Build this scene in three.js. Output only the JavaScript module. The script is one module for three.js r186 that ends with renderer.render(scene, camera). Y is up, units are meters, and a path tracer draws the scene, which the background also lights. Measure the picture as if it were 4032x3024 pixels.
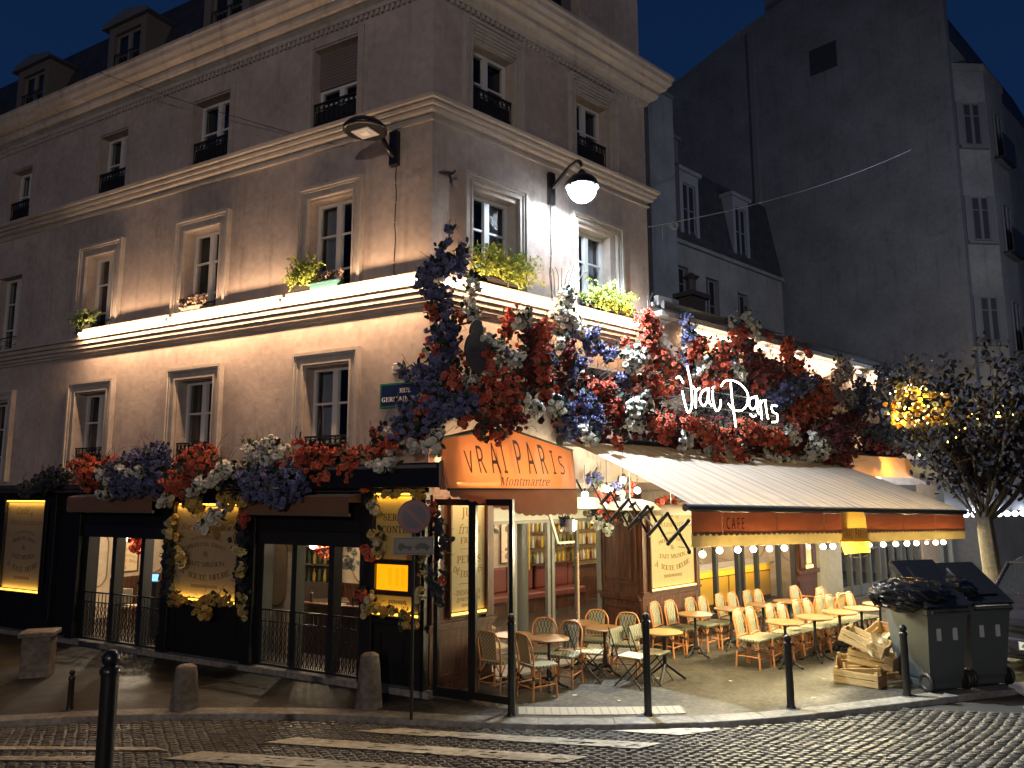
import * as THREE from 'three';
import { mergeGeometries } from 'three/addons/utils/BufferGeometryUtils.js';
import { RectAreaLightUniformsLib } from 'three/addons/lights/RectAreaLightUniformsLib.js';
import { FontLoader } from 'three/addons/loaders/FontLoader.js';
import { TextGeometry } from 'three/addons/geometries/TextGeometry.js';
import { RoundedBoxGeometry } from 'three/addons/geometries/RoundedBoxGeometry.js';

// ---------------------------------------------------------------- camera, sky, exposure
const scene = new THREE.Scene();
const camera = new THREE.PerspectiveCamera(53.64, 4 / 3, 0.1, 400);
camera.position.set(0, 2.95, 0);
camera.rotation.order = 'YXZ';
camera.rotation.set(THREE.MathUtils.degToRad(8.05), 0, THREE.MathUtils.degToRad(-0.19));
const renderer = new THREE.WebGLRenderer({ antialias: true });
renderer.setSize(1024, 768);
renderer.toneMapping = THREE.LinearToneMapping;
renderer.toneMappingExposure = 2.6;
renderer.shadowMap.enabled = true;
RectAreaLightUniformsLib.init();
{
  const w = 64, h = 32, d = new Float32Array(w * h * 4);
  for (let y = 0; y < h; y++) for (let x = 0; x < w; x++) {
    const el = Math.max(0, (y + 0.5) / h * 2 - 1), i = (y * w + x) * 4, k = 1 - 0.7 * el;
    d[i] = 0.0019 * k; d[i + 1] = 0.0073 * k; d[i + 2] = 0.026 * k; d[i + 3] = 1;
  }
  const sky = new THREE.DataTexture(d, w, h, THREE.RGBAFormat, THREE.FloatType);
  sky.mapping = THREE.EquirectangularReflectionMapping; sky.magFilter = THREE.LinearFilter; sky.needsUpdate = true;
  scene.background = sky; scene.environment = sky; scene.environmentIntensity = 1;
}
const moon = new THREE.DirectionalLight(0xbfd0ff, 0.012);
moon.position.set(-20, 40, 30); moon.shadow.radius = 20; moon.castShadow = true;
scene.add(moon);

// ---------------------------------------------------------------- helpers
let seed = 7;
const rnd = () => { seed = (seed * 1664525 + 1013904223) >>> 0; return seed / 4294967296; };
const rr = (a, b) => a + (b - a) * rnd();
const V = (x, y, z) => new THREE.Vector3(x, y, z);
// the two street fronts meet at CORNER; u runs along a front, h is height, off points to the street
const CORNER = V(-1.28, 0, -11.62), TR = 0.7541, TL = -0.5035;
const dR = V(Math.cos(TR), 0, -Math.sin(TR)), nR = V(Math.sin(TR), 0, Math.cos(TR));
const dL = V(-Math.cos(TL), 0, Math.sin(TL)), nL = V(Math.sin(TL), 0, Math.cos(TL));
const FR = (u, h, off = 0) => CORNER.clone().addScaledVector(dR, u).addScaledVector(nR, off).setY(h);
const FL = (u, h, off = 0) => CORNER.clone().addScaledVector(dL, u).addScaledVector(nL, off).setY(h);
const used = {};
function numbered(n) { if (!used[n]) { used[n] = 1; return n; } return n + '_' + String(used[n]++).padStart(3, '0'); }
function thing(name, label, category, pos = V(0, 0, 0), turn = 0, group) {
  const o = new THREE.Group(); o.name = numbered(name); scene.add(o);
  o.position.copy(pos); o.rotation.y = turn; o.userData = { label, category };
  if (group) o.userData.group = group;
  return o;
}
function tag(o, label, category, group) { o.userData.label = label; o.userData.category = category; if (group) o.userData.group = group; return o; }
function clean(g) {
  g = g.index ? g.toNonIndexed() : g;
  for (const k of Object.keys(g.attributes)) if (!['position', 'normal', 'uv'].includes(k)) g.deleteAttribute(k);
  if (!g.attributes.normal) g.computeVertexNormals();
  if (!g.attributes.uv) g.setAttribute('uv', new THREE.BufferAttribute(new Float32Array(g.attributes.position.count * 2), 2));
  return g;
}
function boxUV(g) {                      // uv in metres, from the plane each triangle faces most
  g = clean(g); const p = g.attributes.position, n = p.count, uv = new Float32Array(n * 2);
  const a = V(), b = V(), c = V();
  for (let i = 0; i < n; i += 3) {
    a.fromBufferAttribute(p, i); b.fromBufferAttribute(p, i + 1).sub(a); c.fromBufferAttribute(p, i + 2).sub(a); b.cross(c);
    const x = Math.abs(b.x), y = Math.abs(b.y), z = Math.abs(b.z);
    for (let k = 0; k < 3; k++) {
      const X = p.getX(i + k), Y = p.getY(i + k), Z = p.getZ(i + k);
      const q = z >= x && z >= y ? [X, Y] : x >= y ? [Z, Y] : [X, Z];
      uv[(i + k) * 2] = q[0]; uv[(i + k) * 2 + 1] = q[1];
    }
  }
  g.setAttribute('uv', new THREE.BufferAttribute(uv, 2)); return g;
}
const merge = (l) => l.length === 1 ? clean(l[0]) : mergeGeometries(l.map(clean));
function obj(name, geos, mat, parent = scene, keepUV = false) {
  const l = Array.isArray(geos) ? geos : [geos];
  const g = keepUV ? merge(l) : boxUV(merge(l));
  const m = new THREE.Mesh(g, mat); m.name = parent === scene ? numbered(name) : name; parent.add(m); return m;
}
function struct(name, geos, mat, keepUV) { const m = obj(name, geos, mat, scene, keepUV); m.userData.kind = 'structure'; return m; }
const box = (x0, x1, y0, y1, z0, z1) => new THREE.BoxGeometry(Math.abs(x1 - x0), Math.abs(y1 - y0), Math.abs(z1 - z0)).translate((x0 + x1) / 2, (y0 + y1) / 2, (z0 + z1) / 2);
const rbox = (x0, x1, y0, y1, z0, z1, r = 0.01) => new RoundedBoxGeometry(Math.abs(x1 - x0), Math.abs(y1 - y0), Math.abs(z1 - z0), 2, r).translate((x0 + x1) / 2, (y0 + y1) / 2, (z0 + z1) / 2);
const cyl = (x, y, z, r0, r1, h, s = 14) => new THREE.CylinderGeometry(r1, r0, h, s).translate(x, y + h / 2, z);
function mirX(g) { g = g.index ? g.toNonIndexed() : g; g.scale(-1, 1, 1); for (const k in g.attributes) { const a = g.attributes[k], n = a.itemSize; for (let i = 0; i < a.count; i += 3) for (let j = 0; j < n; j++) { const t = a.array[(i + 1) * n + j]; a.array[(i + 1) * n + j] = a.array[(i + 2) * n + j]; a.array[(i + 2) * n + j] = t; } } return g; }
const ball = (x, y, z, r, a = 12, b = 8) => new THREE.SphereGeometry(r, a, b).translate(x, y, z);
function tube(pts, r, seg = 0, rad = 6, closed = false) {
  const v = pts.map((p) => Array.isArray(p) ? V(...p) : p);
  const c = v.length === 2 ? new THREE.LineCurve3(v[0], v[1]) : new THREE.CatmullRomCurve3(v, closed, 'centripetal');
  return new THREE.TubeGeometry(c, seg || (v.length === 2 ? 1 : v.length * 4), r, rad, closed);
}
function rod(a, b, r, s = 7) {           // closed cylinder between two points
  const A = V(...a), B = V(...b), d = B.clone().sub(A), g = new THREE.CylinderGeometry(r, r, d.length(), s);
  g.applyQuaternion(new THREE.Quaternion().setFromUnitVectors(V(0, 1, 0), d.normalize())); return g.translate((A.x + B.x) / 2, (A.y + B.y) / 2, (A.z + B.z) / 2);
}
function beam(a, b, w, d) {              // square bar between two points, w across, d in local z
  const A = V(...a), B = V(...b), v = B.clone().sub(A), g = new THREE.BoxGeometry(w, v.length(), d);
  g.applyQuaternion(new THREE.Quaternion().setFromUnitVectors(V(0, 1, 0), v.normalize())); return g.translate((A.x + B.x) / 2, (A.y + B.y) / 2, (A.z + B.z) / 2);
}
function prism(pts, z0, z1, holes = [], bevel = 0) {
  const s = new THREE.Shape(pts.map((p) => new THREE.Vector2(...p)));
  for (const h of holes) s.holes.push(new THREE.Path(h.map((p) => new THREE.Vector2(...p))));
  return new THREE.ExtrudeGeometry(s, { depth: z1 - z0 - 2 * bevel, bevelEnabled: bevel > 0, bevelThickness: bevel, bevelSize: bevel, bevelSegments: 1, steps: 1 }).translate(0, 0, z0 + bevel);
}
const rect = (x0, x1, y0, y1) => [[x0, y0], [x1, y0], [x1, y1], [x0, y1]];
function sweep(profile, path, closed = false) {      // profile [off, h] carried along plan points [x, z] with mitred corners; off to the right-hand side of travel turned by sign
  const P = path.map((p) => new THREE.Vector2(p[0], p[1])), N = [];
  const nrm = (a, b) => new THREE.Vector2(-(b.y - a.y), b.x - a.x).normalize();
  for (let i = 0; i < P.length; i++) {
    const a = i > 0 ? nrm(P[i - 1], P[i]) : null, b = i < P.length - 1 ? nrm(P[i], P[i + 1]) : null;
    if (a && b) { const m = a.clone().add(b).normalize(); N.push(m.multiplyScalar(1 / m.dot(a))); } else N.push(a || b);
  }
  const pos = [], k = profile.length;
  const at = (i, j) => [P[i].x + N[i].x * profile[j][0], profile[j][1], P[i].y + N[i].y * profile[j][0]];
  for (let i = 0; i < P.length - 1; i++) for (let j = 0; j < k - (closed ? 0 : 1); j++) {
    const j2 = (j + 1) % k, a = at(i, j), b = at(i + 1, j), c = at(i + 1, j2), d = at(i, j2);
    pos.push(...a, ...b, ...c, ...a, ...c, ...d);
  }
  if (closed) for (const i of [0, P.length - 1]) {
    const tri = THREE.ShapeUtils.triangulateShape(profile.map((p) => new THREE.Vector2(...p)), []);
    for (const t of tri) for (const j of t) pos.push(...at(i, j));
  }
  const g = new THREE.BufferGeometry(); g.setAttribute('position', new THREE.Float32BufferAttribute(pos, 3)); g.computeVertexNormals(); return g;
}
// textures
const hash = (x, y, s) => { let h = (x * 374761393 + y * 668265263 + s * 1442695041) | 0; h = Math.imul(h ^ (h >>> 13), 1274126177); return ((h ^ (h >>> 16)) >>> 0) / 4294967296; };
function vnoise(x, y, per, s) {
  const xi = Math.floor(x), yi = Math.floor(y), fx = x - xi, fy = y - yi, m = (v) => ((v % per) + per) % per;
  const sx = fx * fx * (3 - 2 * fx), sy = fy * fy * (3 - 2 * fy);
  const a = hash(m(xi), m(yi), s), b = hash(m(xi + 1), m(yi), s), c = hash(m(xi), m(yi + 1), s), d = hash(m(xi + 1), m(yi + 1), s);
  return a + (b - a) * sx + (c - a) * sy + (a - b - c + d) * sx * sy;
}
const fbm = (u, v, per, s, o = 4) => { let t = 0, a = 0.5, n = 0; for (let i = 0; i < o; i++) { t += a * vnoise(u * per, v * per, per, s + i); n += a; a *= 0.55; per *= 2; } return t / n; };
function tex(w, h, fn, rx, ry, srgb = true) {
  const d = new Uint8Array(w * h * 4);
  for (let y = 0; y < h; y++) for (let x = 0; x < w; x++) {
    const c = fn((x + 0.5) / w, (y + 0.5) / h), i = (y * w + x) * 4, q = Array.isArray(c) ? c : [c, c, c];
    for (let k = 0; k < 3; k++) d[i + k] = Math.max(0, Math.min(255, q[k] * 255));
    d[i + 3] = 255;
  }
  const t = new THREE.DataTexture(d, w, h); t.wrapS = t.wrapT = THREE.RepeatWrapping; t.magFilter = THREE.LinearFilter; t.minFilter = THREE.LinearFilter;
  t.repeat.set(rx, ry); if (srgb) t.colorSpace = THREE.SRGBColorSpace; t.needsUpdate = true; return t;
}
function canvasTex(w, h, draw) {
  const c = document.createElement('canvas'); c.width = w; c.height = h; draw(c.getContext('2d'), w, h);
  const t = new THREE.CanvasTexture(c); t.colorSpace = THREE.SRGBColorSpace; t.needsUpdate = true; return t;
}
function mat(r, g, b, rough = 0.8, o = {}) { const m = new THREE.MeshStandardMaterial({ roughness: rough, side: THREE.DoubleSide, ...o }); m.color.setRGB(r, g, b); return m; }
function phys(r, g, b, rough, o = {}) { const m = new THREE.MeshPhysicalMaterial({ roughness: rough, side: THREE.DoubleSide, ...o }); m.color.setRGB(r, g, b); return m; }
function glow(r, g, b, k) { const m = new THREE.MeshStandardMaterial({ roughness: 0.6 }); m.color.setRGB(0.6, 0.6, 0.6); m.emissive.setRGB(r, g, b); m.emissiveIntensity = k; return m; }
const clampS = (v) => v;
const T = {
  plaster: tex(512, 512, (u, v) => 0.86 + 0.26 * (fbm(u, v, 4, 3, 6) - 0.5) + 0.10 * (fbm(u, v, 48, 9, 2) - 0.5) - 0.45 * Math.max(0, fbm(u * 6, v * 0.6, 4, 21, 5) - 0.60) - (fbm(u, v, 14, 23, 5) > 0.74 ? 0.05 : 0), 0.22, 0.22),
  plasterBump: tex(512, 512, (u, v) => 0.6 * fbm(u, v, 24, 31, 4) + 0.4 * fbm(u, v, 5, 33, 3), 0.5, 0.5, false),
  wood: tex(256, 512, (u, v) => { const g = fbm(u * 1, v * 0.12, 28, 5, 4), k = 0.55 + 0.75 * (g - 0.5) + 0.25 * (fbm(u, v, 6, 8, 3) - 0.5); return [k, k * 0.94, k * 0.88]; }, 1.6, 0.8),
  lightwood: tex(256, 256, (u, v) => { const g = fbm(u * 0.12, v, 24, 15, 4), k = 0.8 + 0.35 * (g - 0.5); return [k, k * 0.97, k * 0.9]; }, 2.2, 2.2),
  asphalt: tex(512, 512, (u, v) => 0.62 + 0.5 * (fbm(u, v, 64, 41, 2) - 0.5) + 0.42 * (fbm(u, v, 5, 43, 4) - 0.5), 0.35, 0.35),
  asphaltRough: tex(256, 256, (u, v) => 0.62 + 0.55 * (fbm(u, v, 6, 47, 5) - 0.45), 0.3, 0.3, false),
  grit: tex(256, 256, (u, v) => fbm(u, v, 60, 51, 3), 1.2, 1.2, false),
  weave: tex(128, 128, (u, v) => {                    // cream weave with dark green diamonds
    const a = Math.abs(((u + v * 0.5) * 2) % 1 - 0.5), b = Math.abs((((u - v * 0.5) * 2) % 1 + 1) % 1 - 0.5);
    const line = Math.min(a, b) < 0.105 || (a > 0.41 && b > 0.41);
    const n = 0.9 + 0.2 * (hash(Math.floor(u * 32), Math.floor(v * 32), 3) - 0.5);
    return line ? [0.16, 0.19, 0.13] : [0.64 * n, 0.63 * n, 0.52 * n];
  }, 9, 5.5),
  weaveBack: tex(128, 128, (u, v) => {
    const a = Math.abs((u * 2) % 1 - 0.5), b = Math.abs((v * 2) % 1 - 0.5), dot = Math.hypot(0.5 - a, 0.5 - b) < 0.17 || Math.hypot(a, b) < 0.17;
    return dot ? [0.13, 0.12, 0.10] : [0.68, 0.60, 0.44];
  }, 9, 9),
  fabric: tex(256, 256, (u, v) => 0.88 + 0.12 * (hash(Math.floor(u * 256), Math.floor(v * 256), 5) - 0.5) + 0.12 * (fbm(u, v, 6, 61, 3) - 0.5), 1, 1),
  awning: tex(512, 256, (u, v) => { const s = (u * 10) % 1, n = 0.86 + 0.16 * (fbm(u * 1, v * 0.1, 40, 63, 3) - 0.5) + 0.1 * (fbm(u, v, 5, 65, 4) - 0.5); const k = s < 0.06 ? 0.30 * n : (s > 0.5 && s < 0.53) ? 0.55 * n : n * (0.9 + 0.14 * (Math.floor(u * 10) % 2)); return [k, k * 0.97, k * 0.92]; }, 0.5, 0.4),
  slate: tex(256, 256, (u, v) => { const row = Math.floor(v * 8), x = u * 8 + (row % 2) * 0.5; const e = Math.min((x % 1), 1 - (x % 1), (v * 8) % 1); return (e < 0.05 ? 0.5 : 0.8) + 0.25 * (hash(Math.floor(x) % 8, row, 7) - 0.5); }, 0.5, 0.5),
  stone: tex(256, 256, (u, v) => 0.8 + 0.4 * (fbm(u, v, 20, 71, 4) - 0.5) + 0.2 * (fbm(u, v, 3, 73, 2) - 0.5), 0.8, 0.8),
};
const bumped = (m, t = T.plasterBump, k = 0.004) => { m.bumpMap = t; m.bumpScale = k; return m; };
const M = {
  plaster: bumped(mat(0.53, 0.455, 0.405, 0.92, { map: T.plaster }), T.plasterBump, 0.006),
  trim: bumped(mat(0.55, 0.50, 0.45, 0.85, { map: T.plaster }), T.plasterBump, 0.002),
  whitePaint: mat(0.55, 0.55, 0.54, 0.5),
  greyPaint: mat(0.30, 0.30, 0.27, 0.55),
  black: mat(0.012, 0.012, 0.013, 0.5),
  blackGloss: mat(0.010, 0.010, 0.011, 0.28),
  iron: mat(0.018, 0.018, 0.02, 0.55, { metalness: 0.3 }),
  steel: mat(0.45, 0.45, 0.44, 0.35, { metalness: 0.8 }),
  dark: mat(0.012, 0.012, 0.014, 0.9),
  shop: mat(0.016, 0.017, 0.018, 0.55, { map: T.wood }),
  wood: mat(0.21, 0.078, 0.034, 0.5, { map: T.wood, bumpMap: T.wood, bumpScale: 0.002 }),
  crate: mat(0.72, 0.56, 0.30, 0.8, { map: T.lightwood }),
  glass: phys(1, 1, 1, 0.02, { transmission: 1, thickness: 0, ior: 1.45 }),
  darkPane: phys(0.9, 0.95, 1, 0.03, { transmission: 1, thickness: 0, ior: 1.45 }),
  curtain: mat(0.22, 0.23, 0.25, 0.95, { map: T.fabric }),
  zinc: mat(0.09, 0.095, 0.105, 0.55),
  slate: mat(0.035, 0.037, 0.045, 0.7, { map: T.slate }),
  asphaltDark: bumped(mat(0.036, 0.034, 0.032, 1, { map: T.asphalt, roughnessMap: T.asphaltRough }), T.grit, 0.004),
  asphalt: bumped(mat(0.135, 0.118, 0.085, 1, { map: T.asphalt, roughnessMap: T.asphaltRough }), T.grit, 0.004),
  granite: bumped(mat(0.30, 0.28, 0.25, 0.75, { map: T.stone }), T.grit, 0.003),
  stone: bumped(mat(0.22, 0.19, 0.155, 0.85, { map: T.stone }), T.grit, 0.003),
  creamWall: mat(0.62, 0.50, 0.36, 0.75, { map: T.plaster }),
  amber: glow(1, 0.5, 0.04, 2.2),
  ledTube: glow(1, 0.80, 0.58, 7),
  bulb: glow(1, 0.83, 0.55, 9),
};
function pointLamp(p, r, g, b, k, radius = 1) { const l = new THREE.PointLight(0xffffff, k); l.color.setRGB(r, g, b); l.position.copy(p); l.castShadow = true; l.shadow.radius = radius; scene.add(l); return l; }
function rectLamp(p, target, w, h, r, g, b, k) { const l = new THREE.RectAreaLight(0xffffff, k, w, h); l.color.setRGB(r, g, b); l.position.copy(p); scene.add(l); l.lookAt(target); return l; }
// ================================================================ large structure
const rel = (p) => [p.x - CORNER.x, p.z - CORNER.z];
const bld = thing('corner_building', 'pale plastered four storey corner building with moulded cornices above the cafe', 'building', CORNER.clone());
const partR = (n, g, m, par = bld) => { const o = obj(n, g, m, par); if (par === bld) o.rotation.y = TR; return o; };
const partL = (n, g, m, par = bld) => { const o = obj(n, g, m, par); if (par === bld) o.rotation.y = TL; return o; };
const invU = (x0, x1, yb, yt, w) => [[x0, yb], [x0 + w, yb], [x0 + w, yt - w], [x1 - w, yt - w], [x1 - w, yb], [x1, yb], [x1, yt], [x0, yt]];
// openings: [side, u0, u1, h0, h1, look]
const OPEN = [
  ['L', 1.60, 2.60, 6.26, 8.02, { s: [1.37, 2.83, 8.28, 6.36], cur: 1, low: 1 }],
  ['L', 4.86, 5.86, 6.26, 8.02, { s: [4.60, 6.12, 8.28, 6.36], low: 1 }],
  ['L', 8.06, 9.04, 6.26, 8.02, { s: [7.80, 9.30, 8.26, 6.36], low: 1 }],
  ['L', 11.60, 12.60, 6.26, 8.02, { low: 1 }],
  ['L', 14.9, 15.9, 6.26, 8.02, { low: 1 }],
  ['L', 1.58, 2.58, 3.25, 5.06, { s: [1.35, 2.82, 5.31, 3.2], iron: 1, cur: 1 }],
  ['L', 4.84, 5.86, 3.25, 5.06, { s: [4.60, 6.12, 5.31, 3.2], iron: 1 }],
  ['L', 8.04, 9.06, 3.25, 5.02, { s: [7.78, 9.30, 5.27, 3.2], iron: 1 }],
  ['L', 11.62, 12.62, 3.25, 5.02, { s: [11.4, 12.85, 5.27, 3.2] }],
  ['L', 14.9, 15.9, 3.25, 5.02, {}],
  ['L', 1.60, 2.64, 9.36, 10.92, { iron: 1, shut: 0.45, t: 1 }],
  ['L', 4.80, 5.86, 9.36, 10.74, { iron: 1, t: 1 }],
  ['L', 7.94, 8.94, 9.36, 10.74, { iron: 1, t: 1 }],
  ['L', 11.52, 12.42, 9.36, 10.66, { iron: 1, t: 1 }],
  ['L', 14.9, 15.9, 9.36, 10.66, { iron: 1, t: 1 }],
  ['R', 0.84, 1.86, 6.26, 8.00, { s: [0.65, 2.09, 8.26, 6.3], cur: 1, low: 1 }],
  ['R', 3.46, 4.46, 6.26, 7.99, { s: [3.28, 4.80, 8.24, 6.3], cur: 1, low: 1 }],
  ['R', 0.82, 1.80, 9.36, 10.66, { s: [0.62, 2.02, 11.06, 9.33], lin: 1, iron: 1 }],
  ['R', 3.46, 4.44, 9.36, 10.70, { s: [3.27, 4.72, 11.06, 9.33], lin: 1, iron: 1 }],
  ['R', 3.46, 4.40, 3.90, 5.04, { s: [3.26, 4.58, 5.3, 3.8], shut: 1 }],
];
const WALLTOP = 11.35, FLOOR1 = 3.12;
const holesOf = (side) => OPEN.filter((o) => o[0] === side).map((o) => side === 'L' ? rect(-o[2], -o[1], o[3], o[4]) : rect(o[1], o[2], o[3], o[4]));
partL('wall', prism(rect(-20, 0, FLOOR1, WALLTOP), -0.36, 0, holesOf('L')), M.plaster);
partR('wall', prism(rect(0.001, 5.72, FLOOR1, WALLTOP), -0.36, 0, holesOf('R')), M.plaster);
partR('end_wall', box(5.40, 5.719, 3.2, 16, -9, -0.361), M.plaster);
function bars(x0, x1, y0, y1, z, mid, trans, w = 0.055) {
  const g = [box(x0, x0 + w, y0, y1, z, z + 0.06), box(x1 - w, x1, y0, y1, z, z + 0.06), box(x0 + w, x1 - w, y0, y0 + w, z, z + 0.06), box(x0 + w, x1 - w, y1 - w, y1, z, z + 0.06)];
  const xm = (x0 + x1) / 2; if (mid) g.push(box(xm - 0.055, xm + 0.055, y0 + w, y1 - w, z - 0.003, z + 0.075));
  for (const t of trans) { const y = y0 + (y1 - y0) * t; g.push(box(x0 + w, xm - 0.055, y - 0.018, y + 0.018, z + 0.012, z + 0.05), box(xm + 0.055, x1 - w, y - 0.018, y + 0.018, z + 0.012, z + 0.05)); }
  return g;
}
const pane = (x0, x1, y0, y1, z) => new THREE.PlaneGeometry(x1 - x0, y1 - y0).translate((x0 + x1) / 2, (y0 + y1) / 2, z);
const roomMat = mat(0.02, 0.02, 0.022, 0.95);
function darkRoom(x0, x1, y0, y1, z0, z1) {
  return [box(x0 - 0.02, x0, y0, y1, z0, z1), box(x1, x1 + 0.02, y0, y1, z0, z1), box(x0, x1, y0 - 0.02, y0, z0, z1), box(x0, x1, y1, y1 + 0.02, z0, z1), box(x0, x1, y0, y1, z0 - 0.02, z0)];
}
function drape(x0, x1, y0, y1, z, folds, amp) {
  const g = new THREE.PlaneGeometry(x1 - x0, y1 - y0, folds * 6, 6).translate((x0 + x1) / 2, (y0 + y1) / 2, z), p = g.attributes.position;
  for (let i = 0; i < p.count; i++) { const t = (p.getX(i) - x0) / (x1 - x0); p.setZ(i, z + amp * Math.sin(t * folds * 6.283 + 0.6 * Math.sin(p.getY(i) * 3))); }
  g.computeVertexNormals(); return g;
}
for (const [side, u0, u1, h0, h1, o] of OPEN) {
  const x0 = side === 'L' ? -u1 : u0, x1 = side === 'L' ? -u0 : u1, xm = (x0 + x1) / 2, z = -0.27, P = side === 'L' ? partL : partR;
  const hs = o.shut ? h1 - (h1 - h0) * o.shut : h1;
  const fr = P('window', o.shut === 1 ? [box(x0, x1, h0, h0 + 0.05, z, z + 0.06)] : bars(x0, x1, h0, hs, z, true, h1 - h0 > 1.5 ? [0.3, 0.66] : [0.12, 0.56]), M.whitePaint);
  if (o.shut !== 1) {
    const ts = h1 - h0 > 1.5 ? [0, 0.3, 0.66, 1] : [0, 0.12, 0.56, 1];
    for (let k = 0; k < 3; k++) for (const [a, b] of [[x0 + 0.05, xm - 0.05], [xm + 0.05, x1 - 0.05]]) obj('pane', pane(a, b, h0 + (hs - h0) * ts[k], h0 + (hs - h0) * ts[k + 1], z + 0.03), M.darkPane, fr);
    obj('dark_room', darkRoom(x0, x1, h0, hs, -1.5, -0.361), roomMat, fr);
    if (o.cur) { obj('curtain', drape(x0 + 0.03, x0 + 0.42, h0, hs, -0.42, 5, 0.03), M.curtain, fr); obj('curtain', drape(x1 - 0.32, x1 - 0.03, h0, hs, -0.42, 4, 0.03), M.curtain, fr); }
  }
  if (o.shut) { const g = []; for (let y = hs; y < h1 - 0.01; y += 0.06) g.push(box(x0, x1, y, y + 0.052, -0.2, -0.17 + 0.006)); obj('roller_shutter', g, mat(0.16, 0.13, 0.12, 0.7), fr); }
  if (o.s) {
    const [a, b, yt, yb] = o.s, A = side === 'L' ? -b : a, B = side === 'L' ? -a : b, w = Math.min(x0 - A, B - x1) - 0.012;
    obj('surround', [prism(invU(A, B, yb, yt, 0.055), 0, 0.10), prism(invU(A + 0.055, B - 0.055, yb, yt - 0.055, 0.04), 0, 0.072), prism(invU(A + 0.095, B - 0.095, yb, yt - 0.095, Math.max(0.03, w - 0.13)), 0, 0.045), prism(invU(A + 0.095 + Math.max(0.03, w - 0.13), B - 0.095 - Math.max(0.03, w - 0.13), yb, yt - 0.095 - Math.max(0.03, w - 0.13), 0.035), 0, 0.065)], M.trim, fr);
    if (o.lin) { const g = []; for (let k = 0; k < 5; k++) g.push(box(x0 - 0.02 + k * 0.01, x1 + 0.02 - k * 0.01, h1 + 0.02 + k * 0.055, h1 + 0.06 + k * 0.055, 0, 0.05 + 0.02 * k)); obj('lintel_moulding', g, M.trim, fr); }
  } else if (o.t) obj('surround', [prism(invU(x0 - 0.14, x1 + 0.14, h0, h1 + 0.16, 0.13), 0, 0.03)], M.plaster, fr);
  if (o.iron) {
    const y = h0 + (side === 'R' || h0 > 9 ? 0.52 : 0.62), g = [box(x0 - 0.01, x1 + 0.01, y - 0.015, y + 0.015, -0.07, -0.03), box(x0, x1, h0 + 0.06, h0 + 0.08, -0.06, -0.04)];
    const n = 9; for (let i = 0; i <= n; i++) { const x = x0 + (x1 - x0) * i / n; g.push(box(x - 0.008, x + 0.008, h0 + 0.08, y - 0.015, -0.058, -0.042)); if (i < n) { const xc = x + (x1 - x0) / n / 2; g.push(new THREE.TorusGeometry(0.042, 0.009, 5, 12).translate(xc, y - 0.08, -0.05), new THREE.TorusGeometry(0.035, 0.008, 5, 10, 4.2).translate(xc, h0 + 0.15, -0.05)); } }
    g.push(box(x0 + 0.01, x1 - 0.01, h0 + 0.01, y - 0.13, -0.085, -0.075));
    obj('guard_rail', g, M.iron, fr);
  }
  if (o.low) obj('guard_rail', [rod([x0, h0 + 0.3, -0.06], [x1, h0 + 0.3, -0.06], 0.014), rod([x0, h0 + 0.12, -0.06], [x1, h0 + 0.12, -0.06], 0.01)], M.iron, fr);
}
// cornices and string courses carried round the corner
const END_L = FL(20, 0, 0), END_R = FR(5.72, 0, 0), pathLR = [rel(END_L), [0, 0], rel(END_R), rel(FR(5.721, 0, -1.2))];
const course = (n, pr, m = M.trim) => obj(n, sweep(pr, pathLR, true), m, bld);
course('lower_cornice', [[-0.01, 5.83], [0.04, 5.83], [0.05, 5.88], [0.10, 5.885], [0.105, 5.935], [0.085, 5.94], [0.085, 5.95], [0.15, 5.955], [0.155, 6.01], [0.135, 6.015], [0.135, 6.03], [0.20, 6.04], [0.205, 6.10], [0.185, 6.105], [0.185, 6.12], [0.255, 6.13], [0.26, 6.18], [-0.01, 6.235]]);
course('string_course', [[-0.01, 8.93], [0.045, 8.93], [0.05, 8.965], [-0.002, 8.975], [0.012, 9.05], [0.10, 9.07], [0.11, 9.115], [0.085, 9.12], [0.085, 9.135], [0.155, 9.145], [0.165, 9.19], [0.135, 9.2], [0.135, 9.215], [0.215, 9.23], [0.225, 9.285], [-0.01, 9.345]]);
course('top_cornice', [[-0.01, 11.25], [0.06, 11.25], [0.07, 11.33], [0.13, 11.37], [0.21, 11.40], [0.24, 11.47], [0.22, 11.48], [0.22, 11.56], [0.36, 11.60], [0.38, 11.66], [0.44, 11.72], [0.46, 11.80], [0.49, 11.84], [0.49, 11.90], [-0.4, 12.02], [-0.4, 11.3]]);
{
  const g = []; for (let u = 0.1; u < 5.6; u += 0.115) g.push(box(u, u + 0.06, 11.16, 11.245, 0.001, 0.055));
  partR('dentil_course', g, M.trim); const l = []; for (let u = 0.1; u < 14; u += 0.115) l.push(box(-u - 0.06, -u, 11.16, 11.245, 0.001, 0.055));
  partL('dentil_course', l, M.trim);
}
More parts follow.
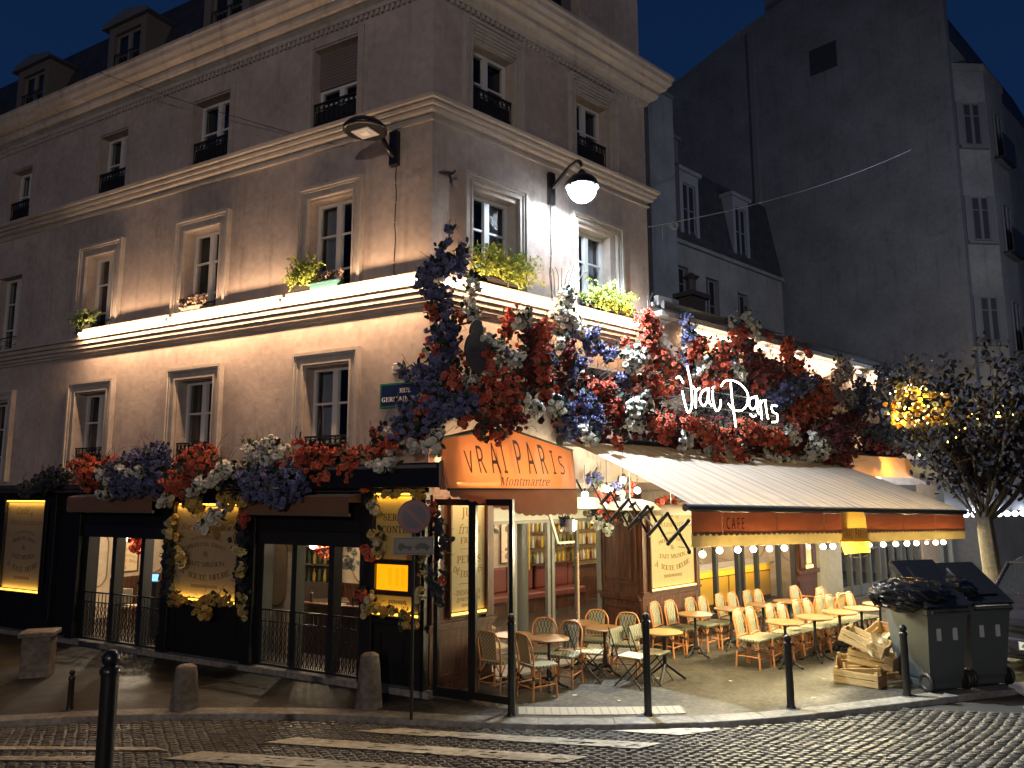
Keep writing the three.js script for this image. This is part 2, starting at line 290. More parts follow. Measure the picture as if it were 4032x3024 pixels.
// roof storey
partL('mansard_roof', [prism([[0.3, 11.93], [-0.45, 14.05], [-3, 14.3], [-3, 11.93]], 0, 19.5).rotateY(-Math.PI / 2).translate(-0.4, 0, 0.05 - 0.45)], M.slate);
for (const u of [5.05, 8.22, 11.85]) {
  const d = partL('dormer', [box(-u - 0.66, -u - 0.46, 12.02, 13.3, -1.4, 0.02), box(-u + 0.46, -u + 0.66, 12.02, 13.3, -1.4, 0.02), box(-u - 0.46, -u + 0.46, 13.12, 13.3, -1.4, 0.02)], mat(0.11, 0.10, 0.095, 0.8));
  obj('roof', [prism([[-u - 0.82, 13.3], [-u + 0.82, 13.3], [-u + 0.7, 13.42], [-u, 13.55], [-u - 0.7, 13.42]], -1.4, 0.12)], M.zinc, d);
  obj('window_frame', bars(-u - 0.46, -u + 0.46, 12.1, 13.12, -0.12, true, [0.5]), mat(0.15, 0.15, 0.145, 0.6), d);
  obj('pane', pane(-u - 0.44, -u + 0.44, 12.12, 13.1, -0.09), mat(0.01, 0.011, 0.014, 0.1), d);
  obj('guard_rail', [rod([-u - 0.46, 12.62, 0], [-u + 0.46, 12.62, 0], 0.014), ...[...Array(9)].map((_, i) => rod([-u - 0.44 + i * 0.11, 12.05, 0], [-u - 0.44 + i * 0.11, 12.62, 0], 0.008))], M.iron, d);
}
partR('attic_wall', [box(3.78, 5.70, 11.9, 17, -4, -0.08)], M.plaster);
partR('attic_roof', [box(0.05, 3.78, 12.0, 16, -4, -0.4)], M.slate);
{ const w = partR('attic_window', [...bars(2.62, 3.5, 12.16, 13.6, -0.32, true, [0.5]), box(2.5, 2.62, 12.0, 13.7, -0.4, -0.2), box(3.5, 3.62, 12.0, 13.7, -0.4, -0.2), box(2.5, 3.62, 12.04, 12.14, -0.4, -0.15)], mat(0.12, 0.11, 0.115, 0.7)); obj('pane', pane(2.66, 3.46, 12.2, 13.56, -0.3), mat(0.01, 0.011, 0.014, 0.1), w); }

// ---- ground floor: dark shop front on the left street
const W1 = [5.90, 8.40], W2 = [1.25, 3.46];
partL('shop_front', prism(rect(-20, 0.02, 0, FLOOR1), -0.3, 0.001, [rect(-W1[1], -W1[0], 0.06, 2.3), rect(-W2[1], -W2[0], 0.06, 2.3)]), M.shop);
partL('plinth', [box(-20, 0.16, 0, 0.09, 0.0, 0.16)], M.granite);
partL('shop_ledge', [box(-20, -0.3, 3.03, 3.10, 0.001, 0.34), box(-20, -0.3, 2.95, 3.03, 0.001, 0.22)], mat(0.05, 0.046, 0.045, 0.6));
for (const u of [0.08, 1.06, 3.62, 5.78, 8.58, 9.45, 11.35]) partL('pilaster', [rbox(-u - 0.1, -u + 0.1, 0.1, 2.94, 0.001, 0.10, 0.012), rbox(-u - 0.13, -u + 0.13, 0.09, 0.4, 0.001, 0.13, 0.012), rbox(-u - 0.13, -u + 0.13, 2.72, 2.94, 0.001, 0.13, 0.012)], M.shop);
for (const [a, b] of [[3.75, 5.66], [0.2, 0.95], [9.6, 11.2]]) partL('riser_panel', [prism(rect(-b, -a, 0.2, 0.95), 0.001, 0.035, [rect(-b + 0.12, -a - 0.12, 0.32, 0.83)]), box(-b + 0.2, -a - 0.2, 0.4, 0.75, 0.001, 0.025), box(-b - 0.08, -a + 0.08, 0.98, 1.04, 0.001, 0.07)], M.shop);
for (const [[a, b], mull] of [[W1, [7.49, 6.63]], [W2, [2.70, 1.89]]]) {
  const xs = [-b, ...mull.map((m) => -m), -a], top = 2.1, g = [box(-b, -a, 0.061, 0.12, -0.22, -0.02), box(-b, -a, 2.08, 2.299, -0.24, 0.04)];
  for (let i = 0; i < 4; i++) g.push(box(xs[i] + (i === 0 ? 0.001 : -0.055), xs[i] + (i === 3 ? -0.001 : 0.055), 0.12, 2.08, -0.22, -0.02));
  const f = partL('shop_window', g, M.black);
  for (let i = 0; i < 3; i++) obj('pane', pane(xs[i] + 0.05, xs[i + 1] - 0.05, 0.12, 2.08, -0.12), M.glass, f);
  const r = [];
  for (let i = 0; i < 3; i++) {
    const x0 = xs[i] + 0.06, x1 = xs[i + 1] - 0.06, n = 7, p = (x1 - x0) / n;
    r.push(box(x0, x1, 0.98, 1.005, -0.035, -0.012), box(x0, x1, 0.80, 0.815, -0.03, -0.016));
    for (let k = 0; k <= n; k++) { const x = x0 + p * k; r.push(box(x - 0.006, x + 0.006, 0.815, 0.98, -0.029, -0.017)); for (const s of [-1, 1]) { const pts = []; for (let q = 0; q <= 16; q++) { const y = 0.13 + q / 16 * 0.67; pts.push([Math.min(x1, Math.max(x0, x + s * p * 0.25 * Math.sign(Math.cos(y * 23)) * Math.min(1, Math.abs(Math.cos(y * 23)) * 1.6))), y, -0.023]); } r.push(tube(pts, 0.0115, 20, 4)); } }
  }
  obj('guard_rail', r, M.iron, f);
}
// ---- ground floor on the terrace side
const panelWall = (x0, x1, z, base = 1.0) => {   // wooden dado with a recessed panel and mouldings
  const w = x1 - x0;
  return [box(x0, x1, 0, FLOOR1, z - 0.08, z), prism(rect(x0 + 0.02, x1 - 0.02, 0.14, base - 0.12), z, z + 0.02, [rect(x0 + 0.12, x1 - 0.12, 0.24, base - 0.22)]), box(x0 + 0.17, x1 - 0.17, 0.29, base - 0.27, z, z + 0.014),
    box(x0 - 0.01, x1 + 0.01, 0, 0.13, z, z + 0.035), box(x0 - 0.02, x1 + 0.02, base - 0.11, base - 0.05, z, z + 0.05), box(x0 - 0.03, x1 + 0.03, base - 0.05, base, z, z + 0.085)];
};
partR('wood_panelling', panelWall(0.03, 1.30, 0.0), M.wood);
partR('pilaster', [rbox(1.12, 1.29, 1.0, 2.9, 0.001, 0.06, 0.01), box(1.15, 1.26, 1.05, 2.85, 0.06, 0.075), rbox(0.05, 0.30, 1.0, 2.9, 0.001, 0.06, 0.01)], M.wood);
partR('entrance_return', [box(1.22, 1.299, 0, FLOOR1, -1.05, -0.081)], M.wood);
{
  const cab = partR('wood_panelling', panelWall(5.18, 7.12, 0.0), M.wood);
  obj('pilaster', [rbox(5.19, 5.33, 0.9, 2.95, 0.001, 0.05, 0.01), rbox(6.98, 7.11, 0.9, 2.95, 0.001, 0.05, 0.01), box(5.33, 6.98, 2.7, 2.95, 0.001, 0.04)], M.wood, cab);
  // the side of the entrance recess, seen from the street
  const z0 = -1.05, side = [box(5.182, 5.26, 0, FLOOR1, z0, -0.08)];
  for (const [y0, y1] of [[0.16, 0.72], [1.12, 2.55]]) { for (const [a, b, c, d] of [[y0, y0 + 0.05, z0 + 0.1, -0.1], [y1 - 0.05, y1, z0 + 0.1, -0.1], [y0, y1, z0 + 0.1, z0 + 0.15], [y0, y1, -0.15, -0.1]]) side.push(box(5.155, 5.182, a, b, c, d)); side.push(box(5.165, 5.182, y0 + 0.1, y1 - 0.1, z0 + 0.22, -0.22)); }
  side.push(box(5.11, 5.182, 0.84, 0.90, z0, 0), box(5.09, 5.182, 0.90, 0.96, z0, 0.0), box(5.13, 5.182, 0, 0.12, z0, 0));
  obj('side_panelling', side, M.wood, cab);
}
// entrance glazing set back one metre
{
  const z = -1.02, xs = [1.30, 1.78, 2.62, 2.72, 3.60, 3.72, 4.42, 5.10], g = [box(1.3, 5.18, 2.36, 2.42, z - 0.05, z + 0.06), box(1.3, 5.18, 0.02, 0.1, z - 0.03, z + 0.03)];
  for (const x of xs) g.push(box(x, x + 0.075, 0.1, 2.36, z - 0.035, z + 0.035));
  const e = partR('entrance_front', g, mat(0.12, 0.12, 0.11, 0.4));
  for (let i = 0; i < xs.length - 1; i++) if (i !== 4 && i !== 3) obj('pane', pane(xs[i] + 0.07, xs[i + 1], 0.1, 2.36, z), M.glass, e);
  obj('header_cornice', [box(1.3, 5.18, 2.42, 2.7, z - 0.04, z + 0.1), box(1.3, 5.18, 2.52, 2.56, z, z + 0.15), box(1.3, 5.18, 2.66, 2.74, z, z + 0.2), box(1.3, 5.18, 2.74, FLOOR1, z - 0.04, z + 0.05)], mat(0.42, 0.42, 0.36, 0.6), e);
  obj('pull_handle', [rod([4.36, 0.5, z + 0.12], [4.36, 1.75, z + 0.12], 0.022, 10), rod([4.36, 0.6, z + 0.12], [4.4, 0.6, z + 0.03], 0.012), rod([4.36, 1.65, z + 0.12], [4.4, 1.65, z + 0.03], 0.012)], mat(0.55, 0.38, 0.25, 0.45), e);
}
// glazed bar front
{
  const xs = [7.13, 7.86, 8.78, 8.98, 9.62, 10.66, 11.40], g = [box(7.12, 11.5, 2.62, 2.76, -0.1, 0.0), box(7.12, 11.5, 0.02, 0.32, -0.08, -0.02)];
  for (const x of xs) g.push(box(x, x + 0.085, 0.32, 2.62, -0.1, 0.0));
  const e = partR('bar_front', g, mat(0.02, 0.021, 0.023, 0.4));
  for (let i = 0; i < xs.length - 1; i++) obj('pane', pane(xs[i] + 0.08, xs[i + 1], 0.32, 2.62, -0.05), M.glass, e);
  obj('transom_panel', [box(7.12, 11.5, 2.76, FLOOR1, -0.09, -0.01)], M.wood, e);
}
partR('wood_panelling', [box(11.5, 12.58, 0, FLOOR1, -0.1, 0.02), box(11.48, 12.6, 0.86, 0.96, 0.02, 0.1), rbox(12.28, 12.44, 1.0, 2.9, 0.02, 0.08, 0.01), rbox(11.62, 11.8, 1.0, 2.9, 0.02, 0.08, 0.01), box(11.55, 12.5, 0.15, 0.7, 0.02, 0.05)], M.wood);
partR('stone_pillar', [box(12.60, 13.9, 0, FLOOR1, -0.3, 0.10)], mat(0.40, 0.36, 0.27, 0.8, { map: T.plaster }));
{ const d = partR('notice_frame', [box(12.98, 13.22, 1.42, 2.02, 0.10, 0.14)], mat(0.03, 0.03, 0.03, 0.5)); obj('notice_edge', [box(13.22, 13.27, 1.42, 2.02, 0.10, 0.15)], mat(0.5, 0.46, 0.3, 0.5), d); }
{
  const g = [box(13.9, 20.1, 2.5, FLOOR1, -0.12, 0)], xs = [13.9, 14.7, 15.3, 16.0, 16.7, 17.1, 17.75, 18.4, 18.7, 19.3, 20.02];
  for (const x of xs) g.push(box(x, x + 0.1, 0.02, 2.5, -0.14, 0.0)); g.push(box(13.9, 20.1, 0.02, 0.3, -0.1, -0.02), box(13.9, 20.1, 1.25, 1.3, -0.1, -0.02));
  const e = partR('folding_doors', g, mat(0.07, 0.07, 0.068, 0.4));
  for (let i = 0; i < xs.length - 1; i++) obj('pane', pane(xs[i] + 0.1, xs[i + 1], 0.3, 2.5, -0.07), M.darkPane, e);
  for (const [x, y] of [[15.0, 1.62], [15.0, 1.42], [16.85, 1.66], [16.85, 1.48]]) obj('opening_hours_sticker', [box(x, x + 0.26, y, y + 0.13, -0.062, -0.058)], mat(0.55, 0.52, 0.38, 0.6), e);
}
partR('stone_pillar', [box(20.1, 21.7, 0, FLOOR1, -0.3, 0.06)], mat(0.38, 0.28, 0.19, 0.8, { map: T.plaster }));
{
  const g = [box(21.7, 27.8, 2.5, FLOOR1, -0.12, 0)], xs = [21.7, 22.1, 23.1, 24.1, 24.6, 25.3, 26.2, 27.0, 27.7];
  for (const x of xs) g.push(box(x, x + 0.1, 0.02, 2.5, -0.14, 0.0)); const e = partR('glazed_shop_front', g, mat(0.2, 0.21, 0.2, 0.4));
  for (let i = 0; i < xs.length - 1; i++) obj('pane', pane(xs[i] + 0.1, xs[i + 1], 0.02, 2.5, -0.07), M.glass, e);
}
// low wing over the terrace
const wing = thing('low_wing', 'low peach plastered wing beside the corner building with a zinc gutter', 'building', CORNER.clone());
const wR = (n, g, m, par = wing) => { const o = obj(n, g, m, par); if (par === wing) o.rotation.y = TR; return o; };
wR('wall', prism(rect(5.73, 22, FLOOR1, 6.55), -0.3, 0), M.plaster);
wR('eaves', [box(5.73, 22, 6.55, 6.66, -0.3, 0.30), box(5.73, 22, 6.50, 6.55, 0.001, 0.12)], M.trim);
wR('gutter', [new THREE.CylinderGeometry(0.085, 0.085, 16.27, 10, 1, false, 0, Math.PI).rotateZ(Math.PI / 2).rotateX(Math.PI / 2 + Math.PI).translate(13.87, 6.76, 0.36)], M.zinc);
wR('roof', [mirX(prism([[0.30, 6.67], [-5, 8.6], [-5, 6.67]], 0, 16.27).rotateY(-Math.PI / 2)).translate(5.73, 0, 0)], M.slate);
wR('end_wall', [box(21.7, 22, 0, 6.55, -8, -0.31)], M.plaster);
wR('downpipe', [tube([[14.9, 6.72, 0.34], [14.85, 6.55, 0.2], [14.85, 6.2, 0.09], [14.85, 3.2, 0.09]], 0.055, 24, 8)], mat(0.42, 0.34, 0.26, 0.6));
for (const [u, off] of [[9.3, -1.3], [13.2, -1.6]]) { const c = wR('chimney', [box(u, u + 0.62, 6.9, 8.0 + (u > 10 ? -0.3 : 0), off - 0.4, off), box(u - 0.12, u + 0.74, 7.9 + (u > 10 ? -0.3 : 0), 8.02 + (u > 10 ? -0.3 : 0), off - 0.5, off + 0.1)], mat(0.09, 0.085, 0.085, 0.9)); if (u < 10) obj('chimney_pot', [cyl(u + 0.3, 8.02, off - 0.2, 0.12, 0.12, 0.45), cyl(u + 0.3, 8.47, off - 0.2, 0.2, 0.06, 0.12), cyl(u + 0.3, 8.38, off - 0.2, 0.1, 0.22, 0.1)], M.zinc, c); }
// slabs and rooms of the cafe
{
  const q = (f, u, o) => { const p = f(u, 0, o); return [p.x - CORNER.x, -(p.z - CORNER.z)]; };
  const poly = [q(FL, 11, -0.3), q(FL, 0.35, -0.3), q(FR, 0.3, -0.06), q(FR, 13.8, -0.06), q(FR, 13.8, -5.2), q(FR, 2.6, -5.2), q(FL, 11, -4.3)];
  const flat = (h0, h1) => { const g = prism(poly, 0, h1 - h0); g.rotateX(-Math.PI / 2).translate(0, h0, 0); return g; };
  obj('cafe_floor', flat(0.004, 0.02), mat(0.10, 0.07, 0.05, 0.5, { map: T.wood }), bld);
  partR('entrance_floor', [box(1.3, 5.17, 0.001, 0.035, -1.0, 0.12)], mat(0.62, 0.62, 0.60, 0.5, { map: T.stone }));
  obj('cafe_ceiling', flat(3.0, 3.11), mat(0.5, 0.43, 0.33, 0.9), bld);
}
const poster = (draw, w, h) => mat(1, 1, 1, 0.7, { map: canvasTex(w, h, draw) });
{
  const w1 = partL('cafe_wall', [box(-11, -3.8, 0.02, 3.0, -4.1, -4.0)], M.creamWall);
  const mould = [], oval = (x0, x1, y0, y1, z) => { const r = (x1 - x0) / 2, p = []; for (let i = 0; i <= 24; i++) { const a = i / 24 * Math.PI; p.push([(x0 + x1) / 2 + r * Math.cos(a), y1 - r + r * Math.sin(a), z]); } for (let i = 0; i <= 24; i++) { const a = Math.PI + i / 24 * Math.PI; p.push([(x0 + x1) / 2 + r * Math.cos(a), y0 + r + r * Math.sin(a), z]); } return tube(p, 0.018, 90, 5, true); };
  for (let u = 4.2; u < 10.6; u += 0.95) mould.push(oval(-u - 0.62, -u, 0.95, 2.8, -3.99));
  obj('wall_moulding', mould, mat(0.22, 0.14, 0.08, 0.6), w1); obj('chair_rail', [box(-11, -3.8, 0.86, 0.93, -4.0, -3.95), box(-11, -3.8, 0.02, 0.86, -4.0, -3.985)], M.wood, w1);
  const w2 = partR('cafe_wall', [box(2.63, 13.6, 0.02, 3.0, -5.0, -4.9)], M.creamWall);
  obj('dado', [box(2.63, 13.6, 0.02, 0.9, -4.9, -4.87), box(2.63, 13.6, 0.9, 0.96, -4.9, -4.84)], M.wood, w2);
  const w3 = partR('cafe_wall', [box(13.4, 13.6, 0.02, 3.0, -4.9, -0.12)], M.creamWall);
  obj('wall_moulding', [tube([[13.385, 1.1, -0.5], [13.385, 2.6, -0.5], [13.385, 2.6, -1.3], [13.385, 1.1, -1.3]], 0.014, 40, 5, true), tube([[13.385, 1.1, -2.0], [13.385, 2.6, -2.0], [13.385, 2.6, -3.6], [13.385, 1.1, -3.6]], 0.014, 40, 5, true)], mat(0.3, 0.2, 0.12, 0.6), w3);
  // side panels just inside the left shop windows
  for (const u of [4.25]) { const p = partL('window_side_panel', [box(-u - 0.42, -u + 0.42, 0.02, 3.0, -1.25, -1.15)], M.creamWall); obj('wall_moulding', [oval(-u - 0.26, -u + 0.26, 0.85, 2.1, -1.14)], mat(0.2, 0.13, 0.07, 0.6), p); }
  { const sw = partL('cafe_wall', [box(-10.95, -10.75, 0.02, 3.0, -4.0, -0.32)], M.creamWall), ov = (z0, z1, y0, y1) => { const r = (z1 - z0) / 2, p = []; for (let i = 0; i <= 24; i++) { const a = i / 24 * Math.PI; p.push([-10.735, y1 - r + r * Math.sin(a), (z0 + z1) / 2 + r * Math.cos(a)]); } for (let i = 0; i <= 24; i++) { const a = Math.PI + i / 24 * Math.PI; p.push([-10.735, y0 + r + r * Math.sin(a), (z0 + z1) / 2 + r * Math.cos(a)]); } return tube(p, 0.018, 90, 5, true); };
    obj('wall_moulding', [ov(-2.05, -1.5, 0.75, 2.0), ov(-3.6, -3.0, 0.95, 2.1)], mat(0.2, 0.13, 0.07, 0.6), sw); obj('chair_rail', [box(-10.75, -10.70, 0.84, 0.92, -4.0, -2.15), box(-10.75, -10.735, 0.02, 0.84, -4.0, -2.15)], M.wood, sw); }
}
// ---------------------------------------------------------------- ground
const CURB = [[-12, -9.2], [-9, -9.9], [-7.2, -10.3], [-6.65, -10.42], [-5.49, -10.62], [-4.4, -10.71], [-3.16, -10.7], [-2.26, -10.63], [-1.58, -10.51], [-1.03, -10.39], [-0.35, -10.28], [0.19, -10.21], [1.13, -10.19], [2.18, -10.23], [3.08, -10.38], [4.07, -10.64], [5.59, -11.18], [6.51, -11.51], [7.66, -11.91], [9.51, -12.61], [14, -14.6], [30, -22]];
const curbLine = new THREE.CatmullRomCurve3(CURB.map((p) => V(p[0], 0, p[1])), false, 'centripetal');
const Z0 = -10.15;
const roadY = (z) => { const t = z - Z0; return -0.055 + 0.125 * (t > 0.4 ? t : t < -0.4 ? 0 : (t + 0.4) * (t + 0.4) / 1.6); };
{
  const n = 160, pts = curbLine.getSpacedPoints(n), sh = [];
  for (const p of pts) sh.push([p.x, -p.z + 0.27]);
  const L0 = sh.filter((p) => p[0] < -1.2), R0 = sh.filter((p) => p[0] >= -1.2), slab = (q) => [prism(q, 0, 0.3).rotateX(-Math.PI / 2).translate(0, -0.3, 0)];
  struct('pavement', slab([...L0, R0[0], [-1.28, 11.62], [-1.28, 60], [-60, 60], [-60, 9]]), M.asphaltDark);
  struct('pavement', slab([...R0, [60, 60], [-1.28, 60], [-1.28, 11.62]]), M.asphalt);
  // road: one sheet rising towards the camera
  const rg = new THREE.PlaneGeometry(160, 60, 40, 240).rotateX(-Math.PI / 2).translate(0, 0, 5), p = rg.attributes.position;
  for (let i = 0; i < p.count; i++) { const z = p.getZ(i); p.setY(i, (z > 14 ? roadY(14) : roadY(z)) - 0.02); }
  rg.computeVertexNormals();
  const road = struct('road', [rg], mat(0.045, 0.042, 0.038, 0.7));
  const far = struct('ground', [box(-300, 300, -1.2, -1.0, -300, -24)], mat(0.04, 0.04, 0.04, 0.9));
  // kerb stones
  const kerb = struct('kerb', [prism([...sh.map(([x, y]) => [x, y - 0.01]), ...sh.map(([x, y]) => [x, y - 0.2]).reverse()], 0, 0.1).rotateX(-Math.PI / 2).translate(0, -0.25, 0)], mat(0.08, 0.08, 0.075, 0.9));
  const L = curbLine.getLength(); let s = 0, k = 0;
  const gm = [0.9, 1.0, 1.1].map((t) => { const m = M.granite.clone(); m.color.setRGB(0.30 * t, 0.285 * t, 0.25 * t); return m; });
  while (s < L - 1.2) {
    const l = rr(0.85, 1.15), q = [];
    for (const [t, o] of [[0.008, 0.012], [0.5, 0.012], [0.992, 0.012], [0.992, 0.285], [0.5, 0.285], [0.008, 0.285]]) { const u = (s + l * t) / L, P = curbLine.getPointAt(u), d = curbLine.getTangentAt(u); q.push([P.x + d.z * o, -(P.z - d.x * o)]); }
    if (curbLine.getPointAt(s / L).x > -9.5 && curbLine.getPointAt(s / L).x < 13) {
      const m = obj('kerb_stone', [prism(q, 0, 0.2, [], 0.008).rotateX(-Math.PI / 2).translate(0, -0.19 + rr(-0.003, 0.003), 0)], gm[k++ % 3], kerb);
    }
    s += l;
  }
  // cobbles: the nearest 300 as stones of their own, the rest as one instanced part
  const inStripe = () => false;
  const stone = (sx, sz, jit) => { const b = 0.018, pos = [], T = [[-sx + b, -sz + b], [sx - b, -sz + b], [sx - b, sz - b], [-sx + b, sz - b]].map(([x, z]) => [x + jit(), 0.022 + jit() * 0.5, z + jit()]), B = [[-sx, -sz], [sx, -sz], [sx, sz], [-sx, sz]].map(([x, z]) => [x, -0.004, z]), c = [0, 0.027, 0];
    for (let i = 0; i < 4; i++) { const j = (i + 1) % 4; pos.push(...T[i], ...c, ...T[j], ...B[i], ...T[i], ...T[j], ...B[i], ...T[j], ...B[j]); }
    const gg = new THREE.BufferGeometry(); gg.setAttribute('position', new THREE.Float32BufferAttribute(pos, 3)); gg.computeVertexNormals(); return boxUV(gg); };
  const vars = [0, 1, 2, 3].map(() => stone(rr(0.058, 0.066), rr(0.045, 0.05), () => rr(-0.011, 0.011)));
  const cm = [0.8, 0.95, 1.1, 1.3].map((t) => bumped(mat(0.105 * t, 0.098 * t, 0.082 * t, 0.5, { map: T.stone }), T.grit, 0.004));
  const list = [];
  for (let r = 0; r < 62; r++) for (let c = 0; c < 190; c++) {
    const a = c * 0.138 + (r % 2) * 0.069 + rr(-0.008, 0.008), b = r * 0.107 + rr(-0.006, 0.006);
    const x = -8.4 + a * 0.985 - b * 0.12 , z = -11.9 + b * 0.985 + a * 0.10 + 0.12 * Math.sin(a * 0.9) - 0.6;
    const q = curbDist(x, z); if (q < 0.06 || z > -6.9 || x < -8.3 || x > 10) continue;
    list.push([x, z, rr(-0.06, 0.06), Math.floor(rnd() * 4), Math.floor(rnd() * 4)]);
  }
  list.sort((p, q) => (Math.hypot(p[0], p[1]) - (Math.abs(p[0]) < 0.68 * -p[1] && p[1] < -8.0 ? 100 : 0)) - (Math.hypot(q[0], q[1]) - (Math.abs(q[0]) < 0.68 * -q[1] && q[1] < -8.0 ? 100 : 0)));
  const tilt = Math.atan(0.125);
  list.slice(0, 300).forEach(([x, z, t, v, m]) => { const o = new THREE.Mesh(vars[v], cm[m]); o.name = 'cobble'; o.position.set(x, roadY(z) - 0.02, z); o.rotation.set((z > Z0 ? -tilt : 0) + rr(-0.028, 0.028), t * 1.6, rr(-0.03, 0.03)); road.add(o); });
  const D = new THREE.Object3D(), rest = list.slice(300);
  for (let v = 0; v < 4; v++) {
    const l = rest.filter((q) => q[3] === v), im = new THREE.InstancedMesh(vars[v], bumped(mat(1, 1, 1, 0.5, { map: T.stone }), T.grit, 0.004), l.length);
    l.forEach(([x, z, t, , m], i) => { D.position.set(x, roadY(z) - 0.02 + rr(-0.003, 0.003), z); D.rotation.set((z > Z0 ? -tilt : 0) + rr(-0.028, 0.028), t * 1.6, rr(-0.03, 0.03)); D.updateMatrix(); im.setMatrixAt(i, D.matrix); const k = [0.8, 0.95, 1.1, 1.3][m]; im.setColorAt(i, new THREE.Color().setRGB(0.105 * k, 0.098 * k, 0.082 * k)); });
    im.name = 'cobbles'; im.userData.kind = 'stuff'; road.add(im);
  }
  // painted crossing
  const paint = bumped(mat(0.60, 0.57, 0.48, 0.7, { map: T.stone }), T.grit, 0.006);
  const stripes = [['short worn white crossing stripe nearest the kerb on the right', [[1.24, -10.02], [2.18, -10.14], [2.67, -10.10], [2.04, -9.75]]], ['long white crossing stripe closest to the corner', [[-2.01, -10.06], [-1.42, -10.20], [1.71, -9.24], [1.39, -8.94]]],
    ['long white crossing stripe second from the corner', [[-2.9, -9.37], [-2.61, -9.68], [0.79, -8.54], [0.51, -8.23]]], ['long white crossing stripe cut by the bottom of the view', [[-3.7, -8.5], [-3.43, -8.89], [-0.4, -7.96], [-0.7, -7.62]]],
    ['thin worn white stripe left of the nearest bollard, farther one', [[-6.4, -9.24], [-6.3, -9.05], [-3.85, -8.93], [-4.03, -9.09]]], ['thin worn white stripe behind the nearest bollard, closer one', [[-5.6, -8.66], [-5.5, -8.46], [-4.25, -8.40], [-4.35, -8.66]]]];
  for (const [label, q] of stripes) {
    const nx = 46, nz = 10, pos = [], A = (s, t) => { const e = 0.02 * (fbm(s * 0.9 + q[0][0], t, 16, 91, 3) - 0.5), l0 = [q[0][0] + (q[1][0] - q[0][0]) * t, q[0][1] + (q[1][1] - q[0][1]) * t], l1 = [q[3][0] + (q[2][0] - q[3][0]) * t, q[3][1] + (q[2][1] - q[3][1]) * t]; const x = l0[0] + (l1[0] - l0[0]) * s, z = l0[1] + (l1[1] - l0[1]) * s + e; return [x, roadY(z) + 0.0165 + 0.006 * (fbm(x * 0.31 + 9, z * 0.31 + 9, 12, 95, 3) - 0.5), z]; };
    for (let i = 0; i < nx; i++) for (let j = 0; j < nz; j++) { if (fbm(i / nx, j / nz + q[0][0], 14, 97, 3) > 0.735) continue; const a = A(i / nx, j / nz), b = A((i + 1) / nx, j / nz), c = A((i + 1) / nx, (j + 1) / nz), d = A(i / nx, (j + 1) / nz); pos.push(...a, ...b, ...c, ...a, ...c, ...d); }
    const g = new THREE.BufferGeometry(); g.setAttribute('position', new THREE.Float32BufferAttribute(pos, 3)); g.computeVertexNormals();
    const m = struct('crossing_stripe', [g], paint); m.userData.label = label;
  }
  const tp = curbLine.getSpacedPoints(400).filter((p) => p.x > 0.02 && p.x < 2.4), poly = [...tp.map((p) => [p.x, -(p.z - 0.42)]), ...tp.map((p) => [p.x, -(p.z - 0.78)]).reverse()];
  struct('tactile_strip', [prism(poly, 0, 0.01).rotateX(-Math.PI / 2).translate(0, 0.001, 0), ...[...Array(5)].flatMap((_, r) => tp.filter((p, i) => i % 1 === 0).map((p) => cyl(p.x, 0.01, p.z - 0.47 - r * 0.065, 0.02, 0.014, 0.006, 6)))], mat(0.26, 0.235, 0.18, 0.8));
  // litter
  const lit = [[0.9, -11.6], [2.3, -12.6], [3.4, -12.4], [4.9, -12.5], [5.7, -12.7], [1.5, -11.3], [4.3, -11.4], [7.0, -10.9]];
  lit.forEach(([x, z], i) => { const o = obj('litter_scrap', [rbox(-0.03, 0.03, 0, 0.008, -0.02, 0.02, 0.003).rotateZ(0.1)], mat(0.5, 0.42, 0.25, 0.8)); o.position.set(x, (z > -10.6 && x > 6.5 ? roadY(z) + 0.01 : 0.002), z); o.rotation.y = i; tag(o, 'small pale scrap of paper lying on the ground', 'litter', 'paper scraps on the ground'); });
}
function curbDist(x, z) {   // > 0 on the road side
  if (!curbDist.p) curbDist.p = curbLine.getSpacedPoints(600);
  let best = 1e9, s = 0; const P = curbDist.p;
  for (let i = 0; i < P.length - 1; i += 2) { const dx = x - P[i].x, dz = z - P[i].z, d = dx * dx + dz * dz; if (d < best) { best = d; const tx = P[i + 1].x - P[i].x, tz = P[i + 1].z - P[i].z; s = Math.sign(tx * dz - tz * dx); } }
  return s * Math.sqrt(best);
}
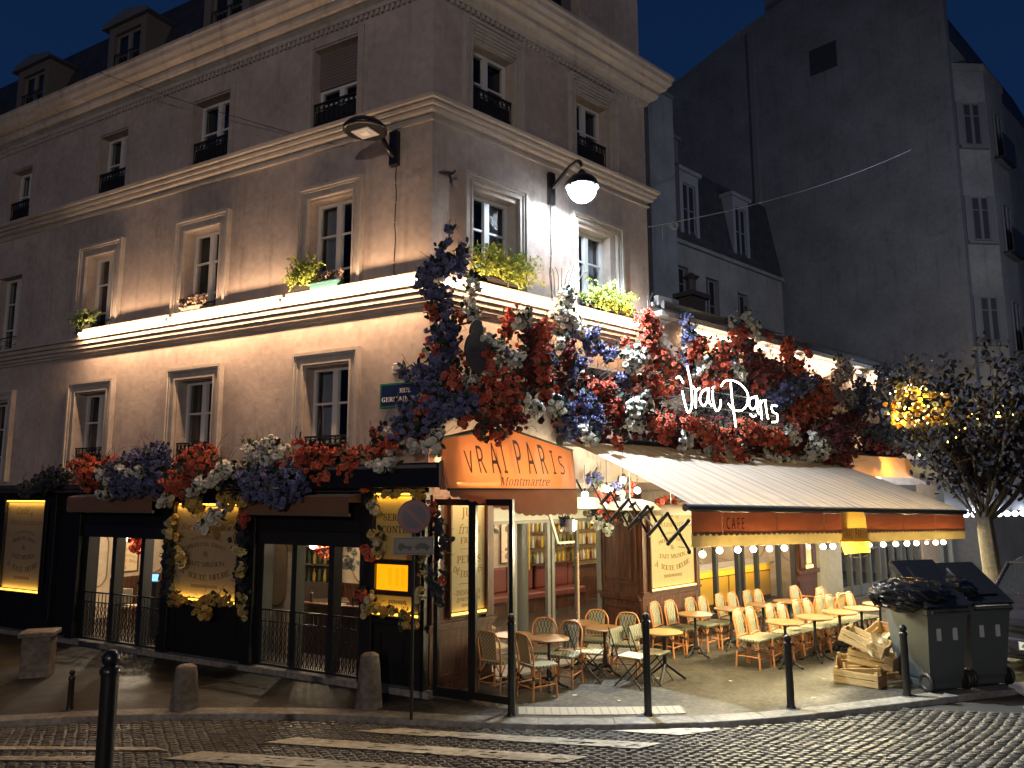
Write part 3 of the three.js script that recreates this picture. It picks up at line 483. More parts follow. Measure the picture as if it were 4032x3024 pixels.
const BUNCHES = [
  ['blue', 'tall blue flower spray rising against the wall at the building corner', [[0.124,-1.0,6.53,-11.41,-1.0,6.39,-11.41,-1.11,6.43,-11.3,-1.28,6.21,-11.14,-1.36,6.14,-11.07],[0.105,-0.75,6.63,-11.64,-0.84,6.45,-11.56,-0.93,6.3,-11.47],[0.058,-0.98,7.03,-11.42,-0.98,6.82,-11.42,-1.1,6.61,-11.32,-1.2,6.38,-11.22,-1.34,6.2,-11.09],[0.049,-0.77,6.86,-11.62,-0.81,6.61,-11.59,-0.89,6.36,-11.51]]],
  ['blue', 'dense dark blue flower column running down the building corner', [[0.171,-1.1,6.0,-11.24,-1.08,5.76,-11.27,-1.05,5.5,-11.29,-1.09,5.2,-11.25,-1.13,4.89,-11.21,-1.17,4.63,-11.18],[0.127,-0.96,5.57,-11.37,-0.96,5.23,-11.37,-0.98,5.03,-11.35],[0.114,-1.39,6.01,-11.28,-1.21,5.91,-11.18]]],
  ['red', 'small orange red flower clusters tucked in the dark blue corner column', [[0.086,-1.19,5.67,-11.02,-1.17,5.47,-11.04],[0.074,-0.85,5.58,-11.34],[0.063,-1.14,5.03,-11.07]]],
  ['white', 'white flower sprig hanging beside the blue column just above the dark hanging sign', [[0.119,-0.65,6.18,-11.67,-0.63,5.96,-11.69,-0.67,5.75,-11.65,-0.63,5.61,-11.69]]],
  ['white', 'white flowers climbing beside the dark hanging sign on its right', [[0.125,-0.5,5.37,-11.6,-0.36,5.2,-11.74,-0.19,5.18,-11.89,-0.21,4.97,-11.87,-0.36,4.85,-11.74],[0.14,-0.65,4.54,-11.39]]],
  ['red', 'orange red flowers just below the dark hanging sign', [[0.125,-0.93,4.61,-11.06,-0.84,4.5,-11.14],[0.107,-0.43,5.05,-11.6,-0.36,4.74,-11.67,-0.38,4.5,-11.65]]],
  ['dark', 'deep crimson flower column in the middle of the corner arrangement', [[0.156,0.24,5.63,-12.37,0.21,5.26,-12.34,0.24,4.9,-12.36,0.18,4.53,-12.31],[0.145,1.01,5.44,-13.02,0.89,5.15,-12.91]]],
  ['red', 'tall coral red flower column beside the crimson one', [[0.174,0.53,5.69,-12.5,0.47,5.28,-12.45,0.44,4.91,-12.42,0.55,4.69,-12.52,0.57,4.54,-12.54]]],
  ['red', 'loose coral flower spray under the fern box on the left of the corner arrangement', [[0.119,0.01,5.9,-12.29,-0.05,5.71,-12.23,-0.12,5.46,-12.17]]],
  ['white', 'white flowers with dark leaves crowning the crimson column', [[0.13,0.22,5.86,-12.34,0.11,5.66,-12.24],[0.122,0.11,5.11,-12.1,-0.04,4.99,-11.96]]],
  ['white', 'tall white flower spray with bare twigs between the two fern boxes', [[0.159,0.99,6.45,-13.27,0.89,6.2,-13.19,0.8,5.96,-13.1,1.04,5.98,-13.32,1.19,5.84,-13.46],[0.111,0.81,5.45,-12.9]]],
  ['blue', 'open bright blue flower branches reaching right of the white spray', [[0.114,1.07,5.79,-13.35],[0.098,1.5,5.87,-13.75,1.28,5.65,-13.54,1.4,5.5,-13.66,1.69,5.61,-13.93,1.71,5.38,-13.96,1.95,5.54,-14.18],[0.148,1.23,5.29,-13.43,0.99,5.0,-13.21],[0.083,-0.04,5.12,-11.96],[0.098,0.66,5.13,-12.62]]],
  ['red', 'broad red flower mass hanging over the peak of the orange corner awning', [[0.194,-0.14,4.58,-11.4,-0.04,4.31,-11.48,-0.25,4.17,-11.29,-0.39,4.25,-11.16],[0.092,-0.23,3.75,-11.24,-0.16,3.87,-11.3],[0.072,-0.56,3.77,-10.93,-0.43,3.76,-11.05]]],
  ['dark', 'dark crimson flowers drooping over the top of the orange corner awning', [[0.146,-0.14,4.03,-11.33,0.07,4.01,-11.52],[0.137,-0.34,3.96,-11.27,-0.48,3.93,-11.14]]],
  ['blue', 'navy blue flowers over the left end of the orange corner awning', [[0.16,-0.55,4.28,-11.21,-0.81,4.18,-10.97,-0.91,4.06,-10.87]]],
  ['blue', 'dusky blue flower branch arching over the street name plate', [[0.116,-1.44,4.71,-11.14,-1.34,4.54,-11.08,-1.15,4.48,-10.98,-1.05,4.29,-10.92],[0.083,-1.66,4.78,-11.37,-1.56,4.67,-11.32]]],
  ['red', 'orange red flowers dangling beside the street name plate', [[0.095,-1.28,4.3,-10.99,-1.26,4.14,-10.98,-1.43,4.08,-11.07],[0.086,-0.52,4.38,-11.1],[0.093,-0.69,3.93,-10.88]]],
  ['blue', 'dusky blue flower mass sloping down below the street name plate', [[0.15,-1.14,4.14,-10.97,-1.51,4.16,-11.18,-1.63,3.98,-11.24,-1.73,3.87,-11.3,-1.43,3.84,-11.13],[0.135,-1.1,4.0,-10.95,-1.24,3.92,-11.03]]],
  ['white', 'shadowed pale flowers left of the orange corner awning', [[0.124,-1.22,3.68,-10.9,-1.06,3.72,-10.81,-1.13,3.55,-10.85],[0.102,-1.42,3.65,-11.07]]],
  ['red', 'red flowers above the left end of the black awning box near the corner', [[0.113,-1.8,3.72,-11.34,-1.98,3.58,-11.43,-2.13,3.52,-11.52],[0.078,-1.55,3.75,-11.2],[0.125,-2.45,3.53,-11.69,-2.5,3.34,-11.72,-2.58,3.22,-11.76]]],
  ['white', 'small white flower cluster hanging over the black awning box near the corner', [[0.097,-1.79,3.43,-11.16,-1.91,3.28,-11.23,-2.04,3.3,-11.3]]],
  ['white', 'pale flowers low on the corner arrangement beside the awning peak', [[0.132,0.13,4.38,-11.71,0.17,4.24,-11.75],[0.132,0.66,4.38,-12.35,0.77,4.27,-12.45],[0.113,0.38,4.25,-12.08]]],
  ['blue', 'deep blue flower ball cluster right of the orange corner awning', [[0.182,1.24,4.46,-13.03,1.47,4.24,-13.25,1.44,4.07,-13.22,1.2,4.06,-12.99,0.91,3.98,-12.72],[0.13,0.89,4.35,-12.7]]],
  ['red', 'red flower arch below the shuttered window frame above the striped awning', [[0.113,1.11,4.53,-13.11,1.23,4.37,-13.22],[0.141,1.48,4.77,-13.53,1.77,4.81,-13.8],[0.189,2.24,4.89,-14.24,2.63,5.03,-14.61,3.0,4.99,-14.95],[0.154,1.84,4.43,-13.73]]],
  ['red', 'tall bright orange flower tower left of the neon sign', [[0.224,2.61,6.31,-14.66,2.75,6.09,-14.79,2.56,5.77,-14.61,2.81,5.53,-14.85],[0.131,2.15,5.71,-14.29],[0.18,3.13,5.51,-15.08,3.23,5.11,-15.17]]],
  ['white', 'white flower clusters left of the orange flower tower', [[0.187,2.24,5.3,-14.17,2.14,5.34,-14.08,2.42,5.51,-14.34],[0.086,2.05,5.49,-14.07]]],
  ['blue', 'small blue flower clusters at the foot of the orange flower tower', [[0.116,2.04,5.04,-14.05,2.17,4.97,-14.18],[0.147,3.67,6.48,-15.73,3.78,6.2,-15.83,3.61,6.07,-15.67]]],
  ['white', 'cream flowers spread below the orange flower tower above the awning roller', [[0.132,2.2,4.44,-13.86,2.37,4.51,-14.02,2.47,4.67,-14.12,2.09,4.2,-13.76,2.35,4.17,-14.01],[0.117,1.16,3.94,-12.81,1.36,3.84,-13.0]]],
  ['red', 'salmon red flowers drooping over the striped awning left of the neon sign', [[0.187,2.74,4.16,-14.24,2.96,4.29,-14.44,2.84,3.99,-14.33],[0.097,1.72,3.88,-13.14,1.84,3.75,-13.25],[0.157,3.38,4.29,-14.76,3.61,4.18,-14.98,3.85,4.17,-15.2,4.05,4.09,-15.39]]],
  ['red', 'orange red flowers behind and above the neon sign', [[0.21,3.77,5.9,-15.82,4.03,6.04,-16.07],[0.222,4.69,6.11,-16.61,4.58,5.88,-16.51,4.52,5.6,-16.45],[0.184,5.01,6.33,-16.98,5.32,6.53,-17.27],[0.178,5.96,5.47,-17.74,5.63,5.28,-17.43],[0.134,3.99,5.24,-15.89,4.56,5.22,-16.43]]],
  ['white', 'cream flowers on long twigs standing up against the dark sky above the neon sign', [[0.098,5.13,6.98,-17.16,5.01,6.7,-17.05],[0.124,5.48,7.06,-17.49,5.63,6.9,-17.63,5.82,6.76,-17.82,5.87,6.61,-17.86],[0.128,5.35,6.28,-17.3,5.39,6.1,-17.34]]],
  ['white', 'white flowers nestled behind the first word of the neon sign', [[0.15,4.08,5.7,-16.04,3.94,5.45,-15.91],[0.116,3.69,5.98,-15.74],[0.146,4.96,5.62,-16.8,5.15,5.57,-16.98]]],
  ['dark', 'crimson flower fans above the second word of the neon sign', [[0.258,5.46,6.07,-17.34,5.65,5.84,-17.51,6.12,5.76,-17.96,6.56,5.75,-18.37,5.67,5.44,-17.54]]],
  ['red', 'red flower spray reaching up to the wing gutter right of the neon sign', [[0.211,6.83,6.5,-18.69,6.86,6.15,-18.72,7.08,6.03,-18.93,7.32,5.99,-19.15],[0.094,6.28,6.67,-18.32],[0.098,7.15,6.69,-19.13],[0.101,7.71,6.64,-19.66,7.82,6.5,-19.76]]],
  ['blue', 'bright blue flower band just right of the neon sign', [[0.234,6.3,5.27,-17.93,6.88,5.45,-18.47,7.37,5.63,-18.93,7.56,5.7,-19.11],[0.187,6.4,5.02,-18.01,5.97,5.16,-17.61]]],
  ['red', 'orange red flower drift falling right of the neon sign', [[0.247,8.0,5.59,-19.52,7.65,5.27,-19.19,8.09,5.16,-19.6,7.19,4.91,-18.76,6.82,4.68,-18.41,6.69,4.52,-18.29]]],
  ['tan', 'dim tan flowers climbing to the gutter at the right end of the flower wall', [[0.231,9.09,6.46,-20.82,9.36,6.24,-21.07,8.9,6.0,-20.64,8.53,5.74,-20.29,8.37,5.51,-20.14],[0.191,9.3,5.34,-20.88,9.61,5.46,-21.17,7.81,5.43,-19.48]]],
  ['navy', 'nearly black blue flowers behind the neon lettering', [[0.208,4.11,4.55,-16.21,4.56,4.55,-16.63,3.81,4.59,-15.93],[0.2,5.89,4.6,-17.87,5.47,4.6,-17.49],[0.255,4.3,5.12,-16.45,4.99,5.13,-17.1,5.73,4.92,-17.8]]],
  ['red', 'orange flowers along the lower edge directly below the neon sign', [[0.206,4.94,4.28,-16.23,5.07,4.19,-16.35,5.5,4.15,-16.76,5.9,4.14,-17.14,6.15,3.98,-17.37],[0.133,4.86,4.35,-16.29]]],
  ['red', 'red flower tails hanging down onto the striped awning', [[0.15,4.15,3.87,-15.36,4.09,3.52,-15.3],[0.145,4.55,3.98,-15.73,4.75,3.64,-15.91,5.01,3.39,-16.16],[0.136,3.83,3.95,-15.19,4.47,4.08,-15.79]]],
  ['white', 'bright white flower garland at the right above the striped awning', [[0.136,6.3,4.31,-17.44,6.62,4.15,-17.74,6.4,4.21,-17.54],[0.157,7.19,4.18,-18.28,7.48,4.05,-18.55,7.78,3.99,-18.83,7.52,3.86,-18.59,7.04,3.84,-18.14,7.15,3.7,-18.24]]],
  ['white', 'dim cream flowers along the awning roller below the neon sign', [[0.152,5.71,3.75,-17.02,5.9,3.62,-17.2,6.43,3.64,-17.7],[0.127,3.43,4.08,-14.88,3.34,3.86,-14.8],[0.119,3.85,3.83,-15.28,4.85,3.85,-16.21]]],
  ['dark', 'dark red flower heap low at the right end of the flower wall', [[0.238,8.47,4.65,-19.82,8.89,4.72,-20.22,9.47,4.77,-20.76],[0.323,7.89,4.32,-19.14,8.33,4.23,-19.55,8.63,3.88,-19.83,7.88,3.65,-19.13,7.54,3.95,-18.81],[0.277,9.69,4.1,-20.97,10.61,3.97,-21.83,11.43,3.82,-22.61]]],
  ['navy', 'dark violet flower mass at the far right end of the flower wall', [[0.345,9.73,5.78,-21.28,9.92,5.5,-21.46,9.5,5.14,-21.07],[0.339,11.17,6.39,-22.63,11.02,5.9,-22.49,11.41,5.61,-22.86,10.63,5.48,-22.13],[0.301,9.84,4.46,-21.25,10.46,4.42,-21.83,11.72,4.92,-23.01]]],
  ['white', 'small white flower tuft above the orange end of the awning', [[0.13,9.4,3.57,-20.43,9.78,3.63,-20.78,8.84,3.64,-19.9]]],
  ['amber', 'golden lit flower patch in the dark violet mass near the tree', [[0.166,12.04,6.4,-23.73,12.22,6.33,-23.89],[0.243,13.04,6.02,-24.66,12.69,5.63,-24.33,13.6,5.72,-25.19,14.52,6.14,-26.05,13.14,5.37,-24.76],[0.15,11.31,4.58,-22.9]]],
  ['navy', 'dim blue flowers at the far left end of the shop front garland', [[0.172,-9.71,3.11,-15.69,-9.34,3.23,-15.49,-9.07,3.29,-15.34],[0.137,-10.19,3.02,-16.01]]],
  ['red', 'red flower mound under the leftmost first floor railing', [[0.201,-8.5,3.47,-15.03,-8.14,3.37,-14.83,-8.3,3.22,-14.92],[0.119,-7.77,3.51,-14.63,-7.56,3.51,-14.51]]],
  ['blue', 'long dusky blue flower mound between the two railings on the left', [[0.188,-7.47,3.36,-14.46,-7.12,3.52,-14.27,-6.73,3.6,-14.05,-6.36,3.65,-13.84,-6.56,3.34,-13.96],[0.18,-6.94,3.26,-14.11,-7.4,3.07,-14.36,-6.84,3.06,-14.06,-6.39,3.11,-13.81]]],
  ['white', 'pale flowers sprinkled through the dusky blue mound on the left', [[0.096,-7.27,3.38,-14.18,-6.98,3.29,-14.02,-6.71,3.34,-13.87],[0.1,-7.84,3.33,-14.55,-7.66,3.24,-14.45],[0.105,-7.71,2.92,-14.42,-7.54,2.89,-14.33],[0.095,-6.08,2.92,-13.58,-6.18,2.76,-13.63]]],
  ['red', 'rounded red flower mound in front of the second first floor railing', [[0.18,-5.69,3.54,-13.48,-5.48,3.62,-13.36,-5.26,3.48,-13.24,-5.54,3.4,-13.39],[0.155,-5.77,3.22,-13.47,-6.13,3.08,-13.66,-5.8,3.03,-13.48,-5.9,2.92,-13.53]]],
  ['white', 'white flower mound between the railings above the flower framed panel', [[0.132,-3.96,3.73,-12.58,-4.21,3.64,-12.72,-4.5,3.59,-12.88,-4.01,3.5,-12.61,-3.74,3.62,-12.46]]],
  ['white', 'white flower trail falling leftwards above the flower framed panel', [[0.135,-4.7,3.33,-12.82,-4.93,3.31,-12.94,-5.11,3.13,-13.05,-5.45,3.05,-13.23,-5.51,2.97,-13.27],[0.109,-4.87,2.64,-12.8,-5.03,2.48,-12.89,-5.22,2.36,-12.99]]],
  ['blue', 'wide dusky blue flower mass right above the flower framed panel', [[0.187,-4.4,3.15,-12.65,-4.05,3.17,-12.46,-3.66,3.11,-12.25,-3.36,3.04,-12.08],[0.17,-3.89,2.87,-12.37,-3.59,2.89,-12.21,-4.29,2.97,-12.59]]],
  ['red', 'red flowers under the third first floor railing beside the corner', [[0.136,-3.39,3.66,-12.27,-3.38,3.46,-12.26,-3.18,3.55,-12.15,-2.98,3.52,-12.04,-2.75,3.54,-11.92],[0.122,-3.12,3.3,-12.06,-2.89,3.18,-11.94]]],
  ['amber', 'amber lit flowers along the top of the flower framed panel', [[0.12,-5.67,2.78,-13.47,-5.42,2.73,-13.33],[0.11,-4.95,2.87,-13.07,-4.71,2.76,-12.94,-4.49,2.82,-12.82]]],
  ['cream', 'cream and yellow flowers down the left side of the flower framed panel', [[0.076,-6.17,2.5,-13.97,-6.25,2.33,-14.01,-6.14,2.14,-13.95],[0.089,-5.97,1.88,-13.81,-5.85,1.73,-13.74],[0.067,-6.04,1.32,-13.9,-6.09,1.07,-13.93]]],
  ['cream', 'yellow flowers down the right side of the flower framed panel', [[0.076,-4.66,1.99,-13.08,-4.59,1.93,-13.04],[0.059,-4.55,1.77,-13.08,-4.59,1.59,-13.1],[0.067,-4.56,1.23,-13.08,-4.54,1.03,-13.08,-4.5,0.91,-13.05]]],
  ['amber', 'amber flowers along the bottom edge of the flower framed panel', [[0.08,-6.02,1.07,-13.83,-5.8,1.08,-13.71],[0.072,-5.35,1.13,-13.46,-4.97,1.14,-13.25,-4.74,1.14,-13.13],[0.086,-5.44,0.98,-13.46,-5.23,0.84,-13.34,-5.2,1.0,-13.33]]],
  ['red', 'rust red flowers at the upper right corner of the flower framed panel', [[0.075,-4.55,2.61,-12.97,-4.53,2.45,-12.95]]],
  ['navy', 'dark leafy flowers edging the flower framed panel on both sides', [[0.095,-6.28,2.16,-14.15,-6.29,1.82,-14.15,-6.23,1.49,-14.12,-6.21,1.21,-14.11],[0.081,-4.65,2.34,-13.25,-4.62,2.05,-13.23,-4.64,1.55,-13.24,-4.63,1.32,-13.24]]],
  ['cream', 'yellow flowers down the left side of the menu panel', [[0.071,-2.2,2.84,-11.78,-2.08,2.63,-11.72],[0.076,-2.15,2.39,-11.76,-2.11,2.26,-11.73,-2.04,2.06,-11.7],[0.071,-2.13,1.43,-11.69,-2.22,1.19,-11.74,-2.26,1.12,-11.76]]],
  ['red', 'red and pink flowers beside the right window edge left of the menu panel', [[0.077,-2.27,3.03,-11.76],[0.071,-2.24,2.12,-11.75,-2.17,2.02,-11.71],[0.066,-2.38,1.38,-11.83,-2.23,1.41,-11.74]]],
  ['amber', 'amber flowers along the bottom edge of the menu panel', [[0.065,-2.04,1.26,-11.7,-1.93,1.21,-11.64],[0.048,-1.78,1.22,-11.55,-1.53,1.14,-11.41],[0.058,-1.62,1.05,-11.46,-1.37,1.06,-11.33]]],
  ['amber', 'amber flowers along the top edge of the menu panel', [[0.07,-1.93,2.91,-11.64,-1.71,2.94,-11.51],[0.084,-1.53,3.04,-11.41,-1.34,2.94,-11.31]]],
  ['navy', 'dark blue flowers down the black corner post right of the menu panel', [[0.052,-1.05,2.55,-11.09,-1.07,2.42,-11.1,-1.0,2.2,-11.06,-1.1,2.02,-11.12],[0.067,-1.18,1.75,-11.17,-1.11,1.59,-11.13,-1.02,1.44,-11.08]]],
  ['cream', 'yellow flowers down the right side of the menu panel beside the lit menu box', [[0.052,-1.25,2.06,-11.21,-1.34,1.98,-11.25],[0.047,-1.34,1.8,-11.25,-1.25,1.81,-11.2],[0.063,-1.33,1.53,-11.25,-1.38,1.42,-11.28]]],
  ['red', 'red flowers behind the round no parking sign', [[0.062,-1.21,2.76,-11.18,-1.15,2.58,-11.15],[0.046,-1.01,1.71,-11.07]]],
  ['red', 'red flowers under the striped awning among the white bulbs', [[0.089,2.2,3.07,-14.21,2.12,2.86,-14.13,1.97,2.82,-14.0],[0.099,1.68,2.79,-13.86,1.78,2.87,-13.95,1.52,2.87,-13.7],[0.096,2.81,2.7,-14.78,3.14,2.73,-15.09],[0.093,2.01,2.5,-14.3,1.75,2.53,-14.06,1.41,2.64,-13.73]]],
  ['blue', 'lilac blue flowers under the striped awning', [[0.093,1.35,3.18,-13.54,1.52,3.21,-13.71],[0.076,1.88,3.04,-13.91,1.98,3.09,-14.0],[0.066,0.83,2.45,-13.06,0.94,2.41,-13.16]]],
  ['white', 'white flowers hanging below the awning arms over the entrance', [[0.085,1.32,2.59,-13.38,1.37,2.51,-13.43],[0.081,1.49,2.4,-13.54,1.6,2.39,-13.64,1.71,2.27,-13.74],[0.076,1.6,2.99,-13.78,1.74,3.01,-13.91],[0.064,1.95,2.94,-13.97,2.08,2.37,-14.09]]],
  ['mix', 'mixed dark red and blue flowers filling the heart of the corner arrangement', [[0.301,-1.12,5.16,-11.5,-0.98,4.57,-11.63,-0.63,4.29,-11.96,-0.27,4.58,-12.3],[0.322,-0.27,4.53,-12.27,0.11,4.84,-12.63,0.38,5.28,-12.88,0.66,4.91,-13.14]]],
  ['mix', 'mixed flowers filling the gap between the corner arrangement and the orange tower', [[0.349,0.65,4.51,-13.17,1.25,4.71,-13.72,1.72,4.62,-14.17,2.42,4.85,-14.82,3.18,5.26,-15.54],[0.3,1.06,4.16,-13.2,1.83,4.22,-13.93,2.69,4.29,-14.74,3.44,4.13,-15.44]]],
  ['mix', 'mixed flowers packed behind the first word of the neon sign', [[0.431,3.61,5.66,-16.01,4.11,5.33,-16.48,4.76,5.63,-17.09,5.27,6.0,-17.57],[0.328,3.49,4.16,-15.42,4.24,4.14,-16.12,5.06,4.13,-16.89]]],
  ['mix', 'mixed flowers packed behind the second word of the neon sign', [[0.476,5.57,5.82,-17.85,6.3,5.46,-18.53,7.1,5.4,-19.29,8.1,5.27,-20.23],[0.4,5.55,4.09,-17.35,6.51,4.15,-18.25,7.64,4.29,-19.32,8.98,4.38,-20.58]]],
  ['mix', 'mixed dusky flowers thickening the slope beside the street name plate', [[0.23,-1.13,4.4,-11.25,-1.37,4.07,-11.39,-1.72,3.78,-11.58,-2.19,3.61,-11.84]]],
  ['mix', 'mixed dusky flowers lining the black fascia between the left shop windows', [[0.168,-8.49,3.26,-15.25,-7.46,3.3,-14.68,-6.47,3.35,-14.14,-5.72,3.25,-13.72],[0.149,-5.36,3.27,-13.53,-4.52,3.31,-13.06,-3.73,3.35,-12.63,-2.85,3.38,-12.14]]]
];
const NEON = [[5.073,5.08,5.171,5.118,5.287,5.016],[5.252,4.842,5.314,4.648,5.424,4.443,5.545,4.552,5.561,4.955,5.446,5.348],[5.632,4.962,5.703,4.881,5.692,4.562],[5.701,4.852,5.783,4.932,5.862,4.959],[6.124,4.977,5.934,4.887,5.845,4.719,5.967,4.612,6.106,4.725,6.178,4.997,6.174,4.715,6.264,4.634],[6.319,4.941,6.324,4.727,6.43,4.551,6.554,4.61,6.606,4.779],[6.329,5.008,6.333,4.996],[7.018,5.166,7.047,4.814,7.145,4.27],[6.645,5.07,6.764,5.172,7.052,5.231,7.455,5.16,7.691,4.986,7.629,4.766,7.408,4.625,7.06,4.625,6.897,4.726],[8.059,4.975,7.793,4.906,7.72,4.773,7.846,4.681,8.014,4.764,8.076,4.961,8.067,4.672,8.135,4.596],[7.762,4.562,7.85,4.523,7.975,4.551],[8.214,4.891,8.219,4.682,8.238,4.491],[8.235,4.844,8.323,4.9,8.393,4.905],[8.434,4.925,8.45,4.699,8.509,4.514],[8.936,4.832,8.702,4.815,8.722,4.691,8.928,4.633,8.913,4.493,8.685,4.453]];
// ================================================================ lighting fittings on the fronts
// LED tubes lying on the lip of the lower cornice, each with its own up and down light
function ledTube(f, u0, u1, h, off, label, kUp, kDown, group, warm = [1, 0.585, 0.32]) {
  const a = f(u0, h, off), b = f(u1, h, off), mid = f((u0 + u1) / 2, h, off), t = thing('led_tube', label, 'light tube', mid, 0, group);
  const la = a.clone().sub(mid), lb = b.clone().sub(mid);
  obj('light_tube', tube([la, lb], 0.034, 1, 10), M.ledTube, t);
  for (const p of [la, lb]) obj('end_cap', [rod([p.x, p.y, p.z], [p.x * 1.012, p.y, p.z * 1.012], 0.04, 8)], M.whitePaint, t);
  if (kUp) obj('reflector_lip', [box(-Math.abs(u1 - u0) / 2, Math.abs(u1 - u0) / 2, -0.03, 0.118, -0.058, -0.050).rotateY(f === FR ? TR : TL)], mat(0.16, 0.14, 0.12, 0.8), t);
  const L = Math.abs(u1 - u0), um = (u0 + u1) / 2;
  if (kUp) rectLamp(f(um, h + 0.036, off + 0.010), f(um, h + 0.9, off - 0.32), L, 0.022, ...warm, kUp * 2.3);
  if (kDown) rectLamp(f(um, h - 0.03, off + 0.045), f(um, h - 0.8, off - 0.3), L, 0.05, ...warm, kDown);
}
const LG = 'light tubes along the fronts';
ledTube(FL, 0.02, 2.88, 6.225, 0.29, 'glowing warm light tube on the left front cornice nearest the corner', 46, 80, LG);
ledTube(FL, 2.95, 5.86, 6.225, 0.29, 'glowing warm light tube on the left front cornice, middle one', 46, 80, LG);
ledTube(FL, 5.93, 8.68, 6.225, 0.29, 'glowing warm light tube at the far left end of the lit cornice', 40, 72, LG);
ledTube(FR, 0.06, 2.5, 6.225, 0.29, 'glowing warm light tube on the right front cornice beside the blue flowers', 36, 62, LG);
ledTube(FR, 2.58, 5.3, 6.225, 0.29, 'glowing warm light tube on the right front cornice below the second fern box', 36, 62, LG);
[[6.9, 8.9, 'glowing light tube under the wing gutter nearest the corner building'], [9.2, 10.3, 'short glowing light tube under the wing gutter behind the cream flowers'], [10.5, 11.9, 'glowing light tube under the wing gutter right of the cream flowers'], [12.3, 14.3, 'glowing light tube under the wing gutter left of the downpipe'], [15.3, 15.8, 'very short glowing tube right of the downpipe'], [16.6, 17.8, 'glowing light tube far right under the wing gutter'], [19.0, 21.4, 'glowing light tube at the far end of the wing gutter behind the tree']]
  .forEach(([a, b, l]) => ledTube(FR, a, b, 6.42, 0.16, l, 0, 60, LG));
// street lamp that is on, right front
{
  const t = thing('street_lamp', 'lit street lamp with a bright glass bowl on a bracket on the right front', 'street lamp', FR(2.73, 8.2, 0));
  t.rotation.y = TR;
  const z = 0.80;
  obj('bracket', [rbox(-0.075, 0.075, 0.0, 0.62, 0.0, 0.09, 0.015)], M.blackGloss, t);
  obj('arm', [tube([[0, 0.32, 0.08], [0, 0.40, 0.22], [0, 0.60, 0.55], [0, 0.62, 0.74], [0, 0.52, z]], 0.036, 30, 8)], M.blackGloss, t);
  const hood = [[0.03, 0.50], [0.07, 0.46], [0.09, 0.40], [0.20, 0.36], [0.27, 0.28], [0.295, 0.20], [0.305, 0.17], [0.30, 0.165], [0.28, 0.20], [0.19, 0.34], [0.02, 0.40]].map((p) => new THREE.Vector2(...p));
  obj('hood', new THREE.LatheGeometry(hood, 32).translate(0, -0.06, z), M.blackGloss, t);
  const bowl = []; for (let i = 0; i <= 12; i++) { const a = i / 12 * Math.PI / 2; bowl.push(new THREE.Vector2(Math.max(0.001, 0.262 * Math.sin(a)), 0.10 - 0.27 * Math.cos(a))); }
  const bm = phys(0.95, 0.97, 1, 0.4, { transmission: 1, thickness: 0 }); bm.emissive.setRGB(0.82, 0.91, 1); bm.emissiveIntensity = 1.5;
  obj('glass_bowl', new THREE.LatheGeometry(bowl, 28).translate(0, 0, z), bm, t);
  obj('rim_clips', [0, 1.57, 3.14, 4.71].map((a) => box(-0.025, 0.025, 0.07, 0.13, 0.26, 0.30).rotateY(a).translate(0, 0, z)), M.steel, t);
  obj('lamp_bulb', ball(0, 0.20, z, 0.08, 16, 12), glow(0.80, 0.90, 1, 60), t);
  const p = V(0, 0.20, z).applyAxisAngle(V(0, 1, 0), TR).add(t.position);
  pointLamp(p, 0.80, 0.89, 1.0, 10, 2.6);
  const s = new THREE.SpotLight(0xffffff, 250, 0, 0.92, 0.45); s.color.setRGB(0.84, 0.92, 1); s.position.copy(p).add(V(0, -0.02, 0)); s.target.position.copy(FR(6.4, 1.0, 4.0)); s.castShadow = true; s.shadow.radius = 3; scene.add(s, s.target);
}
// street lamp that is off, left front
{
  const t = thing('street_lamp', 'unlit flat disc street lamp on a black bracket on the left front', 'street lamp', FL(0.72, 8.28, 0)); t.rotation.y = TL;
  obj('bracket', [rbox(-0.085, 0.085, 0.0, 0.60, 0, 0.10, 0.015)], M.blackGloss, t);
  obj('arm', [tube([[0, 0.16, 0.08], [0, 0.22, 0.22], [0, 0.50, 0.50], [0, 0.58, 0.60], [0, 0.50, 0.72]], 0.04, 30, 8)], M.blackGloss, t);
  const z = 0.80, y = 0.29;
  obj('disc_housing', new THREE.LatheGeometry([[0.02, 0.22], [0.10, 0.18], [0.26, 0.13], [0.34, 0.05], [0.345, 0.0], [0.30, -0.02], [0.001, -0.02]].map((p) => new THREE.Vector2(...p)), 32).translate(0, y, z), M.blackGloss, t);
  obj('lens_plate', [rbox(-0.17, 0.17, y - 0.045, y - 0.021, z - 0.15, z + 0.15, 0.01)], mat(0.55, 0.56, 0.58, 0.35), t);
  obj('led_window', [rbox(-0.07, 0.07, y - 0.052, y - 0.045, z - 0.06, z + 0.06, 0.003)], mat(0.85, 0.86, 0.88, 0.25), t);
}
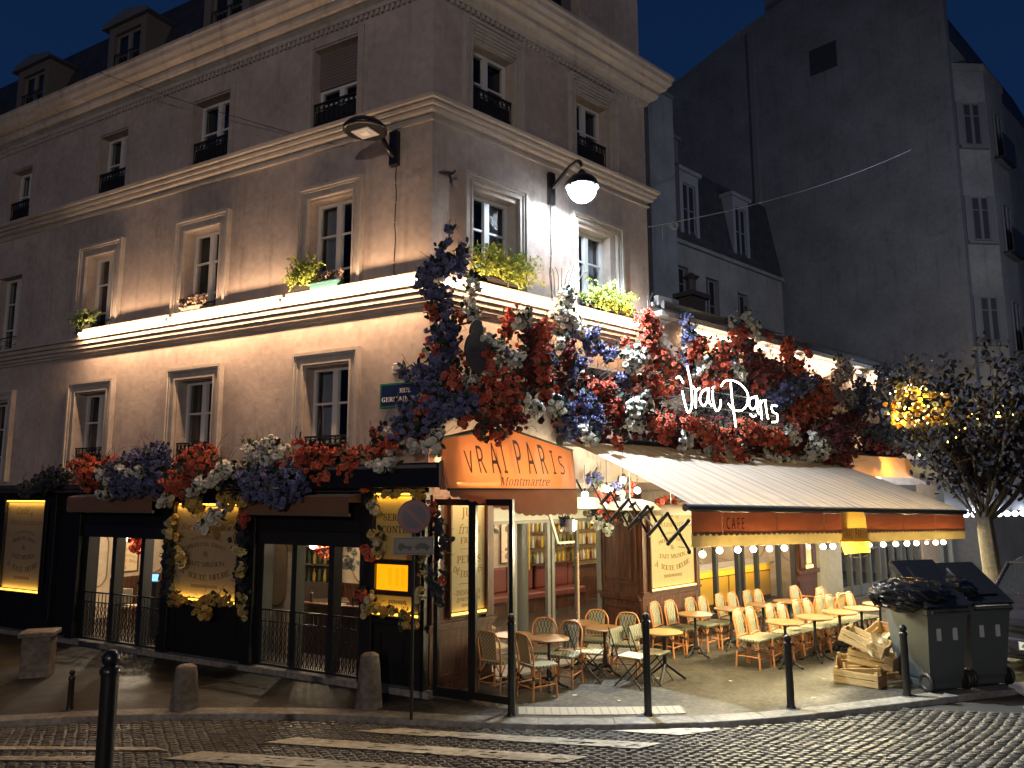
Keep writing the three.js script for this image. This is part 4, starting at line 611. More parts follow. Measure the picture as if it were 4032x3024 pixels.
// cables clipped below both lamps, wall hook, span wires
function cable(label, f, u, h0, h1, off) { const a = f(u, h0, off), t = thing('wall_cable', label, 'cable', a); const q = []; for (let i = 0; i <= 8; i++) { const p = f(u + 0.012 * Math.sin(i * 2.1), h0 + (h1 - h0) * i / 8, off).sub(a); q.push(p); } obj('wire', tube(q, 0.007, 40, 5), M.iron, t); const c = []; for (let h = h0 - 0.3; h > h1; h -= 0.34) { const p = f(u, h, off).sub(a); c.push(ball(p.x, p.y, p.z, 0.016, 7, 5)); } obj('cable_clip', c, mat(0.4, 0.36, 0.3, 0.6), t); }
cable('thin clipped cable running down from the unlit disc lamp', FL, 0.70, 8.3, 6.3, 0.02);
cable('thin clipped cable running down from the lit bowl lamp', FR, 2.73, 8.2, 6.3, 0.02);
{ const a = FR(0.2, 8.05, 0), t = thing('wall_hook', 'small dark iron wire hook on the wall left of the upper right window', 'wall hook', a); t.rotation.y = TR; obj('anchor', [rod([-0.05, 0.03, 0], [0.1, 0, 0.16], 0.022), rod([0.1, 0, 0.16], [0.13, 0.05, 0.2], 0.02), rod([0.06, 0, 0.12], [0.08, -0.13, 0.15], 0.016), ball(0.08, -0.14, 0.15, 0.03)], M.iron, t); }
function span(label, a, b, sag, r, m) { const t = thing('span_wire', label, 'wire', a), q = []; for (let i = 0; i <= 14; i++) { const k = i / 14, p = a.clone().lerp(b, k).sub(a); p.y -= sag * 4 * k * (1 - k); q.push(p); } obj('wire', tube(q, r, 60, 5), m, t); return t; }
span('thin dark wire crossing the left front from the roof edge to the corner', FL(8.2, 11.8, 0.6), FR(0.28, 8.05, 0.2), 0.12, 0.006, M.iron);
{ const a = V(2.9, 8.5, -15.5), b = V(12.4, 13.4, -22.3), t = span('pale overhead wire stretched across the sky over the wing', a, b, 0.25, 0.010, mat(0.35, 0.35, 0.36, 0.6)); const k = V(3.55, 8.72, -15.95).sub(a), g = []; for (let i = 0; i < 3; i++) g.push(new THREE.TorusGeometry(0.10 - 0.008 * i, 0.006, 5, 20).rotateY(0.2 + 0.25 * i).translate(k.x, k.y - 0.03, k.z + 0.02 * i)); g.push(rod([k.x - 0.25, k.y - 0.06, k.z], [k.x - 0.26, k.y - 0.34, k.z], 0.008)); obj('cable_coil', g, mat(0.35, 0.36, 0.38, 0.6), t); }
{ const t = thing('bracket_sensor', 'small white box on a bracket at the right edge of the corner building', 'camera box', FR(5.78, 6.8, 0.05)); t.rotation.y = TR; obj('casing', [rbox(0.1, 0.62, 0.02, 0.24, -0.06, 0.06, 0.015)], mat(0.5, 0.5, 0.5, 0.5), t); obj('arm', [rod([-0.06, -0.1, 0], [0.1, 0.1, 0], 0.02), ball(-0.02, 0.02, 0, 0.07), rod([-0.22, -0.3, 0.02], [-0.22, 0.16, 0.02], 0.012)], M.steel, t); }

// ================================================================ lit lettered panels
const inkFont = (s, f = 'serif', w = '') => `${w} ${s}px ${f}`;
function weathered(c, w, h, base, n = 240) {
  c.fillStyle = base; c.fillRect(0, 0, w, h); let s = 5; const q = () => (s = (s * 16807) % 2147483647) / 2147483647;
  for (let i = 0; i < n; i++) { const x = q() * w, y = q() * h; c.fillStyle = `rgba(60,50,40,${0.1 + 0.35 * q()})`; c.fillRect(x, y, 1 + q() * 2, 3 + q() * 26); }
  for (let x = 0; x < w; x += w / 6) { c.fillStyle = 'rgba(90,75,50,0.25)'; c.fillRect(x, 0, 1.5, h); }
}
function arcText(c, text, cx, y, spread, bend, size, font = 'serif') {  // letters along a shallow arc
  c.font = inkFont(size, font, 'bold'); c.textAlign = 'center'; const n = text.length;
  for (let i = 0; i < n; i++) { const t = n > 1 ? (i / (n - 1)) * 2 - 1 : 0; c.save(); c.translate(cx + t * spread, y + bend * t * t); c.rotate(t * bend / spread * 1.2); c.fillText(text[i], 0, 0); c.restore(); }
}
function leaves(c, cx, y, n, s) { for (const d of [-1, 1]) for (let i = 0; i < n; i++) { for (const k of [-1, 1]) { c.beginPath(); c.ellipse(cx + d * (8 + i * s * 1.6), y + k * s * 0.6, s, s * 0.42, d * k * 0.7, 0, 7); c.fill(); } } }
const gold = '#5d3c08';
const jusTex = canvasTex(360, 800, (c, w, h) => {
  weathered(c, w, h, '#8f8662', 150); c.fillStyle = gold; c.textAlign = 'center';
  c.font = inkFont(92, 'serif', 'bold'); c.fillText('JUS', 190, 105); c.font = inkFont(38, 'serif'); c.fillText('DE', 190, 150);
  c.font = inkFont(92, 'serif', 'italic'); c.fillText('fruits', 190, 232); c.font = inkFont(62, 'serif', 'bold'); c.fillText('FRAIS', 190, 305);
  c.fillRect(90, 345, 200, 4); c.font = inkFont(74, 'serif', 'bold'); c.fillText('PETITS', 190, 450); arcText(c, 'DÉJEUNERS', 180, 555, 145, -40, 60); c.fillRect(80, 600, 210, 5);
  c.font = inkFont(30); c.fillText('\u2726', 190, 632); c.font = inkFont(50, 'serif', 'bold'); c.fillText('- DESSERTS -', 186, 685); c.font = inkFont(44, 'serif', 'italic bold'); c.fillText('gourmands', 186, 728); leaves(c, 186, 762, 5, 9);
});
const produitsDraw = (base, ink) => (c, w, h) => {
  weathered(c, w, h, base, 260); c.fillStyle = ink; c.strokeStyle = ink; c.textAlign = 'center'; const x = w / 2;
  c.font = inkFont(78, 'serif', 'italic'); c.fillText('Café', x - 50, 92); c.font = inkFont(50, 'serif', 'italic'); c.fillText('&', x + 60, 110); c.font = inkFont(64, 'serif', 'italic'); c.fillText('Restauration', x, 182);
  c.lineWidth = 4; for (const d of [0, 12]) { c.beginPath(); c.arc(x, 520, 290 - d, -Math.PI / 2 - 0.42, -Math.PI / 2 + 0.42); c.stroke(); }
  arcText(c, 'PRODUITS FRAIS', x, 306, 128, 26, 40); c.font = inkFont(54, 'serif', 'bold'); c.fillText('&', x, 384); c.font = inkFont(40); c.fillText('\u2666', x - 52, 380); c.fillText('\u2666', x + 52, 380);
  arcText(c, 'FAIT MAISON', x, 464, 124, -12, 50); arcText(c, 'À TOUTE HEURE', x, 566, 172, -46, 56); leaves(c, x, 612, 6, 10);
};
const produitsTex = canvasTex(460, 700, produitsDraw('#8f8662', '#5d3c08'));
const produitsDim = canvasTex(460, 700, produitsDraw('#93836a', '#5a4a38'));
const serviceTex = canvasTex(360, 700, (c, w, h) => { weathered(c, w, h, '#b09a5c', 150); c.fillStyle = '#3c2f1c'; c.textAlign = 'center'; c.font = inkFont(60, 'serif', 'bold'); c.fillText('SERVICE', 190, 150); c.fillText('CONTINU', 190, 225); c.font = inkFont(40); c.fillText('\u2726', 190, 270); leaves(c, 190, 640, 5, 9); });
function litPanel(f, turn, u0, u1, h0, h1, off, tx, label, group, strips, frameMat, k = 2.0) {
  const left = f === FL, x0 = left ? -u1 : u0, x1 = left ? -u0 : u1, xm = (x0 + x1) / 2, hm = (h0 + h1) / 2;
  const t = thing('lettered_panel', label, 'sign panel', f(left ? -xm : xm, hm, off), turn, group), w = x1 - x0, h = h1 - h0;
  obj('back_board', [rbox(-w / 2, w / 2, -h / 2, h / 2, 0, 0.03, 0.008)], frameMat, t);
  const face = new THREE.PlaneGeometry(w - 0.10, h - 0.16).translate(0, 0, 0.036); obj('lettering', face, mat(1, 1, 1, 0.75, { map: tx }), t, true);
  obj('frame', [prism(rect(-w / 2, w / 2, -h / 2, h / 2), 0.03, 0.09, [rect(-w / 2 + 0.025, w / 2 - 0.025, -h / 2 + 0.025, h / 2 - 0.025)])], frameMat, t);
  for (const s of strips) { const y = s * (h / 2 - 0.045); obj('light_strip', [rbox(-w / 2 + 0.03, w / 2 - 0.03, y - 0.014, y + 0.014, 0.04, 0.07, 0.006)], M.amber, t);
    const p = V(0, y - s * 0.03, 0.075).applyAxisAngle(V(0, 1, 0), turn).add(t.position), q = V(0, y - s * 0.4, 0.05).applyAxisAngle(V(0, 1, 0), turn).add(t.position); rectLamp(p, q, w - 0.1, 0.03, 1, 0.58, 0.10, 5 * k); }
  return t;
}
litPanel(FR, TR, 0.36, 1.13, 1.06, 2.86, 0.03, jusTex, 'tall cream panel lettered JUS de fruits FRAIS behind the glass screen', null, [-1], M.wood, 0.7);
litPanel(FR, TR, 5.36, 6.96, 0.98, 2.72, 0.03, produitsTex, 'wide cream panel lettered PRODUITS FRAIS FAIT MAISON on the wooden corner box', null, [-1], M.wood, 0.7);
litPanel(FL, TL, 9.66, 11.18, 0.86, 2.82, 0.06, produitsDim, 'dim lettered panel with amber top and bottom light at the far left', null, [1, -1], M.black);
litPanel(FL, TL, 3.86, 5.60, 1.02, 2.78, 0.06, produitsDim, 'dim lettered panel framed by amber lit flowers between the shop windows', null, [1, -1], M.black);
litPanel(FL, TL, 0.02, 0.95, 1.08, 2.96, 0.06, serviceTex, 'dim yellow lettered panel behind the no parking sign beside the corner', null, [1, -1], M.black);
{ const t = thing('menu_box', 'glowing amber menu box in a black frame on the left front', 'menu box', FL(0.49, 1.68, 0.14), TL); obj('frame', [prism(rect(-0.40, 0.40, -0.26, 0.26), 0, 0.09, [rect(-0.31, 0.31, -0.19, 0.19)])], M.black, t);
  const menu = canvasTex(256, 160, (c, w, h) => { c.fillStyle = '#ffb012'; c.fillRect(0, 0, w, h); c.fillStyle = 'rgba(120,70,0,0.4)'; for (const x of [92, 148, 190]) for (let y = 24; y < 136; y += 7) c.fillRect(x, y, 18 + ((y * 7 + x) % 15), 2.4); });
  const mm = new THREE.MeshStandardMaterial({ map: menu, emissiveMap: menu, roughness: 0.6 }); mm.emissive.setRGB(1, 0.62, 0.2); mm.emissiveIntensity = 0.62;
  obj('lit_screen', new THREE.PlaneGeometry(0.62, 0.38).translate(0, 0, 0.04), mm, t, true); rectLamp(FL(0.49, 1.68, 0.2), FL(0.49, 1.68, 1.2), 0.6, 0.36, 1, 0.58, 0.06, 1.0); }
{ const t = thing('lettered_panel', 'narrow vertical wine list panel with an amber foot on the far wooden pillar', 'sign panel', FR(12.04, 1.9, 0.03), TR);
  obj('board', [rbox(-0.2, 0.2, -0.95, 0.95, 0, 0.05, 0.01)], M.wood, t); obj('lettering', new THREE.PlaneGeometry(0.26, 1.7).translate(0, 0.06, 0.055), mat(1, 1, 1, 0.8, { map: canvasTex(80, 512, (c, w, h) => { weathered(c, w, h, '#c9c0a2', 40); c.fillStyle = '#4a4033'; c.font = inkFont(44, 'serif', 'bold'); c.textAlign = 'center'; [...'VINS'].forEach((l, i) => c.fillText(l, 40, 90 + i * 100)); }) }), t, true);
  obj('light_strip', [rbox(-0.17, 0.17, -0.90, -0.82, 0.05, 0.08, 0.01)], M.amber, t); rectLamp(FR(12.04, 1.12, 0.14), FR(12.04, 1.6, 0.1), 0.3, 0.04, 1, 0.55, 0.08, 6); }
{ const t = thing('street_name_plate', 'blue enamel street name plate reading RUE GERMAIN PILON', 'street sign', FL(0.43, 4.46, 0.02), TL);
  const tx = canvasTex(512, 210, (c, w, h) => { c.fillStyle = '#2f6a4a'; c.fillRect(0, 0, w, h); c.fillStyle = '#16264f'; c.fillRect(14, 14, w - 28, h - 28); c.fillStyle = '#e8e6dc'; c.textAlign = 'center'; c.font = inkFont(54, 'serif', 'bold'); c.fillText('RUE', w / 2, 88); c.font = inkFont(56, 'serif', 'bold'); c.fillText('GERMAIN PILON', w / 2, 160); });
  obj('plate', [rbox(-0.50, 0.50, -0.20, 0.20, 0, 0.02, 0.008)], mat(0.03, 0.14, 0.08, 0.35), t); obj('lettering', new THREE.PlaneGeometry(0.98, 0.38).translate(0, 0, 0.023), mat(1, 1, 1, 0.3, { map: tx }), t, true); }
{ const t = thing('flood_light', 'small pale wall light above the street name plate', 'wall light', FL(0.62, 4.86, 0.0), TL); obj('casing', [rbox(-0.07, 0.07, -0.06, 0.06, 0, 0.06, 0.01), rbox(0.03, 0.17, -0.03, 0.09, 0.08, 0.16, 0.02), rod([0, 0, 0.05], [0.08, 0.02, 0.1], 0.015)], mat(0.45, 0.43, 0.4, 0.5), t); }
{ const t = thing('hanging_sign', 'dark scalloped hanging sign with faint lettering among the corner flowers', 'hanging sign', FR(0.42, 5.12, 0.62), TR);
  const s = new THREE.Shape(); s.moveTo(-0.07, 0.42); s.quadraticCurveTo(0.0, 0.48, 0.08, 0.42); s.quadraticCurveTo(0.13, 0.3, 0.12, 0.2); s.quadraticCurveTo(0.26, 0.05, 0.22, -0.12); s.quadraticCurveTo(0.16, -0.24, 0.12, -0.3); s.quadraticCurveTo(0.08, -0.36, 0.05, -0.39); s.lineTo(-0.05, -0.39); s.quadraticCurveTo(-0.2, -0.2, -0.23, -0.05); s.quadraticCurveTo(-0.22, 0.12, -0.13, 0.2); s.quadraticCurveTo(-0.14, 0.32, -0.07, 0.42);
  obj('plaque', [new THREE.ExtrudeGeometry(s, { depth: 0.03, bevelEnabled: true, bevelSize: 0.008, bevelThickness: 0.008, bevelSegments: 2 })], mat(0.06, 0.055, 0.055, 0.6), t);
  obj('lettering', new THREE.PlaneGeometry(0.34, 0.24).translate(0, -0.06, 0.043), mat(1, 1, 1, 0.6, { map: canvasTex(200, 140, (c) => { c.fillStyle = '#443f3f'; c.fillRect(0, 0, 200, 140); c.fillStyle = '#1c1a1c'; c.textAlign = 'center'; c.font = '44px sans-serif'; c.fillText('VRAI PARIS', 100, 70, 180); c.font = 'italic 24px serif'; c.fillText('Montmartre', 100, 112); }) }), t, true);
  obj('bracket', [rod([0, 0.44, 0.015], [0, 0.44, -0.62], 0.018)], M.iron, t); }
// neon lettering
{
  const t = thing('neon_sign', 'white neon script sign reading Vrai Paris among the flowers', 'neon sign', FR(6.8, 4.75, 1.05), TR), g = glow(1, 0.93, 0.78, 8);
  NEON.forEach((s) => { const p = []; for (let i = 0; i < s.length; i += 2) p.push([s[i] - 6.8, s[i + 1] - 4.75, 0]); obj('neon_tube', [tube(p, 0.0145, p.length * 5, 7), ball(...p[0], 0.0145, 8, 6), ball(...p[p.length - 1], 0.0145, 8, 6)], g, t); });
  const us = NEON.flatMap((s) => s.filter((_, i) => i % 2 === 0)), a = Math.min(...us) - 6.8, b = Math.max(...us) - 6.8;
  obj('support_rail', [rod([a, -0.15, -0.05], [b, -0.15, -0.05], 0.012), rod([a, 0.18, -0.05], [b, 0.18, -0.05], 0.012), rod([a + 0.2, 0, -0.06], [a + 0.2, 0, -1], 0.014), rod([b - 0.2, 0, -0.06], [b - 0.2, 0, -1], 0.014)], M.iron, t);
  for (const k of [0.15, 0.5, 0.85]) { const u = 6.8 + a + (b - a) * k; rectLamp(FR(u, 4.75, 1.10), FR(u, 4.7, 2.0), 0.6, 0.4, 1, 0.92, 0.76, 0.9); }
}
// ================================================================ flowers
const petal = (len, wid, cup, ruf) => {   // a bent, frilled petal growing along +y
  const g = new THREE.PlaneGeometry(1, 1, 2, 2), p = g.attributes.position;
  for (let i = 0; i < p.count; i++) { const x = p.getX(i) * 2; let y = p.getY(i) + 0.5; y -= 0.24 * x * x * y; const w = wid * (0.45 + 0.75 * Math.sin(Math.PI * (0.15 + 0.62 * y))); p.setXYZ(i, x * w * 0.5, y * len, cup * (y * y) + 0.25 * wid * x * x * y + (y > 0.7 ? ruf * (rnd() - 0.5) : 0)); }
  g.computeVertexNormals(); return g;
};
function blossom(r, layers, wid, ruf) {
  const l = [];
  for (const [n, el, sc, cup] of layers) for (let i = 0; i < n; i++) {
    const g = petal(r * sc, r * wid, r * cup, r * ruf), a = i / n * 6.283 + el * 3 + rr(-0.2, 0.2);
    g.rotateX(Math.PI / 2 - el + rr(-0.15, 0.15)).rotateY(a); l.push(g.translate(0, 0, 0));
  }
  return boxUV(merge(l));
}
const BLO = {
  rose: [0, 1, 2].map(() => blossom(1, [[6, -0.5, 0.95, 0.3], [6, 0.15, 1.0, 0.35], [5, 0.7, 0.9, 0.45], [4, 1.2, 0.75, 0.4]], 0.95, 0.14)),
  ruffle: [0, 1, 2].map(() => blossom(1, [[7, -0.6, 0.9, 0.1], [7, 0.05, 1.02, 0.12], [6, 0.6, 0.98, 0.15], [5, 1.15, 0.85, 0.1]], 0.75, 0.34)),
  floret: [0, 1, 2].map(() => blossom(1, [[6, -0.7, 0.95, 0.05], [7, -0.1, 1.0, 0.02], [7, 0.45, 1.0, 0.02], [5, 1.1, 0.95, 0.02]], 0.58, 0.22)),
};
const cloth = (r, g, b) => phys(r, g, b, 0.85, { map: T.fabric, transmission: 0.12, thickness: 0 });
const COL = {
  red: [BLO.ruffle, [[0.66, 0.12, 0.06], [0.72, 0.17, 0.075], [0.56, 0.08, 0.05], [0.68, 0.18, 0.11]]],
  dark: [BLO.ruffle, [[0.20, 0.022, 0.024], [0.27, 0.035, 0.03], [0.14, 0.018, 0.022]]],
  blue: [BLO.floret, [[0.14, 0.165, 0.36], [0.19, 0.21, 0.44], [0.10, 0.11, 0.26], [0.23, 0.23, 0.42]]],
  navy: [BLO.floret, [[0.035, 0.04, 0.085], [0.055, 0.05, 0.10], [0.025, 0.032, 0.06]]],
  white: [BLO.rose, [[0.74, 0.74, 0.67], [0.80, 0.79, 0.73], [0.66, 0.65, 0.55]]],
  cream: [BLO.rose, [[0.62, 0.52, 0.26], [0.66, 0.60, 0.40], [0.60, 0.42, 0.12]]],
  tan: [BLO.rose, [[0.36, 0.30, 0.25], [0.28, 0.23, 0.21], [0.42, 0.36, 0.29]]],
  amber: [BLO.rose, [[0.62, 0.40, 0.08], [0.60, 0.30, 0.06], [0.66, 0.5, 0.14]]],
};
for (const k in COL) COL[k][1] = COL[k][1].map((c) => cloth(...c));
const mixMat = () => { const c = COL[['red', 'dark', 'blue', 'navy', 'dark', 'red', 'white', 'navy'][Math.floor(rnd() * 8)]][1]; return c[Math.floor(rnd() * c.length)]; };
COL.mix = [BLO.ruffle, COL.dark[1]];
const leafMat = phys(0.022, 0.040, 0.026, 0.8, { specularIntensity: 0.3 }), twigMat = mat(0.06, 0.045, 0.035, 0.9);
const leafGeo = (s) => { const g = petal(s, s * 0.5, s * 0.15, 0); return g; };
for (const [kind, label, strokes] of BUNCHES) {
  const f = strokes[0], t = thing('flower_bunch', label, 'flowers', V(f[1], f[2], f[3]), 0), o = t.position, [geos, mats] = COL[kind], small = BLO.floret === geos;
  const spots = [], twigs = [], lv = [];
  for (const s of strokes) {
    const R = s[0] * 1.22, pts = []; for (let i = 1; i < s.length; i += 3) pts.push(V(s[i], s[i + 1], s[i + 2]).sub(o));
    let len = 0; for (let i = 1; i < pts.length; i++) len += pts[i].distanceTo(pts[i - 1]);
    if (pts.length > 1) twigs.push(tube(pts, 0.012, pts.length * 3, 5));
    const br = Math.min(small ? 0.048 : 0.053, R * 0.62), n = Math.ceil((len * 2 * R + 3.14 * R * R) * 0.50 / (br * br) * (kind === 'mix' ? 0.75 : 1.25));
    for (let i = 0; i < n; i++) {
      const d = rnd() * (len + R * 0.8) - R * 0.4; let c, q = Math.max(0, Math.min(len, d));
      c = pts[0]; for (let j = 1; j < pts.length; j++) { const L = pts[j].distanceTo(pts[j - 1]); if (q <= L || j === pts.length - 1) { c = pts[j - 1].clone().lerp(pts[j], L ? Math.min(1, q / L) : 0); break; } q -= L; }
      let dir; do { dir = V(rr(-1, 1), rr(-1, 1), rr(-1, 1)); } while (dir.length() > 1 || dir.length() < 0.1);
      const rad = Math.pow(rnd(), 0.45) * R * 1.05; dir.normalize(); if (dir.dot(nR) < -0.3) dir.addScaledVector(nR, 0.9).normalize();
      spots.push([c.clone().addScaledVector(dir, rad), dir, br * rr(0.78, 1.18)]);
    }
    for (let i = 0; i < n * 0.8; i++) { const c = spots[spots.length - 1 - Math.floor(rnd() * Math.min(n, spots.length))]; const g = leafGeo(rr(0.07, 0.13)); g.rotateX(rr(-1.6, 1.6)).rotateY(rr(0, 6.3)).rotateZ(rr(-1, 1)).translate(c[0].x + rr(-0.07, 0.07), c[0].y + rr(-0.07, 0.07), c[0].z + rr(-0.06, 0.04)); lv.push(g); }
    for (let i = 0; i < n * 0.16; i++) { const c = spots[spots.length - 1 - Math.floor(rnd() * Math.min(n, spots.length))]; twigs.push(tube([[c[0].x, c[0].y, c[0].z], [c[0].x + c[1].x * R * 0.5 + rr(-0.05, 0.05), c[0].y + c[1].y * R * 0.5 + rr(0, 0.12), c[0].z + c[1].z * R * 0.5], [c[0].x + c[1].x * R * 0.9 + rr(-0.1, 0.1), c[0].y + c[1].y * R * 0.9 + rr(0.02, 0.2), c[0].z + c[1].z * R * 0.9]], 0.004, 4, 3)); }
  }
  const Y = V(0, 1, 0), cap = 300;
  const over = [];
  spots.forEach(([p, d, r], i) => {
    const g = geos[Math.floor(rnd() * 3)], q = new THREE.Quaternion().setFromUnitVectors(Y, d.clone().add(V(rr(-0.3, 0.3), rr(-0.1, 0.4), rr(0, 0.4))).normalize());
    if (i < cap) { const b = new THREE.Mesh(g, kind === 'mix' ? mixMat() : mats[Math.floor(rnd() * mats.length)]); b.name = 'blossom'; b.position.copy(p); b.quaternion.copy(q); b.scale.setScalar(r); t.add(b); }
    else { const h = g.clone(); h.applyMatrix4(new THREE.Matrix4().compose(p, q, V(r, r, r))); over.push(h); }
  });
  if (over.length) { const b = obj('blossoms', over, mats[0], t); b.userData.kind = 'stuff'; }
  if (twigs.length) obj('twig', twigs, twigMat, t).userData.kind = 'stuff';
  if (lv.length) { const m = obj('foliage', lv, leafMat, t); m.userData.kind = 'stuff'; }
}
{ const l = [], a = FR(2.62, 6.45, 0.3), t = thing('bare_twigs', 'bare dark twigs standing between the fern box and the white flower spray', 'twigs', a);
  for (let i = 0; i < 9; i++) { const x = -0.15 + 0.07 * i; l.push(tube([[x * 0.3, -0.5, 0], [x * 0.7, -0.1, rr(-0.05, 0.05)], [x, 0.2 + rr(0, 0.15), rr(-0.08, 0.08)], [x * 1.25 + rr(-0.05, 0.05), 0.42 + rr(0, 0.12), 0]], 0.007, 10, 4)); } obj('twig', l, twigMat, t); }
// window boxes
function planter(label, f, u, h, off, w, boxM, kind, n, spread, mats2, turn, drop = 0.25) {
  const t = thing('window_box', label, 'planter', f(u, h, off), turn); obj('trough', [prism([[-w / 2 + 0.03, 0], [w / 2 - 0.03, 0], [w / 2, 0.16], [-w / 2, 0.16]], -0.08, 0.08), box(-w / 2 - 0.012, w / 2 + 0.012, 0.15, 0.17, -0.095, 0.095)], boxM, t);
  const stems = [], tufts = [[], []];
  for (let i = 0; i < n; i++) {
    const x = rr(-w / 2, w / 2) * 0.9, a = rr(0, 6.28), L = spread * rr(0.4, 1.05), out = V(Math.cos(a) * 0.85 + x * 1.2, 0, Math.sin(a) * 0.5 + 0.30).multiplyScalar(L * 0.75), top = kind === 'fern' ? L * rr(0.35, 1.25) : L * rr(0.5, 1);
    const e = V(x + out.x, 0.15 + top * 0.85 - drop * rnd() * (out.z > 0.1 ? 1 : 0.3), out.z), m = V(x + out.x * 0.5, 0.17 + top, out.z * 0.5), s = V(x, 0.14, 0);
    const c = new THREE.QuadraticBezierCurve3(s, m, e); stems.push(new THREE.TubeGeometry(c, 6, 0.003, 3));
    const k = kind === 'fern' ? 26 : 9; for (let q = 0; q < k; q++) { const p = c.getPoint(0.25 + 0.75 * q / k), z = kind === 'fern' ? rr(0.022, 0.046) : rr(0.03, 0.07); const g = new THREE.PlaneGeometry(z * 0.55, z).translate(0, z / 2, 0).rotateX(rr(-1.5, 1.5)).rotateY(rr(0, 6.3)).rotateZ(rr(-1.5, 1.5)).translate(p.x + rr(-0.025, 0.025), p.y + rr(-0.025, 0.025), p.z + rr(-0.025, 0.025)); tufts[Math.floor(rnd() * 2)].push(g); }
  }
  obj('stem', stems, mats2[0], t); tufts.forEach((l, i) => { const m = obj('foliage', l, mats2[i], t); m.userData.kind = 'stuff'; });
}
const fernM = [phys(0.34, 0.36, 0.05, 0.8, { transmission: 0.0 }), phys(0.16, 0.26, 0.05, 0.8, {})], dullM = [phys(0.16, 0.13, 0.08, 0.9, {}), phys(0.24, 0.15, 0.12, 0.9, {})], greenM = [phys(0.07, 0.12, 0.03, 0.8, {}), phys(0.13, 0.17, 0.04, 0.8, {})];
planter('big bushy yellow green fern box under the window right of the corner', FR, 1.42, 6.30, 0.12, 0.8, M.dark, 'fern', 240, 0.62, fernM, TR);
planter('feathery yellow green fern box under the far right lit window', FR, 4.22, 6.26, 0.12, 0.75, M.dark, 'fern', 200, 0.55, fernM, TR);
planter('small green plant pot at the left of the far right lit window', FR, 3.62, 6.28, 0.1, 0.34, M.dark, 'leaf', 36, 0.3, greenM, TR);
planter('teal trough with yellow green fern on the cornice left of the corner', FL, 2.02, 6.28, 0.16, 0.62, mat(0.06, 0.17, 0.17, 0.5), 'leaf', 20, 0.28, dullM, TL);
planter('yellow fern spilling at the left end of the teal trough', FL, 2.52, 6.30, 0.14, 0.4, M.dark, 'fern', 110, 0.48, fernM, TL);
planter('grey trough of withered pinkish plants on the middle left sill', FL, 5.36, 6.27, 0.14, 0.55, mat(0.18, 0.17, 0.16, 0.7), 'leaf', 50, 0.34, dullM, TL);
planter('dark pot of dim green leaves at the far left end of the light tubes', FL, 8.72, 6.26, 0.14, 0.5, M.dark, 'leaf', 70, 0.42, greenM, TL);
// ================================================================ awnings
const sans = await new FontLoader().loadAsync('fonts/droid/droid_sans_regular.typeface.json');
const fabricOrange = phys(0.52, 0.17, 0.055, 0.85, { map: T.fabric, transmission: 0.5, thickness: 0 });
const fabricRust = phys(0.40, 0.185, 0.085, 0.9, { map: T.fabric, transmission: 0.6, thickness: 0 });
const fabricCream = phys(0.62, 0.52, 0.30, 0.9, { map: T.fabric, transmission: 0.4, thickness: 0 });
const fabricTop = phys(0.33, 0.255, 0.165, 0.9, { map: T.awning, transmission: 0.4, thickness: 0 });
function quadSheet(a, b, c, d, nu, nv, push) {        // a-b along the top, d-c along the bottom; push(s, t) moves along the normal; uv in metres
  const n = b.clone().sub(a).cross(d.clone().sub(a)).normalize(), pos = [], uv = [], W = a.distanceTo(b), H = a.distanceTo(d);
  const at = (s, t) => a.clone().lerp(b, s).lerp(d.clone().lerp(c, s), t).addScaledVector(n, push ? push(s, t) : 0);
  for (let i = 0; i < nu; i++) for (let j = 0; j < nv; j++) { const q = [[i, j], [i + 1, j], [i + 1, j + 1], [i, j], [i + 1, j + 1], [i, j + 1]]; for (const [x, y] of q) { const p = at(x / nu, y / nv); pos.push(p.x, p.y, p.z); uv.push(x / nu * W, y / nv * H); } }
  const g = new THREE.BufferGeometry(); g.setAttribute('position', new THREE.Float32BufferAttribute(pos, 3)); g.setAttribute('uv', new THREE.Float32BufferAttribute(uv, 2)); g.computeVertexNormals(); return g;
}
function smooth(g) { const k = {}, p = g.attributes.position, n = g.attributes.normal; for (let i = 0; i < p.count; i++) { const q = [p.getX(i), p.getY(i), p.getZ(i)].map((v) => v.toFixed(3)).join(); (k[q] ||= []).push(i); } for (const q in k) { const s = V(); for (const i of k[q]) s.add(V(n.getX(i), n.getY(i), n.getZ(i))); s.normalize(); for (const i of k[q]) n.setXYZ(i, s.x, s.y, s.z); } return g; }
function valance(a, b, drop, scal, n, z, dropFn) {    // hanging strip between two points, scalloped along its lower edge
  const W = a.distanceTo(b), pts = [[0, 0]]; const df = dropFn || (() => drop);
  for (let i = 0; i < n; i++) for (let k = 0; k <= 6; k++) { const s = (i + k / 6) / n; pts.push([s * W, -df(s) - scal * Math.sin(k / 6 * Math.PI)]); }
  pts.push([W, 0]); const g = prism(pts.reverse(), 0, 0.006), x = b.clone().sub(a).normalize(), zz = x.clone().cross(V(0, 1, 0)).normalize();
  return g.applyMatrix4(new THREE.Matrix4().makeBasis(x, V(0, 1, 0), zz)).translate(a.x + zz.x * z, a.y, a.z + zz.z * z);
}
const A0 = V(2.66, 2.70, -11.5), A1 = V(10.12, 2.45, -17.3);           // the front bar of the big awning
const AB0 = FR(2.78, 3.84, 0.22), AB1 = FR(12.3, 3.84, 0.22);
